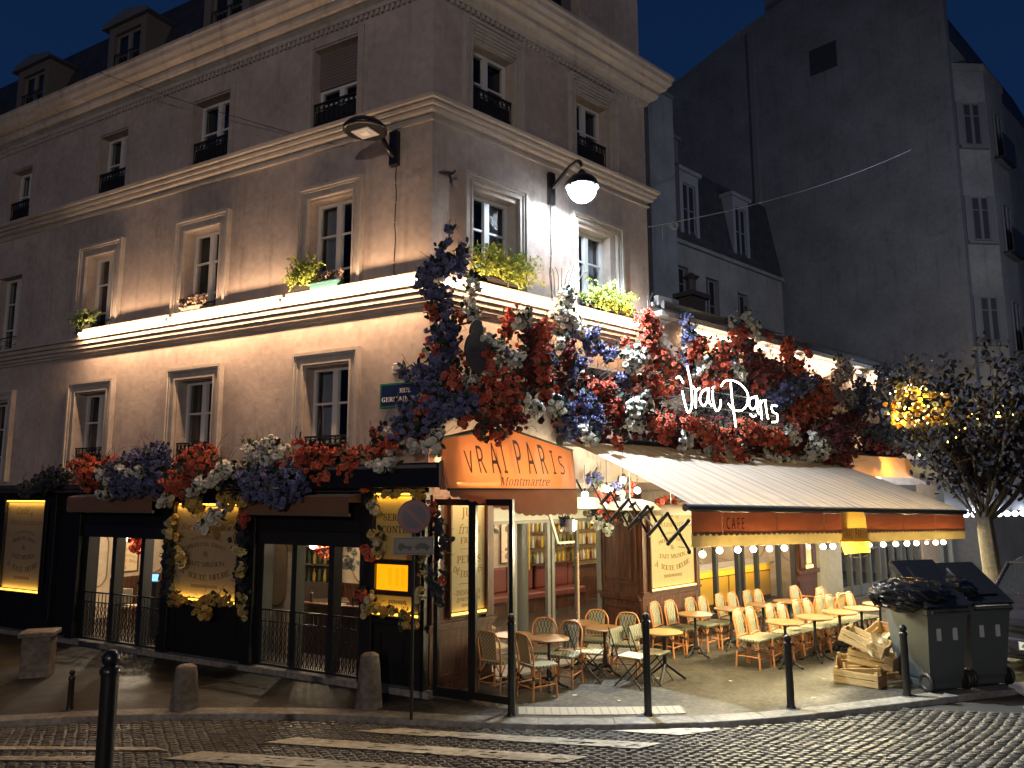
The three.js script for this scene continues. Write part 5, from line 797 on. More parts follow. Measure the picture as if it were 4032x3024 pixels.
{
  const t = thing('striped_awning', 'long cream awning with a rust scalloped valance over the terrace', 'awning', FR(7.5, 2.7, 1.5)), o = t.position, r = (p) => p.clone().sub(o);
  const folds = 34;
  obj('fabric_top', smooth(quadSheet(r(AB0), r(AB1), r(A1).add(V(0, 0.05, 0)), r(A0).add(V(0, 0.05, 0)), folds * 4, 14, (s, u) => 0.035 * Math.sin(Math.PI * u) * -1 + 0.016 * Math.abs(Math.sin(s * folds * Math.PI)) * (0.35 + 0.65 * u) + 0.02 * (fbm(s * 0.9 + 0.05, u * 0.2, 12, 77, 3) - 0.5))), fabricTop, t, true);
  const e = A1.clone().sub(A0).normalize();
  obj('front_bar', [rod([...r(A0).addScaledVector(e, -0.12).toArray()], [...r(A1).addScaledVector(e, 0.1).toArray()], 0.058, 12)], mat(0.035, 0.036, 0.04, 0.5), t);
  const d = V(0, -0.055, 0), N = 13;
  for (let i = 0; i < N; i++) { const a = r(A0).lerp(r(A1), i / N).add(d), b = r(A0).lerp(r(A1), (i + 1) / N).add(d); if (i !== 6) obj('valance_panel', [valance(a, b, 0.32, 0.045, 5, 0.01 + 0.008 * (i % 2))], fabricRust, t); }
  const d2 = V(0, -0.37, 0); obj('rear_strip', [valance(r(A0).add(d2), r(A1).add(d2), 0.21, 0.002, 26, 0)], fabricCream, t);
  
  const m = r(A0).lerp(r(A1), 0.115).add(V(0, -0.235, 0)).addScaledVector(nR, 0.034), g = new TextGeometry('C A F E', { font: sans, size: 0.15, depth: 0.004, curveSegments: 4 }).scale(0.75, 1.15, 1).translate(-0.27, -0.08, 0), x = e.clone(), zz = x.clone().cross(V(0, 1, 0)).normalize();
  obj('lettering', g.applyMatrix4(new THREE.Matrix4().makeBasis(x, V(0, 1, 0), zz)).translate(m.x + zz.x * 0.022 - nR.x * 0.034, m.y, m.z + zz.z * 0.022 - nR.z * 0.034), M.dark, t);
  obj('roller', [rod([...r(AB0).addScaledVector(nR, -0.08).toArray()], [...r(AB1).addScaledVector(nR, -0.08).toArray()], 0.10, 12)], M.black, t);
  // rafters under the cloth
  const raf = []; for (let i = 1; i < 6; i++) raf.push(rod([...r(AB0).lerp(r(AB1), i / 6).add(V(0, -0.16, 0)).toArray()], [...r(A0).lerp(r(A1), i / 6).add(V(0, -0.03, 0)).toArray()], 0.02)); obj('awning_arm', raf, M.iron, t);
}
{   // board hanging from the valance
  const e = A1.clone().sub(A0).normalize(), zz = e.clone().cross(V(0, 1, 0)).normalize(), p = A0.clone().lerp(A1, 0.49), t = thing('valance_sign', 'yellow cloth tab lettered VRAI PARIS Montmartre hanging from the awning valance', 'sign', p.addScaledVector(zz, 0.05).add(V(0, -0.02, 0)));
  t.quaternion.setFromRotationMatrix(new THREE.Matrix4().makeBasis(e, V(0, 1, 0), zz));
  const s = new THREE.Shape(); s.moveTo(-0.42, 0); s.lineTo(0.30, -0.01); s.quadraticCurveTo(0.42, -0.05, 0.44, -0.36); s.quadraticCurveTo(0.47, -0.52, 0.53, -0.54); s.lineTo(0.50, -0.76); s.lineTo(-0.42, -0.76); s.lineTo(-0.54, -0.52); s.quadraticCurveTo(-0.46, -0.5, -0.46, -0.36); s.quadraticCurveTo(-0.47, -0.06, -0.42, 0);
    const fnt = canvasTex(400, 340, (c) => { c.fillStyle = '#dcb757'; c.fillRect(0, 0, 400, 340); c.fillStyle = '#3a2a12'; c.textAlign = 'center'; const L = 'VRAI PARIS', hs = [70, 100, 125, 140, 0, 145, 130, 120, 95, 75]; [...L].forEach((ch, i) => { if (ch === ' ') return; c.save(); c.translate(40 + i * 35, 215); c.scale(1, hs[i] / 70); c.font = '54px sans-serif'; c.fillText(ch, 0, 0); c.restore(); }); c.font = 'italic 46px serif'; c.fillText('Montmartre', 200, 285); });
  const tg = new THREE.ShapeGeometry(s, 8), tp = tg.attributes.position, tu = tg.attributes.uv; for (let i = 0; i < tp.count; i++) tu.setXY(i, (tp.getX(i) + 0.47) / 0.94, (tp.getY(i) + 0.76) / 0.76); obj('cloth_tab', tg, phys(0.8, 0.72, 0.55, 0.85, { map: fnt, transmission: 0.4, thickness: 0 }), t, true); obj('hem', [tube([[-0.54, -0.52, 0], [-0.42, -0.76, 0], [0.50, -0.76, 0], [0.53, -0.54, 0]].map((q) => V(...q)), 0.006, 40, 4)], M.black, t);
}
// lazy-tongs arm carrying the left end of the big awning
function tongs(label, base, tip, cells, half) {
  const t = thing('awning_tongs', label, 'awning arm', base), d = tip.clone().sub(base), g = [], h = [], at = (k, s) => { const p = d.clone().multiplyScalar(k / cells); return [p.x, p.y + s * half, p.z]; };
  for (let k = 0; k < cells; k++) for (const s of [-1, 1]) { const A = at(k, s), B = at(k + 1, -s), w = (s * 0.012), q = [A, B].map((p) => [p[0] + w * dR.x, p[1], p[2] + w * dR.z]); g.push(beam(q[0], q[1], 0.052, 0.03)); }
  for (let k = 0; k <= cells; k++) for (const s of [-1, 0, 1]) { if (s === 0 && k === cells) continue; const p = s === 0 ? at(k + 0.5, 0) : at(k, s); h.push(ball(p[0], p[1], p[2], 0.036, 8, 6)); }
  for (const q of g) obj('tong_bar', [q], M.blackGloss, t); obj('pivot', h, M.blackGloss, t);
}
tongs('black lazy tongs arm holding the left end of the cream awning', FR(2.85, 2.90, 0.45), FR(2.85, 2.27, 2.7), 6, 0.225);
tongs('black folding arm behind the lazy tongs over the entrance', FR(3.9, 2.72, 0.15), FR(3.6, 2.5, 1.5), 3, 0.17);
{ const t = thing('awning_motor', 'silver awning motor can hanging over the entrance', 'awning motor', FR(2.62, 2.28, 0.5), TR); obj('can', [cyl(0, 0, 0, 0.085, 0.085, 0.2, 16), cyl(0, -0.05, 0, 0.03, 0.05, 0.05), box(0.07, 0.13, 0.02, 0.18, -0.04, 0.04)], M.steel, t); obj('bracket_arm', [beam([-0.55, 0.42, 0], [-0.3, -0.18, 0], 0.05, 0.03), beam([-0.3, -0.18, 0], [0.1, -0.18, 0], 0.04, 0.03)], mat(0.35, 0.35, 0.31, 0.5), t); }
// corner awning, lit from inside
{
  const t = thing('corner_awning', 'glowing orange corner awning lettered VRAI PARIS Montmartre', 'awning', FR(0.95, 2.98, 1.0), TR);
  const tx = canvasTex(1024, 384, (c, w, h) => { c.fillStyle = '#b97748'; c.fillRect(0, 0, w, h); c.fillStyle = '#2c130c'; c.textAlign = 'center'; const L = 'VRAI PARIS', hs = [128, 160, 182, 200, 0, 206, 196, 184, 150, 118], xs = [190, 272, 372, 440, 0, 552, 642, 738, 822, 892], ws = [80, 84, 84, 40, 0, 76, 84, 84, 40, 66]; [...L].forEach((ch, i) => { if (ch === ' ') return; c.save(); c.translate(xs[i], 292); c.scale(1, hs[i] / 74); c.font = '100px sans-serif'; c.fillText(ch, 0, 0, ws[i] * 0.95); c.restore(); }); c.font = 'italic 66px serif'; c.save(); c.transform(1, 0, -0.3, 1, 560, 362); c.fillText('Montmartre', 0, 0); c.restore(); });
  const cloth2 = phys(1, 1, 1, 0.85, { map: tx, transmission: 0.55, thickness: 0 });
  const pts = [[-1.33, 0], [1.29, 0], [1.40, 0.62], [0.0, 0.93], [-1.36, 0.70]], tri = [[0, 1, 3], [1, 2, 3], [0, 3, 4]], back = (y) => -0.30 * y;
  const sub = (a, b, c, d, out) => { if (!d) { out.push([a, b, c]); return; } const m = (p, q) => [(p[0] + q[0]) / 2, (p[1] + q[1]) / 2], x = m(a, b), y = m(b, c), z = m(a, c); sub(a, x, z, d - 1, out); sub(x, b, y, d - 1, out); sub(z, y, c, d - 1, out); sub(x, y, z, d - 1, out); };
  const P = [], U = []; for (const [i, j, k] of tri) { const out = []; sub(pts[i], pts[j], pts[k], 4, out); for (const q of out) for (const [x, y] of q) { P.push(x, y, back(y) + 0.03 * Math.sin(x * 2.1) * Math.sin(y * 3.2)); U.push((x + 1.36) / 2.76, y / 1.0); } }
  const g = new THREE.BufferGeometry(); g.setAttribute('position', new THREE.Float32BufferAttribute(P, 3)); g.setAttribute('uv', new THREE.Float32BufferAttribute(U, 2)); g.computeVertexNormals();
  obj('lettered_front', smooth(g), cloth2, t, true);
  const q = (x, y, z) => V(x, y, z);
  obj('side_cloth', [quadSheet(q(1.40, 0.62, back(0.62)), q(1.40, 0.75, -0.85), q(1.30, 0.02, -0.9), q(1.29, 0, 0), 4, 4), ], fabricOrange, t); obj('side_cloth', [quadSheet(q(-1.36, 0.70, back(0.70)), q(-0.80, 0.8, -0.85), q(-0.80, 0.02, -0.9), q(-1.33, 0, 0), 4, 4)], fabricOrange, t);
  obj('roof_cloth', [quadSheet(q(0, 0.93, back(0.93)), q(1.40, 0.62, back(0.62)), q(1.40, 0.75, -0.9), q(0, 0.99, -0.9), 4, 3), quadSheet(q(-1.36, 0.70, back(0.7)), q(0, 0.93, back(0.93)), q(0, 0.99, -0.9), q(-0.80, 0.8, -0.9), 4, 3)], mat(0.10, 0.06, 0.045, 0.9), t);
  obj('valance', [valance(q(-1.33, -0.005, 0.012), q(1.29, -0.005, 0.012), 0, 0.03, 17, 0, (s) => 0.07 + 0.30 * Math.min(1, Math.max(0, (s - 0.02) / 0.55)))], fabricRust, t);
  obj('frame_bar', [rod([-1.34, 0, -0.02], [1.30, 0, -0.02], 0.022), rod([0, 0, -0.03], [0, 0.93, back(0.93) - 0.03], 0.016), rod([-0.29, 0, -0.03], [-0.29, 0.6, back(0.6) - 0.03], 0.012), rod([1.29, 0, -0.02], [1.40, 0.63, back(0.62) - 0.01], 0.02), rod([1.22, 0, -0.04], [1.32, 0.6, back(0.6) - 0.04], 0.012), rod([0, 0.945, back(0.93)], [1.42, 0.64, back(0.62)], 0.02), rod([-1.38, 0.72, back(0.7)], [0, 0.945, back(0.93)], 0.02)], M.black, t);
  const lamps = thing('canopy_lamp', 'lamp bar hidden inside the orange corner awning', 'lamp', FR(0.95, 3.06, 0.45), TR); obj('lamp_tube', [rod([-0.9, 0, 0], [0.9, 0, 0], 0.025, 8)], glow(1, 0.8, 0.5, 4), lamps);
  for (const u of [0.2, 0.95, 1.7]) pointLamp(FR(u, 3.14, 0.45), 1, 0.70, 0.38, 1.35, 2);
}
// second orange awning far along the front
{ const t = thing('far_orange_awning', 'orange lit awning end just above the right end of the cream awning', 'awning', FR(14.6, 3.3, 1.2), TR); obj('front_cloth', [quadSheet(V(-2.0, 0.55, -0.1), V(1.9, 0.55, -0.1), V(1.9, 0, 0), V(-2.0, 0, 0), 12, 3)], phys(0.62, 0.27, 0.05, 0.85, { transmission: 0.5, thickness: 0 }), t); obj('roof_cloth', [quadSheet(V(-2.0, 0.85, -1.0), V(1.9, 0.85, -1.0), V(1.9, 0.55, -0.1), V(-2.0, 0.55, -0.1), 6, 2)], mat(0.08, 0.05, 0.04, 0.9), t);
  const lamp = thing('canopy_lamp', 'lamp bar inside the far orange awning', 'lamp', FR(14.6, 3.3, 0.5), TR); obj('lamp_tube', [rod([-1.3, 0, 0], [1.3, 0, 0], 0.025, 8)], glow(1, 0.75, 0.4, 3), lamp); pointLamp(FR(14.6, 3.42, 0.55), 1, 0.7, 0.32, 7, 2); }
// folded awnings on the left front
for (const [u0, u1, label] of [[5.86, 8.48, 'folded rust awning above the left shop window'], [1.2, 3.6, 'folded rust awning above the shop window nearest the corner']]) {
  const t = thing('folded_awning', label, 'awning', FL((u0 + u1) / 2, 2.9, 0.1), TL), w = u1 - u0; obj('cloth_fold', [prism([[0, 0.02], [0.28, -0.02], [0.3, -0.1], [0, -0.12]], 0, w).rotateY(-Math.PI / 2).translate(w / 2, 0, 0)], fabricRust, t);
  obj('valance', [valance(V(-w / 2, -0.06, 0.3), V(w / 2, -0.06, 0.3), 0.22, 0.03, 16, 0)], fabricRust, t); obj('front_bar', [rod([-w / 2, -0.30, 0.27], [w / 2, -0.30, 0.27], 0.03, 8)], mat(0.12, 0.11, 0.10, 0.5), t);
}
{ const t = thing('awning_cassette', 'black awning cassette box ending beside the orange corner awning', 'awning box', FL(1.7, 3.2, 0.3), TL); obj('casing', [rbox(-2.2, 2.26, -0.19, 0.17, -0.2, 0.2, 0.03)], M.blackGloss, t); obj('end_plate', [rbox(2.26, 2.29, -0.22, 0.19, -0.22, 0.22, 0.01), box(-2.2, 2.2, 0.09, 0.14, 0.2, 0.212)], mat(0.10, 0.10, 0.10, 0.5), t); }
// ---------------------------------------------------------------- bulbs on the awnings
const BG = 'bulbs strung along the cream awning';
{
  const lab = ['largest bulb at the left end of the awning string', 'second bulb from the left on the awning string', 'third bulb from the left on the awning string', 'fourth bulb from the left on the awning string', 'fifth bulb from the left on the awning string', 'sixth bulb from the left on the awning string', 'small bulb left of the wine panel on the awning string', 'second bulb left of the yellow cloth tab', 'bulb just left of the yellow cloth tab', 'bulb just right of the yellow cloth tab', 'second bulb right of the yellow cloth tab', 'third bulb right of the yellow cloth tab', 'sixth bulb from the right end of the awning string', 'fifth bulb from the right end of the awning string', 'fourth bulb from the right end of the awning string', 'third bulb from the right end of the awning string', 'second bulb from the right end of the awning string', 'last bulb at the right end of the awning string'];
  const ks = [0.06, 0.105, 0.155, 0.20, 0.248, 0.295, 0.375, 0.425, 0.46, 0.55, 0.60, 0.66, 0.715, 0.765, 0.81, 0.86, 0.905, 0.945];
  ks.forEach((k, i) => { const p = A0.clone().lerp(A1, k).addScaledVector(nR, -0.24).add(V(0, -0.66 - (i === 0 ? 0.05 : 0), 0)), t = thing('festoon_bulb', 'warm white ' + lab[i], 'light bulb', p, 0, BG); obj('bulb_glass', [ball(0, 0, 0, i === 6 || i === 15 ? 0.032 : 0.052, 12, 9)], M.bulb, t); obj('bulb_cap', [cyl(0, 0.045, 0, 0.02, 0.02, 0.05, 8)], M.black, t); pointLamp(p, 1, 0.84, 0.48, 3.0, 2); });
  const a = A0.clone(), t = thing('festoon_cable', 'thin black cable carrying the bulbs along the awning', 'cable', a), q = []; for (let i = 0; i <= 40; i++) q.push(A0.clone().lerp(A1, i / 40).addScaledVector(nR, -0.24).add(V(0, -0.585 - 0.015 * Math.abs(Math.sin(i * 1.57)), 0)).sub(a)); obj('wire', tube(q, 0.006, 90, 4), M.iron, t);
  [[3.57, 3.14, 'bright white bulb highest under the left end of the cream awning'], [3.97, 2.96, 'bright white bulb above the middle lampshade under the awning'], [3.12, 2.99, 'bright white bulb among the white flowers over the entrance'], [2.56, 2.89, 'bright white bulb closest to the orange awning over the entrance']].forEach(([u, h, l]) => { const p = FR(u, h, 0.9), b = thing('terrace_bulb', l, 'light bulb', p); obj('bulb_glass', [ball(0, 0, 0, 0.058, 12, 9)], glow(1, 0.92, 0.82, 11), b); obj('bulb_cap', [cyl(0, 0.05, 0, 0.022, 0.022, 0.06, 8), rod([0, 0.1, 0], [0, 0.5, 0], 0.005, 5)], M.black, b); pointLamp(p, 1, 0.86, 0.66, 0.8, 2); });
  [[4.11, 2.68, 0.55, 'wide cream lampshade in the middle under the awning'], [2.86, 2.72, 0.45, 'cream lampshade half behind the lazy tongs at the left'], [5.37, 2.56, 0.45, 'cream lampshade peeking out at the right below the awning edge']].forEach(([u, h, r, l]) => { const s = thing('lampshade', l, 'lampshade', FR(u, h, 0.62)); obj('shade', new THREE.LatheGeometry([[0.02, 0.13], [0.2, 0.12], [r * 0.75, 0.07], [r, -0.05], [r - 0.01, -0.07], [r * 0.74, 0.05], [0.02, 0.10]].map((p) => new THREE.Vector2(...p)), 28), phys(0.55, 0.48, 0.34, 0.7, { transmission: 0.2, thickness: 0 }), s); obj('stem', [rod([0, 0.12, 0], [0, 0.6, 0], 0.012)], M.steel, s); });
}
// ================================================================ terrace furniture
const rattan = mat(0.50, 0.21, 0.07, 0.45), rattanDark = mat(0.05, 0.032, 0.022, 0.6), weaveM = mat(0.95, 0.95, 0.95, 0.6, { map: T.weave }), weaveB = mat(0.9, 0.9, 0.9, 0.65, { map: T.weaveBack });
function chairParts(t, w = 1) {
  const sx = 0.205 * w;
  const seat = new THREE.ExtrudeGeometry((() => { const s = new THREE.Shape(); s.moveTo(-0.16 * w, -0.19); s.lineTo(0.16 * w, -0.19); s.quadraticCurveTo(0.2 * w, -0.19, sx, -0.1); s.quadraticCurveTo(0.235 * w, 0.12, 0.2 * w, 0.2); s.quadraticCurveTo(0, 0.25, -0.2 * w, 0.2); s.quadraticCurveTo(-0.235 * w, 0.12, -sx, -0.1); s.quadraticCurveTo(-0.2 * w, -0.19, -0.16 * w, -0.19); return s; })(), { depth: 0.02, bevelEnabled: true, bevelSize: 0.012, bevelThickness: 0.012, bevelSegments: 2, curveSegments: 6 }).rotateX(Math.PI / 2).translate(0, 0.465, 0);
  obj('seat', seat, weaveM, t);
  // back: woven panel rolled over the top of the rattan loop
  const b = new THREE.PlaneGeometry(0.27 * w, 0.41, 8, 8), p = b.attributes.position; for (let i = 0; i < p.count; i++) { const x = p.getX(i), y = p.getY(i) + 0.205, k = y / 0.41; p.setXYZ(i, x * (0.82 + 0.22 * k - 0.15 * Math.max(0, k - 0.85) * 6), 0.50 + y, -0.205 - 0.075 * k + 0.02 * (x * x) * 8 + (k > 0.97 ? -0.02 : 0)); } b.computeVertexNormals();
  obj('backrest', b, weaveM, t); const b2 = b.clone().translate(0, 0, -0.014); obj('backrest_rear', b2, weaveB, t);
  obj('back_frame', [tube([[-0.185 * w, 0.44, -0.2], [-0.195 * w, 0.62, -0.225], [-0.185 * w, 0.80, -0.262], [-0.11 * w, 0.895, -0.283], [0, 0.912, -0.288], [0.11 * w, 0.895, -0.283], [0.185 * w, 0.80, -0.262], [0.195 * w, 0.62, -0.225], [0.185 * w, 0.44, -0.2]], 0.014, 40, 7)], rattan, t);
  obj('back_slat', [rod([-0.115 * w, 0.50, -0.212], [-0.14 * w, 0.9, -0.29], 0.009, 5), rod([0.115 * w, 0.50, -0.212], [0.14 * w, 0.9, -0.29], 0.009, 5), rod([-0.19 * w, 0.50, -0.209], [0.19 * w, 0.50, -0.209], 0.011, 6)], rattan, t);
  for (const s of [-1, 1]) { obj('leg', [rod([s * 0.185 * w, 0.45, -0.2], [s * 0.20 * w, 0.0, -0.235], 0.016, 8)], rattan, t); obj('leg', [rod([s * 0.19 * w, 0.445, 0.17], [s * 0.205 * w, 0.0, 0.20], 0.017, 8)], rattan, t); }
  obj('binding', [-1, 1].flatMap((s) => [cyl(s * 0.195 * w, 0.28, 0.182, 0.022, 0.022, 0.05, 8), cyl(s * 0.192 * w, 0.28, -0.212, 0.021, 0.021, 0.05, 8)]), rattanDark, t);
  obj('stretcher', [rod([-0.2 * w, 0.17, 0.19], [0.2 * w, 0.17, 0.19], 0.011, 6), rod([-0.195 * w, 0.17, -0.222], [0.195 * w, 0.17, -0.222], 0.011, 6), rod([-0.2 * w, 0.19, 0.19], [-0.195 * w, 0.19, -0.222], 0.011, 6), rod([0.2 * w, 0.19, 0.19], [0.195 * w, 0.19, -0.222], 0.011, 6)], rattan, t);
  obj('brace', [-1, 1].flatMap((s) => [rod([s * 0.196 * w, 0.29, 0.18], [s * 0.09 * w, 0.44, 0.175], 0.010, 5), rod([s * 0.196 * w, 0.29, 0.18], [s * 0.188 * w, 0.44, 0.05], 0.010, 5), rod([s * 0.193 * w, 0.29, -0.21], [s * 0.188 * w, 0.44, -0.07], 0.010, 5), rod([s * 0.193 * w, 0.29, -0.21], [s * 0.09 * w, 0.44, -0.19], 0.010, 5)]), rattan, t);
}
const chair0 = thing('bistro_chair', '', 'chair'); chairParts(chair0); let chairN = 0;
const facing = (x, z) => Math.atan2(x, z);
function copyOf(root) { const c = root.clone(); c.name = numbered(root.name.replace(/_\d{3}$/, '')); c.userData = { ...root.userData }; scene.add(c); return c; }
function bistro(p, yaw, label, group) { const c = chairN++ ? copyOf(chair0) : chair0; c.position.copy(p); c.rotation.y = yaw; c.userData = { label: 'rattan bistro chair ' + label, category: 'chair', group }; return c; }
const table0 = thing('bistro_table', '', 'table');
{
  obj('tabletop', [cyl(0, 0.715, 0, 0.298, 0.302, 0.026, 40)], mat(0.42, 0.24, 0.11, 0.32, { map: T.lightwood }), table0); obj('table_edge', [new THREE.TorusGeometry(0.302, 0.011, 6, 40).rotateX(Math.PI / 2).translate(0, 0.728, 0)], mat(0.20, 0.11, 0.05, 0.35), table0);
  obj('column', new THREE.LatheGeometry([[0.12, 0.71], [0.03, 0.69], [0.022, 0.6], [0.022, 0.42], [0.034, 0.40], [0.026, 0.37], [0.032, 0.28], [0.045, 0.22], [0.04, 0.17], [0.07, 0.12], [0.001, 0.10]].map((p) => new THREE.Vector2(...p)), 16), M.iron, table0);
  for (let i = 0; i < 4; i++) { const a = i * 1.571 + 0.5, c = Math.cos(a), s = Math.sin(a), k = (r, y) => [c * r, y, s * r]; obj('base_foot', [tube([k(0.03, 0.14), k(0.09, 0.15), k(0.15, 0.075), k(0.22, 0.035), k(0.27, 0.022)], 0.02, 14, 7), ball(...k(0.275, 0.018), 0.024, 8, 6), tube([k(0.05, 0.06), k(0.10, 0.055), k(0.14, 0.075)], 0.014, 8, 6)], M.iron, table0); }
}
let tableN = 0;
function table(p, yaw, label, group = 'round bistro tables on the terrace') { const c = tableN++ ? copyOf(table0) : table0; c.position.copy(p); c.rotation.y = yaw; c.userData = { label, category: 'table', group }; return c; }
const rowYaw = TR + 0.08, rowN = V(Math.sin(rowYaw), 0, Math.cos(rowYaw));
const ord = ['first', 'second', 'third', 'fourth', 'fifth'];
const backRow = [[4.86, 0.84, 5.20, 0.92, 5.15, 1.22], [5.78, 0.98, 6.13, 1.04, 6.17, 1.34], [6.70, 1.06, 7.05, 1.12, 7.08, 1.50], [7.52, 1.20, 7.84, 1.26, 7.9, 1.62]];
backRow.forEach(([a, ao, b, bo, tu, to], i) => { bistro(FR(a, 0, ao), rowYaw + rr(-0.06, 0.06), `left of the pair at the ${ord[i]} wall side table from left`, 'bistro chairs in the row by the wall'); bistro(FR(b, 0, bo), rowYaw + rr(-0.06, 0.06), `right of the pair at the ${ord[i]} wall side table from left`, 'bistro chairs in the row by the wall'); table(FR(tu, 0, to), rr(0, 3), `round brown bistro table, ${ord[i]} from the left in the row by the front wall`); });
const frontRow = [[5.14, 2.38, 5.53, 2.40, 5.52, 2.76], [6.08, 2.48, 6.42, 2.52, 6.36, 2.88], [6.96, 2.54, 7.26, 2.60, 7.24, 2.94], [7.76, 2.62, 8.08, 2.66, 7.96, 3.04], [8.50, 2.68, 8.80, 2.74, 8.78, 3.06]];
frontRow.forEach(([a, ao, b, bo, tu, to], i) => { bistro(FR(a, 0, ao), rowYaw + rr(-0.06, 0.06), `left of the pair at the ${ord[i]} street side table from left`, 'bistro chairs in the row nearer the street'); bistro(FR(b, 0, bo), rowYaw + rr(-0.06, 0.06), `right of the pair at the ${ord[i]} street side table from left`, 'bistro chairs in the row nearer the street'); table(FR(tu, 0, to), rr(0, 3), i === 4 ? 'round brown bistro table half hidden behind the bin bag' : `round brown bistro table, ${ord[i]} from the left in the row nearer the street`); });
bistro(FR(8.15, 0, 1.85), rowYaw + Math.PI, 'with dotted back turned to the street, left of two', 'reversed bistro chairs'); bistro(FR(8.42, 0, 2.20), rowYaw + Math.PI - 0.1, 'with dotted back turned to the street, right of two', 'reversed bistro chairs');
for (const [u, o, l] of [[8.95, 1.5, 'wide rattan armchair with diamond weave behind the reversed chairs'], [9.1, 2.0, 'wide rattan armchair with diamond weave beside the cream stone pillar']]) { const t = thing('rattan_armchair', l, 'armchair', FR(u, 0, o), rowYaw, 'wide rattan armchairs'); chairParts(t, 1.35); obj('arm', [tube([[-0.26, 0.68, -0.24], [-0.31, 0.68, 0], [-0.29, 0.64, 0.18], [-0.27, 0.45, 0.2]], 0.014, 16, 6)], rattan, t); obj('arm', [tube([[0.26, 0.68, -0.24], [0.31, 0.68, 0], [0.29, 0.64, 0.18], [0.27, 0.45, 0.2]], 0.014, 16, 6)], rattan, t); }
table(V(0.01, 0, -12.28), 0.4, 'round brown table behind the glass screen post at the left'); table(V(0.55, 0, -12.02), 1.1, 'round brown table just right of the tall bollard by the glass screen'); table(V(1.50, 0, -12.88), 0.2, 'round brown table left of the two folding chairs'); table(V(1.15, 0, -13.35), 0.9, 'round brown table nearest the entrance doors');
const CG = 'bistro chairs around the corner tables';
bistro(V(-0.22, 0, -11.82), facing(0.55, -0.83), 'seen from behind through the glass screen at the left', CG); bistro(V(0.36, 0, -11.56), facing(0.82, -0.57), 'seen from behind just right of the tall bollard by the screen', CG);
bistro(V(0.50, 0, -12.50), facing(-0.05, 1), 'facing the street behind the corner table near the doors', CG); bistro(V(0.80, 0, -12.22), facing(-0.45, 0.9), 'at the right side of the corner table, facing the street', CG);
bistro(V(1.40, 0, -13.34), facing(-0.2, 0.98), 'with a pale seat behind the table by the entrance recess', CG); bistro(V(1.86, 0, -13.02), facing(-0.3, 0.95), 'mostly hidden behind the two folding chairs', CG);
const fold0 = thing('folding_chair', '', 'chair');
{
  obj('back_panel', [rbox(-0.21, 0.21, 0.60, 0.83, -0.215, -0.203, 0.005).rotateX(-0.1).translate(0, 0.02, -0.02)], weaveM, fold0); for (let i = 0; i < 7; i++) obj('seat_slat', [rbox(-0.2, 0.2, 0.445, 0.457, -0.19 + i * 0.058, -0.19 + i * 0.058 + 0.05, 0.004)], mat(0.66, 0.60, 0.38, 0.55, { map: T.fabric }), fold0);
  for (const s of [-1, 1]) { obj('leg', [rod([s * 0.22, 0.86, -0.31], [s * 0.22, 0.46, -0.16], 0.011, 6), rod([s * 0.22, 0.46, -0.16], [s * 0.22, 0.0, 0.24], 0.011, 6)], M.iron, fold0); obj('leg', [rod([s * 0.2, 0.445, 0.2], [s * 0.2, 0.0, -0.24], 0.011, 6)], M.iron, fold0); }
  obj('crossbar', [rod([-0.22, 0.03, 0.22], [0.22, 0.03, 0.22], 0.008, 5), rod([-0.2, 0.05, -0.22], [0.2, 0.05, -0.22], 0.008, 5), rod([-0.21, 0.43, 0.2], [0.21, 0.43, 0.2], 0.009, 5), rod([-0.21, 0.43, -0.18], [0.21, 0.43, -0.18], 0.009, 5)], M.iron, fold0);
}
[[V(1.86, 0, -12.16), facing(0.80, 0.60), 'black folding chair with cream back, front one of two left of the tripod table'], [V(2.20, 0, -12.42), facing(0.80, 0.60), 'black folding chair with cream back, rear one of two left of the tripod table'], [V(1.20, 0, -12.52), facing(0.92, 0.3), 'black folding chair with dark back in front of the entrance table']].forEach(([p, y, l], i) => { const c = i ? copyOf(fold0) : fold0; c.position.copy(p); c.rotation.y = y; c.userData = { label: l, category: 'chair', group: 'folding chairs' }; });
{ const t = thing('tripod_table', 'round cream topped table on a black three legged column behind the middle bollard', 'table', V(2.40, 0, -12.50), 0.3); obj('tabletop', [cyl(0, 0.715, 0, 0.295, 0.30, 0.022, 40)], mat(0.50, 0.36, 0.17, 0.4, { map: T.lightwood }), t); obj('column', [cyl(0, 0.18, 0, 0.032, 0.03, 0.535, 12)], M.iron, t); for (let i = 0; i < 3; i++) { const a = 0.2 + i * 2.094; obj('leg', [beam([Math.cos(a) * 0.02, 0.24, Math.sin(a) * 0.02], [Math.cos(a) * 0.33, 0.012, Math.sin(a) * 0.33], 0.035, 0.03)], M.iron, t); } }
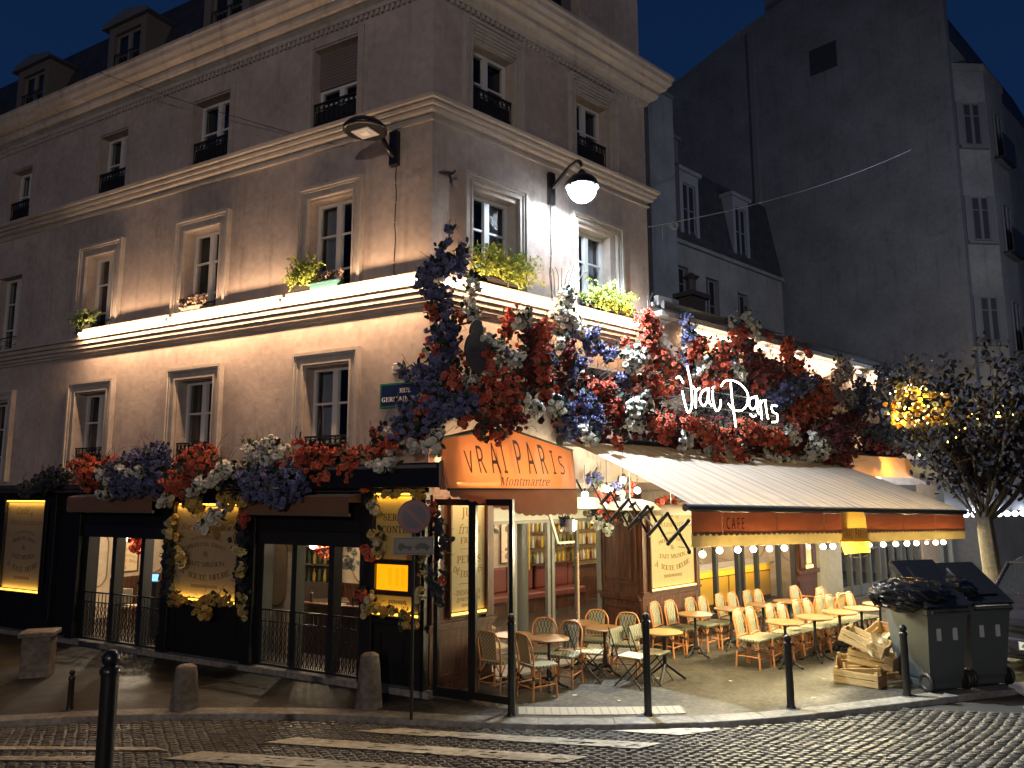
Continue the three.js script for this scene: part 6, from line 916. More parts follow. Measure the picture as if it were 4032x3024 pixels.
// ---------------------------------------------------------------- bollards, screen, stones, signs
function bollard(p, H, r, label, name = 'bollard') { const t = thing(name, label, 'bollard', p, 0, 'black bollards along the kerb'); obj('post', new THREE.LatheGeometry([[0, 0], [r * 1.25, 0], [r * 1.25, 0.02], [r, 0.05], [r * 0.94, H - 0.16], [r * 1.12, H - 0.15], [r * 1.12, H - 0.12], [r * 0.7, H - 0.10]].map((q) => new THREE.Vector2(...q)), 20), M.blackGloss, t); obj('ball_top', [ball(0, H - 0.055, 0, r * 1.0, 18, 12)], M.blackGloss, t); obj('asphalt_collar', [cyl(0, 0.0, 0, r * 3.2, r * 2, 0.012, 16)], mat(0.03, 0.028, 0.026, 0.9), t); }
bollard(V(-0.02, 0, -10.60), 1.32, 0.052, 'tall black bollard at the end of the glass screen'); bollard(V(1.79, 0, -10.58), 1.33, 0.052, 'tall black bollard in front of the folding chairs'); bollard(V(3.80, 0, -10.90), 0.98, 0.052, 'short black bollard in the middle of the open pavement'); bollard(V(5.71, 0, -11.52), 1.0, 0.054, 'short black bollard in front of the wheelie bins'); bollard(V(-2.72, roadY(-5.35), -5.35), 1.35, 0.058, 'nearest black bollard cut by the bottom of the view at the left'); bollard(V(-6.09, 0, -10.95), 0.55, 0.04, 'low dark post on the dark pavement at the far left');
{
  const a = V(-0.06, 0, -10.86), dir = FL(-1.5, 0, 0).sub(FL(-0.2, 0, 0)).normalize(), t = thing('glass_screen', 'black framed glass windbreak between the corner and the tall bollard', 'glass screen', FL(-0.16, 0, 0.02), TL);
  const W = 1.33, H = 2.84; obj('frame', [box(0, 0.07, 0.03, H, -0.03, 0.03), box(W - 0.06, W, 0.03, H, -0.03, 0.03), box(0.07, W - 0.06, H - 0.09, H, -0.03, 0.03), box(0.07, W - 0.06, 0.06, 0.16, -0.03, 0.03), box(0.60, 0.72, 0.16, H - 0.09, -0.03, 0.03), box(0.07, 0.6, 0.03, 0.06, -0.02, 0.02)], M.blackGloss, t);
  obj('pane', pane(0.07, 0.6, 0.16, H - 0.09, 0), M.glass, t); obj('pane', pane(0.72, W - 0.06, 0.16, H - 0.09, 0), M.glass, t);
}
{ const st = (p, label, g) => { const t = thing('stone_block', label, 'stone block', p, 0.3); obj('stone', g, M.stone, t); return t; };
  const post = (r0, r1, h) => { const g = new THREE.LatheGeometry([[0, 0], [r0, 0], [r1, h - 0.12], [r1 * 0.9, h - 0.03], [r1 * 0.6, h], [0, h + 0.01]].map((p) => new THREE.Vector2(...p)), 14), q = g.attributes.position; for (let i = 0; i < q.count; i++) { const k = 1 + 0.05 * (fbm(q.getX(i) * 0.9 + 3, q.getY(i) * 0.9 + q.getZ(i), 8, 88, 2) - 0.5); q.setX(i, q.getX(i) * k); q.setZ(i, q.getZ(i) * k); } g.computeVertexNormals(); return g; };
  st(V(-2.0, 0, -11.04), 'worn tapered stone guard post near the corner of the dark front', post(0.19, 0.14, 0.72)); st(V(-4.54, 0, -11.0), 'tapered stone guard post in the middle of the dark pavement', post(0.19, 0.15, 0.58));
  st(V(-7.75, 0, -12.9), 'square capped stone block at the far left of the pavement', [rbox(-0.21, 0.21, 0, 0.64, -0.2, 0.2, 0.02), rbox(-0.26, 0.26, 0.64, 0.72, -0.25, 0.25, 0.02)]); }
{ // road sign on a thin dark pole
  const p = V(-1.33, 0, -10.42), t = thing('no_parking_sign', 'round no parking sign above a tow away plate in front of the menu panel', 'road sign', p, 0.12);
  obj('pole', [cyl(0, 0, -0.03, 0.022, 0.022, 2.86, 10)], M.dark, t);
  const face = canvasTex(256, 256, (c) => { c.fillStyle = '#1b1e3a'; c.fillRect(0, 0, 256, 256); c.strokeStyle = '#641c28'; c.lineWidth = 30; c.beginPath(); c.arc(128, 128, 110, 0, 7); c.stroke(); c.lineWidth = 26; c.beginPath(); c.moveTo(52, 52); c.lineTo(204, 204); c.stroke(); });
  const plate = canvasTex(256, 116, (c) => { c.fillStyle = '#62605e'; c.fillRect(0, 0, 256, 116); c.strokeStyle = '#333'; c.lineWidth = 4; c.strokeRect(6, 6, 244, 104); c.fillStyle = '#1b1b1d'; c.beginPath(); c.moveTo(24, 66); c.lineTo(36, 40); c.lineTo(62, 40); c.lineTo(70, 56); c.lineTo(120, 60); c.lineTo(120, 76); c.lineTo(24, 80); c.fill(); c.beginPath(); c.moveTo(134, 62); c.lineTo(168, 38); c.lineTo(206, 42); c.lineTo(236, 66); c.lineTo(230, 80); c.lineTo(138, 76); c.fill(); for (const [x, y] of [[44, 82], [100, 80], [154, 78], [214, 82]]) { c.beginPath(); c.arc(x, y, 10, 0, 7); c.fill(); } });
  obj('disc', [new THREE.CylinderGeometry(0.225, 0.225, 0.02, 32).rotateX(Math.PI / 2).translate(0, 2.62, 0.01)], mat(0.05, 0.05, 0.06, 0.5), t); obj('disc_face', new THREE.CircleGeometry(0.218, 32).translate(0, 2.62, 0.0225), mat(1, 1, 1, 0.4, { map: face }), t, true);
  obj('plate', [rbox(-0.27, 0.27, 2.11, 2.35, 0, 0.02, 0.008)], mat(0.2, 0.2, 0.2, 0.5), t); obj('plate_face', new THREE.PlaneGeometry(0.52, 0.22).translate(0, 2.23, 0.023), mat(1, 1, 1, 0.45, { map: plate }), t, true);
}
// ---------------------------------------------------------------- bins, bags, crates
const binM = mat(0.055, 0.065, 0.068, 0.42), bagM = mat(0.008, 0.008, 0.009, 0.16);
function bin(p, yaw, lidA, label) {
  const t = thing('wheelie_bin', label, 'wheelie bin', p, yaw, 'wheelie bins by the kerb'), none = t.scale.setScalar(1.12);
  const ring = (y, w, d) => [[-w, y, -d], [w, y, -d], [w, y, d], [-w, y, d]], rings = [ring(0.10, 0.25, 0.28), ring(0.16, 0.27, 0.30), ring(0.98, 0.32, 0.39), ring(1.0, 0.345, 0.41), ring(1.07, 0.345, 0.41), ring(1.07, 0.30, 0.36), ring(0.7, 0.28, 0.33)], pos = [];
  for (let i = 0; i < rings.length - 1; i++) for (let k = 0; k < 4; k++) { const a = rings[i][k], b = rings[i][(k + 1) % 4], c = rings[i + 1][(k + 1) % 4], d = rings[i + 1][k]; pos.push(...a, ...c, ...b, ...a, ...d, ...c); }
  for (const [r, f] of [[rings[0], 1], [rings[6], 1]]) pos.push(...r[0], ...r[1], ...r[2], ...r[0], ...r[2], ...r[3]);
  const g = new THREE.BufferGeometry(); g.setAttribute('position', new THREE.Float32BufferAttribute(pos, 3)); g.computeVertexNormals(); obj('body', [g, box(-0.05, 0.05, 0.2, 0.95, -0.40, -0.34), rbox(-0.26, 0.26, 0.02, 0.12, -0.1, 0.28, 0.02)], binM, t);
  for (const x of [-0.14, 0.12]) obj('reflective_strip', [box(x - 0.035, x + 0.035, 0.66, 0.90, 0.358, 0.366).rotateX(0.0).translate(0, 0, 0.006)], mat(0.42, 0.43, 0.44, 0.5), t);
  for (const sx of [-0.30, 0.30]) { const w = obj('wheel', [new THREE.TorusGeometry(0.095, 0.032, 8, 22).rotateY(Math.PI / 2).translate(sx, 0.125, 0.27)], M.black, t); obj('hub', [new THREE.CylinderGeometry(0.066, 0.066, 0.04, 16).rotateZ(Math.PI / 2).translate(sx, 0.125, 0.27)], mat(0.03, 0.03, 0.032, 0.5), w); }
  const lid = [rbox(-0.36, 0.36, 0, 0.035, -0.84, 0, 0.015), rbox(-0.36, -0.33, -0.05, 0.0, -0.84, -0.02, 0.01), rbox(0.33, 0.36, -0.05, 0.0, -0.84, -0.02, 0.01), rbox(-0.36, 0.36, -0.05, 0, -0.84, -0.81, 0.01), rbox(-0.2, 0.2, 0.035, 0.06, -0.7, -0.15, 0.012)].map((q) => q.rotateX(lidA).translate(0, 1.085, 0.43));
  obj('lid', lid, mat(0.010, 0.010, 0.012, 0.12), t); obj('handle', [rod([-0.3, 1.04, 0.46], [0.3, 1.04, 0.46], 0.018)], M.black, t);
}
bin(V(6.36, 0.0, -12.1), 0.25, 0.72, 'dark grey wheelie bin overflowing with a black bag, lid propped open'); bin(V(7.18, 0.0, -12.38), 0.22, 0.62, 'dark wheelie bin at the right with a shiny half open lid');
function bag(p, sx, sy, sz, label, knot) {
  const t = thing('rubbish_bag', label, 'rubbish bag', p), g = new THREE.SphereGeometry(1, 72, 48), q = g.attributes.position;
  for (let i = 0; i < q.count; i++) { const v = V().fromBufferAttribute(q, i), a = Math.atan2(v.y, v.z), k = v.clone().sub(knot.clone().normalize()).length(); const w = 0.10 * (1 - Math.min(1, k / 1.6)) * Math.sin(a * 13 + 5 * fbm(v.x * 0.5 + 1, v.y * 0.5 + 1, 6, 5, 2)) + 0.10 * (fbm(v.x * 0.25 + 2, v.y * 0.25 + v.z * 0.2 + 2, 10, 15, 4) - 0.5) + 0.085 * Math.abs(Math.sin(v.x * 9 + v.y * 6 + 6 * fbm(v.y * 0.3 + 1, v.z * 0.3 + 1, 7, 25, 2))); v.multiplyScalar(1 + w); q.setXYZ(i, v.x * sx, v.y * sy, v.z * sz); }
  g.computeVertexNormals(); obj('plastic_film', [g], bagM, t); const k = knot.clone().normalize().multiply(V(sx, sy, sz)); obj('knot', [ball(k.x * 1.08, k.y * 1.08, k.z * 1.05, 0.05), ...[0, 1, 2, 3, 4].map((i) => { const c = new THREE.ConeGeometry(0.04, 0.15, 7, 1); c.rotateZ(1.57 + (i - 2) * 0.4).rotateX(i * 0.7).translate(k.x * 1.08 - 0.06, k.y * 1.1 + (i - 2) * 0.022, k.z * 1.05); return c; })], bagM, t);
}
bag(V(6.12, 1.36, -12.0), 0.56, 0.25, 0.38, 'shiny black rubbish bag with a knot bulging over the left bin', V(-1, -0.1, 0.25)); bag(V(6.86, 1.34, -12.25), 0.36, 0.27, 0.34, 'crumpled black rubbish bag between the two bins under the open lids', V(-0.2, 0.6, 1));
function crate(m, label) {
  const t = thing('fruit_crate', label, 'crate', V(0, 0, 0), 0, 'wooden fruit crates by the bins'); t.applyMatrix4(m); const L = 0.30, W = 0.2, H = 0.2;
  for (const s of [-1, 1]) for (const y of [0.012, 0.108]) obj('side_slat', [rbox(-L, L, y, y + 0.082, s * W - 0.005, s * W + 0.005, 0.003)], M.crate, t);
  for (const s of [-1, 1]) obj('end_slat', [rbox(s * L - 0.006, s * L + 0.006, 0.012, 0.17, -W + 0.006, W - 0.006, 0.003)], mat(0.45, 0.27, 0.14, 0.8, { map: T.lightwood }), t);
  for (const sx of [-1, 1]) for (const sz of [-1, 1]) obj('corner_post', [prism([[0, 0], [0.04 * -sx, 0], [0.04 * -sx, H + 0.02], [0, H + 0.02]], -0.01, 0.01).translate(sx * (L - 0.007), 0, sz * (W - 0.018))], M.crate, t);
  for (let i = 0; i < 4; i++) obj('base_slat', [rbox(-L, L, 0.001, 0.008, -W + 0.012 + i * 0.095, -W + 0.095 + i * 0.095, 0.002)], M.crate, t);
}
const mm4 = (x, y, z, ry, rz = 0, rx = 0) => new THREE.Matrix4().compose(V(x, y, z), new THREE.Quaternion().setFromEuler(new THREE.Euler(rx, ry, rz, 'YXZ')), V(1.08, 1.08, 1.08));
crate(mm4(5.36, 0.0, -12.25, -0.72), 'pale wooden fruit crate flat on the ground at the bottom of the heap'); crate(mm4(5.62, 0.25, -12.36, -0.66, -0.12), 'wooden fruit crate in the middle of the leaning heap'); crate(mm4(5.46, 0.52, -12.32, -0.66, -0.36), 'tilted wooden fruit crate on top with a torn plastic sheet'); crate(mm4(5.44, 0.12, -12.40, -0.5, 0.12, 0.35), 'small wooden crate lying inside the bottom crate'); crate(mm4(5.98, 0.02, -12.62, 0.3), 'wooden crate behind the short bollard beside the bin'); crate(mm4(6.0, 0.52, -12.75, 0.6, 0.3), 'pale crate rim leaning against the grey bin');
{ const t = thing('plastic_sheet', 'torn translucent plastic sheet draped over the tilted crate', 'plastic sheet', V(5.56, 0.62, -12.02), -0.1), g = new THREE.PlaneGeometry(0.26, 0.30, 18, 20), q = g.attributes.position; for (let i = 0; i < q.count; i++) { const x = q.getX(i), y = q.getY(i); q.setXYZ(i, x + 0.03 * Math.sin(y * 30), y - 0.05 * Math.abs(Math.sin(x * 24)) * (y < -0.12 ? 1 : 0), 0.025 * Math.sin(x * 40 + y * 12) + 0.02 * Math.sin(y * 35 - x * 20)); } g.computeVertexNormals(); obj('film', [g.rotateZ(-0.3)], phys(0.75, 0.68, 0.48, 0.25, { transmission: 0.35, thickness: 0 }), t); }
{ const t = thing('white_sheet', 'white discarded board lying at the kerb right of the bins', 'board', V(7.9, -0.02, -11.95), 0.3); obj('board', [rbox(-0.42, 0.42, 0, 0.05, -0.16, 0.2, 0.015).rotateZ(0.05).rotateX(0.25)], mat(0.62, 0.64, 0.68, 0.6), t); }
// ================================================================ parked car at the right edge
{
  const t = thing('parked_car', 'dark parked car with a chevron grille and white number plate at the right edge', 'car', V(8.5, 0.0, -12.7), -0.80);
  const paint = phys(0.022, 0.020, 0.026, 0.22, { clearcoat: 1, clearcoatRoughness: 0.05 });
  const sec = (z, w, pts) => pts.map(([x, y]) => [x * w, y, z]);
  const prof = [[-1, 0.32], [-1.0, 0.62], [-0.97, 0.86], [-0.86, 1.0], [0.86, 1.0], [0.97, 0.86], [1.0, 0.62], [1, 0.32]];
  const S = [[0.06, 0.70, 0.86], [-0.10, 0.84, 0.98], [-0.55, 0.88, 1.06], [-1.0, 0.89, 1.16], [-1.1, 0.9, 1.18], [-4.0, 0.9, 1.2], [-4.25, 0.86, 1.1]].map(([z, w, h]) => sec(z, w, prof.map(([x, y]) => [x, y <= 0.32 ? y : 0.32 + (y - 0.32) / 0.68 * (h - 0.32)])));
  const loft = (S) => { const pos = []; for (let i = 0; i < S.length - 1; i++) for (let k = 0; k < S[0].length - 1; k++) { const a = S[i][k], b = S[i][k + 1], c = S[i + 1][k + 1], d = S[i + 1][k]; pos.push(...a, ...b, ...c, ...a, ...c, ...d); } for (const q of [S[0], S[S.length - 1]]) for (let k = 1; k < q.length - 1; k++) pos.push(...q[0], ...q[k], ...q[k + 1]); const g = new THREE.BufferGeometry(); g.setAttribute('position', new THREE.Float32BufferAttribute(pos, 3)); g.computeVertexNormals(); return g; };
  obj('body', [loft(S)], paint, t);
  obj('bumper', [rbox(-0.86, 0.86, 0.22, 0.56, -0.12, 0.12, 0.05)], paint, t);
  const cab = [[-0.85, 0.84, 1.14], [-1.55, 0.74, 1.64], [-2.3, 0.72, 1.72], [-3.6, 0.72, 1.68], [-4.1, 0.8, 1.15]].map(([z, w, h]) => [[-w - 0.02, 1.1, z], [-w, h - 0.06, z], [-w + 0.1, h, z], [w - 0.1, h, z], [w, h - 0.06, z], [w + 0.02, 1.1, z]]);
  obj('roof', [loft(cab.slice(1).map((s) => s.map(([x, y, z]) => [x, y, z])))], paint, t);
  obj('windscreen', [quadSheet(V(-0.70, 1.60, -1.53), V(0.70, 1.60, -1.53), V(0.82, 1.12, -0.86), V(-0.82, 1.12, -0.86), 8, 4, (s, u) => 0.04 * Math.sin(Math.PI * s))], phys(0.02, 0.022, 0.025, 0.04, { clearcoat: 1 }), t);
  obj('windscreen_frame', [rod([-0.72, 1.63, -1.55], [-0.85, 1.11, -0.85], 0.03), rod([0.72, 1.63, -1.55], [0.85, 1.11, -0.85], 0.03), rod([-0.72, 1.63, -1.55], [0.72, 1.63, -1.55], 0.025)], paint, t);
  obj('chevron_grille', [...[0.80, 0.72].flatMap((y) => [beam([-0.5, y - 0.03, 0.08], [-0.14, y - 0.03, 0.10], 0.022, 0.02), beam([0.5, y - 0.03, 0.08], [0.14, y - 0.03, 0.10], 0.022, 0.02), beam([-0.14, y - 0.03, 0.10], [0, y + 0.06, 0.11], 0.024, 0.02), beam([0.14, y - 0.03, 0.10], [0, y + 0.06, 0.11], 0.024, 0.02)])], mat(0.7, 0.7, 0.72, 0.15, { metalness: 1 }), t);
  const h = (s) => { const l = obj('headlight', [new THREE.SphereGeometry(0.15, 16, 10).scale(1.2, 0.62, 0.5).translate(s * 0.66, 0.80, -0.02)], phys(0.5, 0.5, 0.52, 0.08, { clearcoat: 1 }), t); return l; }; h(-1); h(1);
  obj('number_plate', new THREE.PlaneGeometry(0.52, 0.11).translate(-0.0, 0.44, 0.128), mat(1, 1, 1, 0.4, { map: canvasTex(512, 108, (c) => { c.fillStyle = '#cfcdb4'; c.fillRect(0, 0, 512, 108); c.fillStyle = '#15161c'; c.font = 'bold 92px sans-serif'; c.textAlign = 'left'; c.fillText('41 RJ', 18, 88, 300); }) }), t, true);
  obj('plate_holder', [rbox(-0.28, 0.28, 0.37, 0.51, 0.10, 0.124, 0.01)], mat(0.4, 0.4, 0.38, 0.5), t);
  obj('lower_grille', [0.26, 0.31].map((y) => box(-0.6, 0.6, y, y + 0.02, 0.11, 0.14)), M.black, t);
  for (const s of [-1, 1]) for (const z of [-0.75, -3.4]) { const w = obj('wheel', [new THREE.CylinderGeometry(0.31, 0.31, 0.2, 26).rotateZ(Math.PI / 2).translate(s * 0.8, 0.31, z)], M.black, t); obj('rim', [new THREE.CylinderGeometry(0.2, 0.2, 0.02, 18).rotateZ(Math.PI / 2).translate(s * 0.905, 0.31, z)], mat(0.3, 0.3, 0.31, 0.3, { metalness: 0.7 }), w); }
  for (const s of [-1, 1]) obj('wing_mirror', [rbox(s * 1.0 - 0.1, s * 1.0 + 0.1, 1.14, 1.28, -1.05, -0.95, 0.03)], paint, t);
}
// ================================================================ street tree at the right
{
  const B = V(9.75, 0, -15.9), t = thing('street_tree', 'dark leafy street tree with a pale trunk right of the awning', 'tree', B), bark = bumped(mat(0.085, 0.068, 0.042, 0.9, { map: T.stone }), T.grit, 0.01);
  const tr = tube([[0.12, 0, 0], [0.08, 0.8, 0], [0.02, 1.7, 0], [-0.03, 2.5, 0]], 0.17, 24, 12), q = tr.attributes.position; for (let i = 0; i < q.count; i++) { const y = q.getY(i), k = 1.12 - 0.1 * y; const cx = 0.12 - 0.06 * y; q.setX(i, cx + (q.getX(i) - cx) * k); q.setZ(i, q.getZ(i) * k); } tr.computeVertexNormals(); obj('trunk', [tr], bark, t);
  const tips = [];
  for (let i = 0; i < 16; i++) { const a = i / 16 * 6.283 + rr(-0.25, 0.25), R = rr(0.7, 2.1), H = rr(3.3, 5.3), p0 = V(-0.03, rr(2.0, 2.5), 0), p1 = V(Math.cos(a) * R * 0.45, 3.2 + rr(-0.2, 0.3), Math.sin(a) * R * 0.45), p2 = V(Math.cos(a) * R, H, Math.sin(a) * R); obj('branch', [tube([p0, p0.clone().lerp(p1, 0.5).add(V(0, -0.08, 0)), p1, p2], 0.045 - 0.002 * i, 16, 6)], bark, t); for (let k = 0; k < 5; k++) { const s = p1.clone().lerp(p2, rr(0.1, 1)), e = s.clone().add(V(rr(-0.7, 0.7), rr(0.0, 0.8), rr(-0.7, 0.7))); obj('branch', [tube([s, s.clone().lerp(e, 0.5).add(V(0, 0.06, 0)), e], 0.015, 6, 5)], bark, t); tips.push(e, s.clone().lerp(e, 0.6)); } tips.push(p2, p1); }
  const lg = leafGeo(0.13), n = 6400, im = new THREE.InstancedMesh(lg, phys(1, 1, 1, 0.95, { specularIntensity: 0.15 }), n), D = new THREE.Object3D(), cc = [[0.018, 0.019, 0.020], [0.026, 0.026, 0.032], [0.018, 0.018, 0.03], [0.04, 0.036, 0.034]];
  for (let i = 0; i < n; i++) { const c = tips[Math.floor(rnd() * tips.length)], r = Math.pow(rnd(), 0.6) * 0.48; let d; do { d = V(rr(-1, 1), rr(-1, 1), rr(-1, 1)); } while (d.length() > 1); d.normalize().multiplyScalar(r); D.position.copy(c).add(d); D.rotation.set(rr(0, 6.3), rr(0, 6.3), rr(0, 6.3)); D.scale.setScalar(rr(0.6, 1.25)); D.updateMatrix(); im.setMatrixAt(i, D.matrix); im.setColorAt(i, new THREE.Color().setRGB(...cc[Math.floor(rnd() * 4)])); }
  im.name = 'crown'; im.userData.kind = 'stuff'; t.add(im);
}
// string of golden and violet fairy lights behind the tree, on the far end of the wing
{
  const t = thing('fairy_lights', 'golden fairy lights tangled in the dark flowers behind the tree', 'string lights', FR(17.2, 5.0, 0.7)), o = t.position, y = [], v = [], w = []; for (let i = 0; i < 60; i++) { const q = i < 44 ? [8.1, 4.6, -15.1, 0.55] : i < 54 ? [9.6, 4.55, -14.9, 0.35] : [8.4, 4.0, -15.1, 0.7], p = V(q[0] + rr(-1, 1) * q[3], q[1] + rr(-1, 1) * q[3] * 0.7, q[2] + rr(-0.3, 0.3)).sub(o); y.push(ball(p.x, p.y, p.z, rr(0.012, 0.022), 6, 4)); }
  for (let i = 0; i < 70; i++) { const p = FR(rr(16.0, 20.0), rr(4.3, 6.0), rr(0.6, 1.0)).sub(o); (rnd() < 0.72 ? y : v).push(ball(p.x, p.y, p.z, rr(0.012, 0.022), 6, 4)); if (i % 9 === 0) w.push(p); }
  obj('light_bulb', y, glow(1, 0.66, 0.08, 7), t); obj('violet_light_bulb', v, glow(0.75, 0.7, 1, 5), t); obj('wire', tube(w, 0.006, 60, 4), M.iron, t);
  for (const [x, y, z, k] of [[8.25, 4.75, -15.1, 1.6], [7.85, 4.4, -15.2, 1.1], [9.6, 4.55, -14.9, 0.35]]) pointLamp(V(x, y, z), 1, 0.62, 0.08, k, 2); pointLamp(FR(17.2, 4.6, 1.1), 1, 0.62, 0.1, 1.5, 2); pointLamp(FR(23.2, 5.6, 1.0), 1, 0.66, 0.15, 2.2, 2);
}
{ const t = thing('flower_bunch', 'golden lit flowers tangled in the upper left of the tree crown', 'flowers', V(8.15, 4.6, -15.1)), [g, m] = COL.amber; for (let i = 0; i < 90; i++) { const b = new THREE.Mesh(g[i % 3], m[i % 3]); b.name = 'blossom'; const s = i < 70 ? [0, 0, 0, 0.5] : [1.55, 0.05, 0.2, 0.35]; b.position.set(s[0] + rr(-1, 1) * s[3] * 1.2, s[1] + rr(-1, 1) * s[3] * 0.8, s[2] + rr(-0.35, 0.35)); b.rotation.set(rr(0, 6), rr(0, 6), 0); b.scale.setScalar(rr(0.05, 0.08)); t.add(b); } }
{
  const kinds = [['navy', 17.6, 5.0, 0.5, 'dark violet flowers on the far wing wall left of the tree top'], ['navy', 19.6, 5.2, 0.5, 'dark violet flowers on the far wing wall right behind the tree'], ['navy', 21.6, 5.3, 0.5, 'dark violet flowers at the very end of the wing wall'], ['amber', 19.4, 6.0, 0.5, 'golden lit flowers glowing on the wing wall above the tree crown'], ['amber', 23.0, 5.7, 0.6, 'small golden lit flower patch furthest right behind the tree crown']];
  for (const [k, u, h, off, label] of kinds) { const t = thing('flower_bunch', label, 'flowers', FR(u, h, off)), [geos, mats] = COL[k]; for (let i = 0; i < (k === 'amber' ? 60 : 230); i++) { const q0 = k === 'amber' ? 0.55 : 1; const b = new THREE.Mesh(geos[i % 3], mats[Math.floor(rnd() * mats.length)]); b.name = 'blossom'; const p = FR(u + rr(-1, 1) * 1.05 * q0, h + rr(-1, 1) * 0.95 * q0, off + rr(-0.3, 0.35)).sub(t.position); b.position.copy(p); b.rotation.set(rr(-1, 1.6), rr(0, 6), rr(-1, 1)); b.scale.setScalar(rr(0.06, 0.1)); t.add(b); } }
}
// neighbouring awning with white bulbs beyond the tree
{
  const p = FR(18.6, 3.0, 3.2), t = thing('blue_awning', 'pale blue neighbouring awning beyond the tree', 'awning', p, TR - 0.35); obj('cloth', [quadSheet(V(-3.0, 0.9, -2.6), V(4.5, 0.9, -2.6), V(4.5, 0, 0), V(-3.0, 0, 0), 14, 4, (s) => 0.03 * Math.sin(s * 44))], mat(0.22, 0.25, 0.34, 0.9), t); obj('valance', [valance(V(-3.0, 0, 0), V(4.5, 0, 0), 0.62, 0.02, 20, 0)], mat(0.09, 0.10, 0.13, 0.9), t);
  for (let i = 0; i < 14; i++) { const q = V(-2.9 + i * 0.34, -0.72, 0.02).applyAxisAngle(V(0, 1, 0), TR - 0.35).add(p), b = thing('globe_bulb', 'white globe bulb on the neighbouring awning beyond the tree', 'light bulb', q, 0, 'white bulbs on the neighbouring awning'); obj('bulb_glass', [ball(0, 0, 0, 0.075, 12, 8)], glow(0.95, 0.97, 1, 9), b); if (i % 3 === 0) pointLamp(q, 0.9, 0.93, 1, 4, 2); }
}
// ================================================================ buildings behind
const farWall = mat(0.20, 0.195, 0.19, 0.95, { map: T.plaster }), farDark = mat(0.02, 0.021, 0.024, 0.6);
{
  const o = FR(0, 0, -6), t = thing('rear_building', 'dim grey building with a slate mansard behind the low wing', 'building', V(o.x, 0, o.z), TR);
  const H = 11.9; const wins = [[15.5, 16.35, 10.5, 11.3], [17.5, 18.4, 9.6, 11.2], [19.75, 20.6, 9.5, 11.0]].map(([a, b, c, d]) => [a - 0.0, b, c - 0.6, d - 0.2]);
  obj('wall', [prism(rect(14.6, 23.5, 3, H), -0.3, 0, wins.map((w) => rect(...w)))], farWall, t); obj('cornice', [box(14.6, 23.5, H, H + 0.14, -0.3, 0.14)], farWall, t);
  for (const w of wins) { const f = obj('window', bars(...w, -0.25, true, [0.5], 0.05), mat(0.10, 0.10, 0.10, 0.7), t); obj('pane', pane(w[0], w[1], w[2], w[3], -0.22), mat(0.008, 0.009, 0.012, 0.1), f); obj('sill', [box(w[0] - 0.1, w[1] + 0.1, w[2] - 0.1, w[2], 0, 0.14)], farDark, f); }
  obj('mansard_roof', [mirX(prism([[0.05, H + 0.14], [-0.6, H + 3.6], [-4, H + 4.2], [-4, H + 0.14]], 0, 8.9).rotateY(-Math.PI / 2)).translate(14.6, 0, 0)], M.slate, t);
  for (const u of [16.55, 20.25]) { const d = obj('dormer', [box(u - 0.62, u - 0.42, H + 0.5, H + 2.9, -1.2, 0.03), box(u + 0.42, u + 0.62, H + 0.5, H + 2.9, -1.2, 0.03), box(u - 0.42, u + 0.42, H + 2.5, H + 2.9, -1.2, 0.03), box(u - 0.75, u + 0.75, H + 2.9, H + 3.05, -1.2, 0.12)], mat(0.15, 0.15, 0.17, 0.9), t); obj('window_frame', bars(u - 0.42, u + 0.42, H + 0.5, H + 2.5, -0.1, true, [0.5]), mat(0.12, 0.125, 0.14, 0.8), d); obj('pane', pane(u - 0.4, u + 0.4, H + 0.52, H + 2.48, -0.06), mat(0.012, 0.014, 0.02, 0.1), d); }
  const c = obj('chimney', [box(17.0, 18.2, H + 3.2, H + 5.3, -2.2, -1.5), box(16.9, 18.3, H + 5.3, H + 5.45, -2.3, -1.4)], mat(0.08, 0.08, 0.085, 0.9), t); for (const x of [17.2, 17.6, 18.0]) obj('chimney_pot', [cyl(x, H + 5.45, -1.85, 0.11, 0.08, 0.5, 8)], M.zinc, c);
  const t2 = thing('side_pier', 'tall pale blank wall pier beside the corner building', 'building', V(o.x, 0, o.z), TR); obj('wall', [box(13.75, 15.25, 3, 17.2, -1.4, 0.3)], mat(0.20, 0.21, 0.22, 0.95, { map: T.plaster }), t2); obj('capping', [box(13.70, 15.3, 17.2, 17.35, -1.45, 0.35)], M.zinc, t2);
}
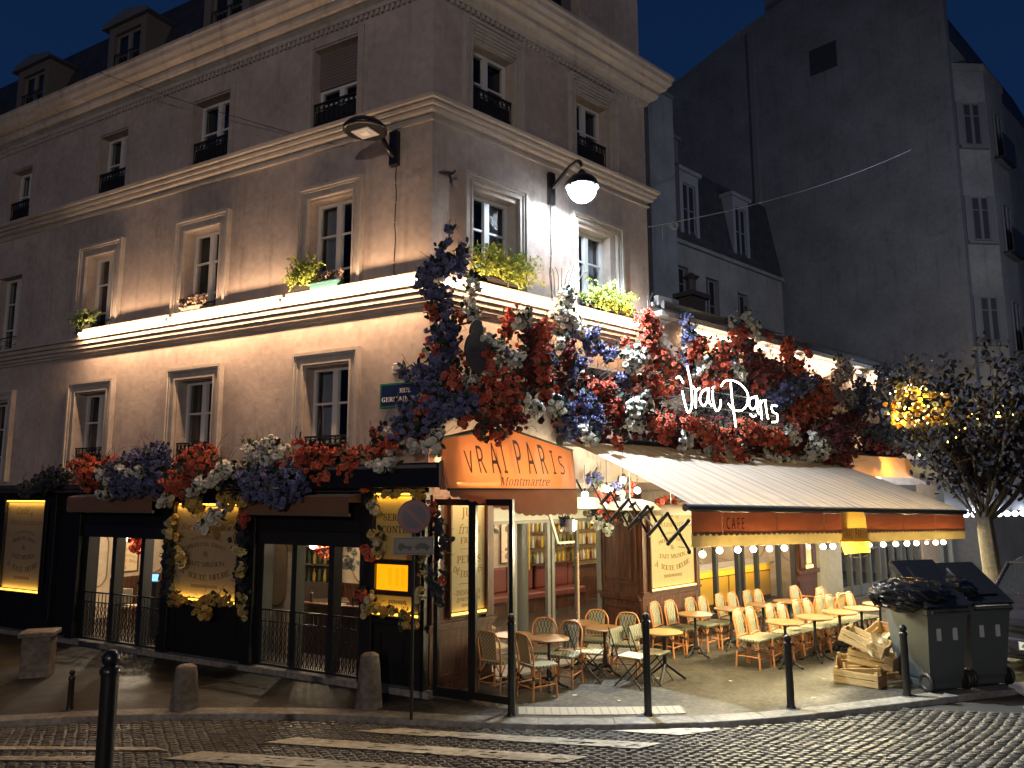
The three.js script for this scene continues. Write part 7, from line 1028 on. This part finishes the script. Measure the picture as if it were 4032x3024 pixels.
{
  const o = FR(24, 0, 0.5), t = thing('tall_building', 'tall dark apartment building with a huge blank gable and bay windows on the right', 'building', V(o.x, 0, o.z), TR);
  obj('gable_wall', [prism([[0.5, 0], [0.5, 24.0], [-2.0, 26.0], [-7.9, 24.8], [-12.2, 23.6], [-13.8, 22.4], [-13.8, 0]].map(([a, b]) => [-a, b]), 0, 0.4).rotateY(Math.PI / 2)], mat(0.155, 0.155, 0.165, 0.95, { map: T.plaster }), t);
  obj('chimney_stack', [box(0.3, 1.2, 20, 29, -7.0, -5.6), box(0.02, 0.3, 14, 25, -6.3, -6.05)], mat(0.12, 0.12, 0.125, 0.95), t); obj('gable_opening', [box(-0.01, 0.1, 21.0, 22.2, -4.9, -3.7)], farDark, t); obj('ridge_wall', [box(-0.12, 0.0, 3, 24.3, -7.75, -7.5)], mat(0.11, 0.11, 0.115, 0.95), t);
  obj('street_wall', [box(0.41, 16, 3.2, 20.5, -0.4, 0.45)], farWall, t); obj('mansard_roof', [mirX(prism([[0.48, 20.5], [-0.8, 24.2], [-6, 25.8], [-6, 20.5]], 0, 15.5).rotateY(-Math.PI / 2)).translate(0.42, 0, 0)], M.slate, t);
  // canted bay stack with windows and balconies
  const bay = [[0.42, 0.4], [1.5, 1.25], [4.0, 1.25], [5.0, 0.4]], fl = [6.7, 10.6, 14.4];
  obj('bay_window_stack', [prism(bay.map(([x, z]) => [x, -z]), 0, 12.2).rotateX(-Math.PI / 2).translate(0, 7.0, 0), prism(bay.map(([x, z]) => [x, -z * 1.02 - 0.0]), 0, 0.25).rotateX(-Math.PI / 2).translate(0, 6.75, 0), prism([[0.7, -0.4], [1.6, -1.05], [3.9, -1.05], [4.7, -0.4]], 0, 0.3).rotateX(-Math.PI / 2).translate(0, 6.45, 0), prism([[0.9, -0.4], [1.7, -0.85], [3.8, -0.85], [4.5, -0.4]], 0, 0.35).rotateX(-Math.PI / 2).translate(0, 6.1, 0)], farWall, t);
  for (const y of fl) { const w = obj('window', [bars(-0.35, 0.35, 1.3, 3.0, 0, true, [0.7], 0.05), [box(-0.6, -0.36, 1.25, 3.05, 0.0, 0.06)], [box(0.36, 0.6, 1.25, 3.05, 0, 0.06)], [box(-0.6, 0.6, 1.14, 1.24, 0, 0.16)]].flat(), mat(0.10, 0.10, 0.105, 0.8), t); w.position.set(0.94, y + 0.4, 0.84); w.rotation.y = Math.atan2(-0.85, 1.08); obj('pane', pane(-0.33, 0.33, 1.32, 2.98, 0.02), farDark, w);
    const f = obj('window', [bars(-0.5, 0.5, 1.0, 3.0, 0, true, [0.7], 0.05), [box(-0.7, 0.7, 0.9, 1.0, 0, 0.2)]].flat(), mat(0.10, 0.10, 0.105, 0.8), t); f.position.set(2.75, y + 0.4, 1.27); obj('pane', pane(-0.48, 0.48, 1.02, 2.98, 0.02), farDark, f); obj('balcony_rail', [box(-0.8, 0.8, 1.0, 1.9, 0.32, 0.36), box(-0.8, 0.8, 0.92, 1.0, 0, 0.36)], M.iron, f); }
  for (const y of [19.9]) obj('band_course', [prism(bay.map(([x, z]) => [x, -z * 1.05]), 0, 0.3).rotateX(-Math.PI / 2).translate(0, y - 0.7, 0)], farWall, t);
  obj('ground_floor', [box(0.41, 16, 0, 3.2, -0.4, 0.3), box(0.41, 16, 3.0, 3.3, 0.3, 1.2), box(0.41, 16, 4.9, 5.15, 0.45, 1.0), box(0.41, 16, 5.15, 5.3, 0.45, 1.3)], farWall, t);
}
{ // lit white shop front at the far right edge
  const o = FR(30.5, 0, 3.4), t = thing('lit_shop_front', 'bright white framed shop front at the far right edge behind the tree', 'shop front', o, TR - 0.1); obj('frame', [...[0, 0.7, 1.4, 2.1, 3.0, 4.0].map((x) => box(x - 0.06, x + 0.06, 0, 5.6, 0, 0.1)), box(-0.06, 4.06, 5.5, 6.2, 0, 0.3), ...[1.0, 1.9, 2.8, 3.7, 4.6].map((y) => box(0, 4, y - 0.05, y + 0.05, 0.01, 0.09))], mat(0.6, 0.6, 0.6, 0.6), t); obj('back_wall', [box(0, 4, 0, 5.6, -0.5, -0.45)], mat(0.4, 0.33, 0.25, 0.8), t); rectLamp(FR(31.5, 5.9, 5.2), FR(32, 3, 3.4), 3, 0.3, 0.9, 0.92, 1, 10); }
// ================================================================ inside the cafe
{
  const lampSpots = [[FL, 8.85, -1.25, 1.96], [FL, 8.3, -1.9, 2.6], [FL, 3.45, -1.25, 1.98], [FL, 2.9, -2.6, 2.5], [FR, 4.6, -3.4, 2.35], [FR, 6.6, -3.2, 2.4], [FR, 9.2, -2.8, 2.55], [FR, 11.6, -2.6, 2.55]];
  lampSpots.forEach(([f, u, off, h], i) => { const p = f(u, h, off), t = thing('pendant_lamp', 'bright pendant lamp inside the cafe ' + ['seen high in the left shop window', 'between the two left shop windows', 'seen in the shop window nearest the corner', 'deep behind the flower framed panel', 'seen through the entrance doors on the left', 'above the red bench behind the entrance', 'above the golden bar', 'at the right end of the golden bar'][i], 'lamp', p); obj('lamp_globe', [ball(0, 0, 0, 0.075, 14, 10)], glow(1, 0.90, 0.74, 6), t); obj('cord', [rod([0, 0.07, 0], [0, 3.0 - h, 0], 0.006, 5)], M.black, t); pointLamp(p, 1, 0.80, 0.55, i > 5 ? 4.5 : i > 3 ? 1.9 : 3.4, 2); });
  const red = mat(0.13, 0.03, 0.022, 0.5);
  for (const [u0, u1, l] of [[4.2, 6.9, 'red padded bench along the cafe wall left of the bar'], [7.0, 8.4, 'red padded bench along the cafe wall behind the doors']]) { const t = thing('red_bench', l, 'bench', FR((u0 + u1) / 2, 0.02, -4.55), TR), w = u1 - u0; obj('seat', [rbox(-w / 2, w / 2, 0.3, 0.48, -0.28, 0.3, 0.05)], red, t); obj('base', [box(-w / 2, w / 2, 0, 0.3, -0.26, 0.24)], M.wood, t); for (let x = -w / 2; x < w / 2 - 0.1; x += 0.6) obj('back_cushion', [rbox(x + 0.01, Math.min(w / 2, x + 0.59), 0.48, 1.08, -0.3, -0.16, 0.05)], red, t); }
  { const t = thing('red_bench', 'red padded bench under the posters in the left shop window', 'bench', FL(6.9, 0.02, -3.6), TL); obj('seat', [rbox(-1.6, 1.6, 0.3, 0.48, -0.28, 0.3, 0.05)], red, t); for (let i = 0; i < 5; i++) obj('back_cushion', [rbox(-1.58 + i * 0.64, -0.98 + i * 0.64, 0.48, 0.86, -0.3, -0.16, 0.04)], red, t); }
  const bar = thing('bar_counter', 'golden fronted bar counter behind the glazed front', 'bar counter', FR(10.3, 0.02, -1.7), TR); obj('counter_top', [rbox(-2.6, 2.6, 0.95, 1.02, -0.42, 0.38, 0.02)], mat(0.35, 0.33, 0.30, 0.3), bar); obj('counter_body', [box(-2.5, 2.5, 0, 0.95, -0.32, 0.28)], M.wood, bar);
  const goldM = mat(0.62, 0.42, 0.07, 0.35); obj('gold_frieze', [box(-2.5, 2.5, 0.80, 0.94, 0.281, 0.32)], goldM, bar); for (let i = 0; i < 7; i++) obj('gold_panel', [rbox(-2.46 + i * 0.71, -1.82 + i * 0.71, 0.14, 0.77, 0.281, 0.31, 0.01)], mat(0.45, 0.28, 0.05, 0.4), bar);
  rectLamp(FR(10.3, 1.0, -1.15), FR(10.3, 0.2, -1.42), 4.6, 0.06, 1, 0.66, 0.12, 12);
  const shelf = thing('bottle_shelf', 'lit bottle shelf behind the bar and doors', 'shelf', FR(7.6, 1.0, -4.7), TR); obj('shelf_board', [0.1, 0.5, 0.9, 1.3].map((y) => box(-1.0, 2.4, y, y + 0.03, -0.12, 0.14)), M.wood, shelf); obj('shelf_post', [box(-1, -0.96, 0, 1.5, -0.12, 0.14)], mat(0.4, 0.28, 0.05, 0.5), shelf); obj('shelf_post', [box(0.7, 0.74, 0, 1.5, -0.12, 0.14)], mat(0.4, 0.28, 0.05, 0.5), shelf); obj('back_panel', [box(-1, 2.4, 0, 1.5, -0.14, -0.12)], mat(0.3, 0.22, 0.08, 0.7), shelf);
  const bott = new THREE.LatheGeometry([[0, 0], [0.036, 0], [0.038, 0.16], [0.015, 0.21], [0.013, 0.28], [0, 0.285]].map((p) => new THREE.Vector2(...p)), 10), bm = [mat(0.03, 0.07, 0.03, 0.12), mat(0.45, 0.30, 0.04, 0.15), mat(0.12, 0.04, 0.02, 0.12), mat(0.4, 0.42, 0.4, 0.12)];
  let bn = 0; for (const y of [1.13, 1.53, 1.93]) for (let x = -0.9; x < 2.3; x += 0.16) { const b = new THREE.Mesh(bott, bm[Math.floor(rnd() * 4)]); b.name = numbered('bottle'); scene.add(b); b.position.copy(FR(7.6 + x, y + 0.0, -4.68)); tag(b, 'small bottle standing on the lit shelf behind the bar', 'bottle', 'bottles on the shelf behind the bar'); }
  for (let i = 0; i < 9; i++) { const b = new THREE.Mesh(bott, bm[(i + 1) % 4]); b.name = numbered('bottle'); scene.add(b); b.position.copy(FR(7.95 + 0.09 * i, 1.04, -1.8 + 0.05 * (i % 3))); b.scale.setScalar(1.15); tag(b, 'bottle standing at the left end of the golden bar counter', 'bottle', 'bottles on the golden bar'); }
  [[9.0, 'grey jug on the golden bar counter', [0.3, 0.31, 0.32]], [9.35, 'cream cup stack on the golden bar counter', [0.6, 0.55, 0.45]]].forEach(([u, l, c]) => { const t = thing('bar_jar', l, 'jar', FR(u, 1.04, -1.55)); obj('vessel', new THREE.LatheGeometry([[0, 0], [0.1, 0], [0.12, 0.24], [0.1, 0.26], [0.09, 0.02]].map((p) => new THREE.Vector2(...p)), 16), mat(...c, 0.4), t); obj('handle', [new THREE.TorusGeometry(0.06, 0.012, 6, 12).translate(0.15, 0.13, 0)], mat(...c, 0.4), t); });
  { const t = thing('round_column', 'round dark grey column just inside the entrance doors', 'column', FR(3.55, 0.02, -1.7)); obj('shaft', [cyl(0, 0, 0, 0.16, 0.16, 2.95, 28)], mat(0.12, 0.125, 0.12, 0.35), t); obj('base', [cyl(0, 0, 0, 0.2, 0.19, 0.18, 28)], M.black, t); }
  // framed pictures and posters
  const art = (f, u, h, off, w, hh, turn, label, draw, px = 200) => { const t = thing('wall_poster', label, 'poster', f(u, h, off), turn); obj('frame', [prism(rect(-w / 2, w / 2, -hh / 2, hh / 2), 0, 0.03, [rect(-w / 2 + 0.03, w / 2 - 0.03, -hh / 2 + 0.03, hh / 2 - 0.03)])], M.wood, t); obj('print', new THREE.PlaneGeometry(w - 0.05, hh - 0.05).translate(0, 0, 0.012), poster(draw, px, Math.round(px * hh / w)), t, true); };
  const plain = (bg, ink) => (c, w, h) => { c.fillStyle = bg; c.fillRect(0, 0, w, h); c.fillStyle = ink; let s = 11; const q = () => (s = (s * 16807) % 2147483647) / 2147483647; for (let i = 0; i < 26; i++) { c.globalAlpha = 0.25 + 0.5 * q(); c.beginPath(); c.ellipse(w * q(), h * (0.2 + 0.7 * q()), w * 0.12 * q() + 3, h * 0.06 * q() + 3, q() * 3, 0, 7); c.fill(); } c.globalAlpha = 1; };
  art(FR, 5.0, 1.75, -4.87, 0.9, 1.2, TR, 'pale pink poster with dark strokes above the red bench', plain('#d8b7a0', '#4a2a26')); art(FR, 6.3, 1.8, -4.87, 0.8, 1.25, TR, 'cream poster with grey marks behind the doors', plain('#e0c9ac', '#5a4a42')); art(FR, 4.1, 1.35, -4.87, 0.6, 0.7, TR, 'small colourful picture in a black frame left of the posters', plain('#8fb0b8', '#b06a52'));
  art(FR, 12.0, 1.75, -4.85, 1.1, 0.9, TR, 'framed cream wall picture behind the golden bar', plain('#cdb493', '#8a7458'));
  art(FL, 10.73, 1.5, -2.5, 0.7, 0.95, TL + Math.PI / 2, 'faded cream lettered wall print in the left shop window', (c, w, h) => produitsDraw('#d6bd98', '#9a7a5c')(c, w, h), 300);
  
  for (const [u0, u1, h, l] of [[2.2, 3.75, 0.86, 'dark wooden bench back inside the shop window nearest the corner'], [6.9, 8.5, 0.75, 'dark wooden counter inside the left shop window']]) { const t = thing('wooden_partition', l, 'partition', FL((u0 + u1) / 2, 0.02, -1.35), TL), w = u1 - u0; obj('panel', [rbox(-w / 2, w / 2, 0, h, -0.04, 0.04, 0.01)], mat(0.05, 0.028, 0.018, 0.4), t); obj('top_rail', [rbox(-w / 2 - 0.02, w / 2 + 0.02, h, h + 0.05, -0.06, 0.06, 0.015)], M.wood, t); for (let x = -w / 2; x < w / 2 - 0.2; x += 0.5) obj('finial', [cyl(x + 0.2, h + 0.05, 0, 0.02, 0.03, 0.12, 8), ball(x + 0.2, h + 0.2, 0, 0.035)], M.iron, t); }
  { const t = thing('wine_cabinet', 'dark wine cabinet behind the middle pane of the shop window nearest the corner', 'cabinet', FL(5.6, 0.02, -3.7), TL); obj('carcass', [box(-0.55, 0.55, 0, 2.2, -0.2, -0.16), box(-0.55, -0.5, 0, 2.2, -0.16, 0.16), box(0.5, 0.55, 0, 2.2, -0.16, 0.16), ...[0.9, 1.3, 1.7, 2.15].map((y) => box(-0.5, 0.5, y, y + 0.04, -0.16, 0.16)), box(-0.5, 0.5, 0, 0.9, -0.16, 0.16)], mat(0.04, 0.025, 0.018, 0.5), t); for (const y of [0.94, 1.34, 1.74]) for (let i = 0; i < 6; i++) obj('bottle', [new THREE.LatheGeometry([[0, 0], [0.036, 0], [0.038, 0.16], [0.015, 0.21], [0.013, 0.28], [0, 0.285]].map((p) => new THREE.Vector2(...p)), 8).translate(-0.4 + i * 0.16, y, 0.02)], i % 2 ? mat(0.03, 0.06, 0.03, 0.15) : mat(0.3, 0.2, 0.04, 0.2), t); }
  { const t = thing('yellow_neon', 'yellow vertical neon tube inside the shop window nearest the corner', 'neon light', FL(3.55, 1.3, -1.9), TL); obj('neon_tube', [rod([0, 0, 0], [0, 0.7, 0], 0.022, 8)], glow(1, 0.72, 0.06, 2.5), t); pointLamp(FL(3.55, 1.6, -1.82), 1, 0.7, 0.1, 0.4, 1); }
  // furniture inside
  const cc = mat(0.5, 0.42, 0.28, 0.6);
  const inside = (p, yaw, l) => { const t = thing('cafe_chair', l, 'chair', p, yaw, 'pale chairs inside the cafe'); obj('seat', [rbox(-0.2, 0.2, 0.43, 0.47, -0.2, 0.2, 0.015)], cc, t); obj('backrest', [rbox(-0.2, 0.2, 0.56, 0.86, -0.23, -0.205, 0.012)], cc, t); for (const x of [-0.17, 0.17]) { obj('leg', [rod([x, 0.86, -0.22], [x, 0, -0.2], 0.013)], cc, t); obj('leg', [rod([x, 0.44, 0.17], [x, 0, 0.18], 0.013)], cc, t); } };
  inside(V(-0.28, 0.0, -12.86), facing(0.8, -0.5), 'pale metal chair behind the left corner table'); inside(FR(2.5, 0.02, -1.6), facing(0.3, 0.95), 'pale chair just inside the entrance doors'); inside(FR(3.1, 0.02, -2.8), facing(-0.6, 0.7), 'pale chair deep behind the entrance doors'); inside(FL(9.0, 0.02, -1.5), facing(0.2, -1), 'chair seen low in the left shop window'); inside(FL(8.3, 0.02, -1.9), facing(0.5, -1), 'chair seen at the right of the left shop window'); inside(FL(3.3, 0.02, -2.0), facing(0.5, -1), 'chair seen low in the shop window nearest the corner');
  for (const [p, l] of [[FL(8.9, 0.02, -2.2), 'dark table inside the left shop window'], [FL(4.2, 0.02, -2.6), 'dark table inside the shop window nearest the corner'], [FR(2.2, 0.02, -2.6), 'dark table inside the entrance']]) { const t = thing('cafe_table', l, 'table', p, 0.3); obj('tabletop', [rbox(-0.35, 0.35, 0.71, 0.75, -0.35, 0.35, 0.01)], mat(0.06, 0.04, 0.03, 0.35), t); obj('column', [cyl(0, 0.03, 0, 0.035, 0.03, 0.68)], M.iron, t); obj('base', [cyl(0, 0, 0, 0.24, 0.2, 0.03, 20)], M.iron, t); }
  { const t = thing('till_screen', 'blue lit screen on the counter in the left shop window', 'screen', FL(7.62, 1.14, -0.95), TL + 0.5); obj('screen_glow', [rbox(-0.14, 0.14, 0, 0.14, -0.01, 0.01, 0.006).rotateX(-0.4)], glow(0.08, 0.34, 1, 1.3), t); obj('stand', [box(-0.2, 0.2, -0.06, 0, -0.15, 0.15), box(-0.18, 0.18, -1.14, -0.06, -0.12, 0.12)], M.black, t); rectLamp(FL(7.6, 1.26, -0.88), FL(7.6, 1.4, -0.2), 0.26, 0.12, 0.1, 0.4, 1, 0.7); }
  // hanging flower clusters indoors
  [[FL, 8.5, 1.85, -1.3, 'red', 'red flower cluster hanging beside the lamp in the left shop window'], [FL, 3.2, 1.95, -1.4, 'red', 'red flower cluster round the lamp in the shop window nearest the corner'], [FL, 2.55, 1.8, -1.1, 'white', 'white flower cluster hanging at the right of the shop window nearest the corner'], [FR, 4.0, 2.2, -3.2, 'white', 'white and blue flower cluster hanging behind the doors']].forEach(([f, u, h, off, k, l]) => { const t = thing('flower_bunch', l, 'flowers', f(u, h, off)), [g, m] = COL[k]; for (let i = 0; i < 34; i++) { const b = new THREE.Mesh(g[i % 3], m[i % m.length]); b.name = 'blossom'; b.position.set(rr(-0.22, 0.22), rr(-0.2, 0.25), rr(-0.2, 0.2)); b.rotation.set(rr(0, 6), rr(0, 6), 0); b.scale.setScalar(0.06); t.add(b); } obj('stem', [rod([0, 0.1, 0], [0, 3.0 - h, 0], 0.006, 4)], M.iron, t); });
}
// ================================================================ street lamps behind the viewer that light the crossing and the upper fronts
function offLamp(x, y, z, k, col, label) { const t = thing('street_lamp', label, 'street lamp', V(x, roadY(z), z)); obj('post', [cyl(0, 0, 0, 0.09, 0.06, y - roadY(z) + 0.2, 10)], M.iron, t); obj('lamp_glass', [ball(0, y - roadY(z), 0, 0.16, 14, 10)], glow(...col, 9), t); obj('hood', [cyl(0, y - roadY(z) + 0.14, 0, 0.3, 0.12, 0.14, 16)], M.iron, t); pointLamp(V(x, y, z), ...col, k, 6); }
offLamp(-11, 7.0, 9, 40, [1, 0.66, 0.42], 'warm street lamp behind the viewer on the left'); offLamp(-1.5, 7.5, 19, 430, [1, 0.84, 0.72], 'street lamp behind the viewer');

offLamp(15.9, 9.2, -13.8, 2, [0.86, 0.88, 1], 'shielded street lamp past the right edge of the view');
{ const s = new THREE.SpotLight(0xffffff, 90, 0, 0.85, 0.7); s.color.setRGB(0.74, 0.82, 1); s.position.copy(FR(13, 9, 10)); s.target.position.copy(FR(24, 12.5, -5.5)); s.castShadow = true; s.shadow.radius = 6; scene.add(s, s.target); }
scene.traverse((o) => { if (o.isMesh) { o.castShadow = true; o.receiveShadow = true; } });
renderer.render(scene, camera);
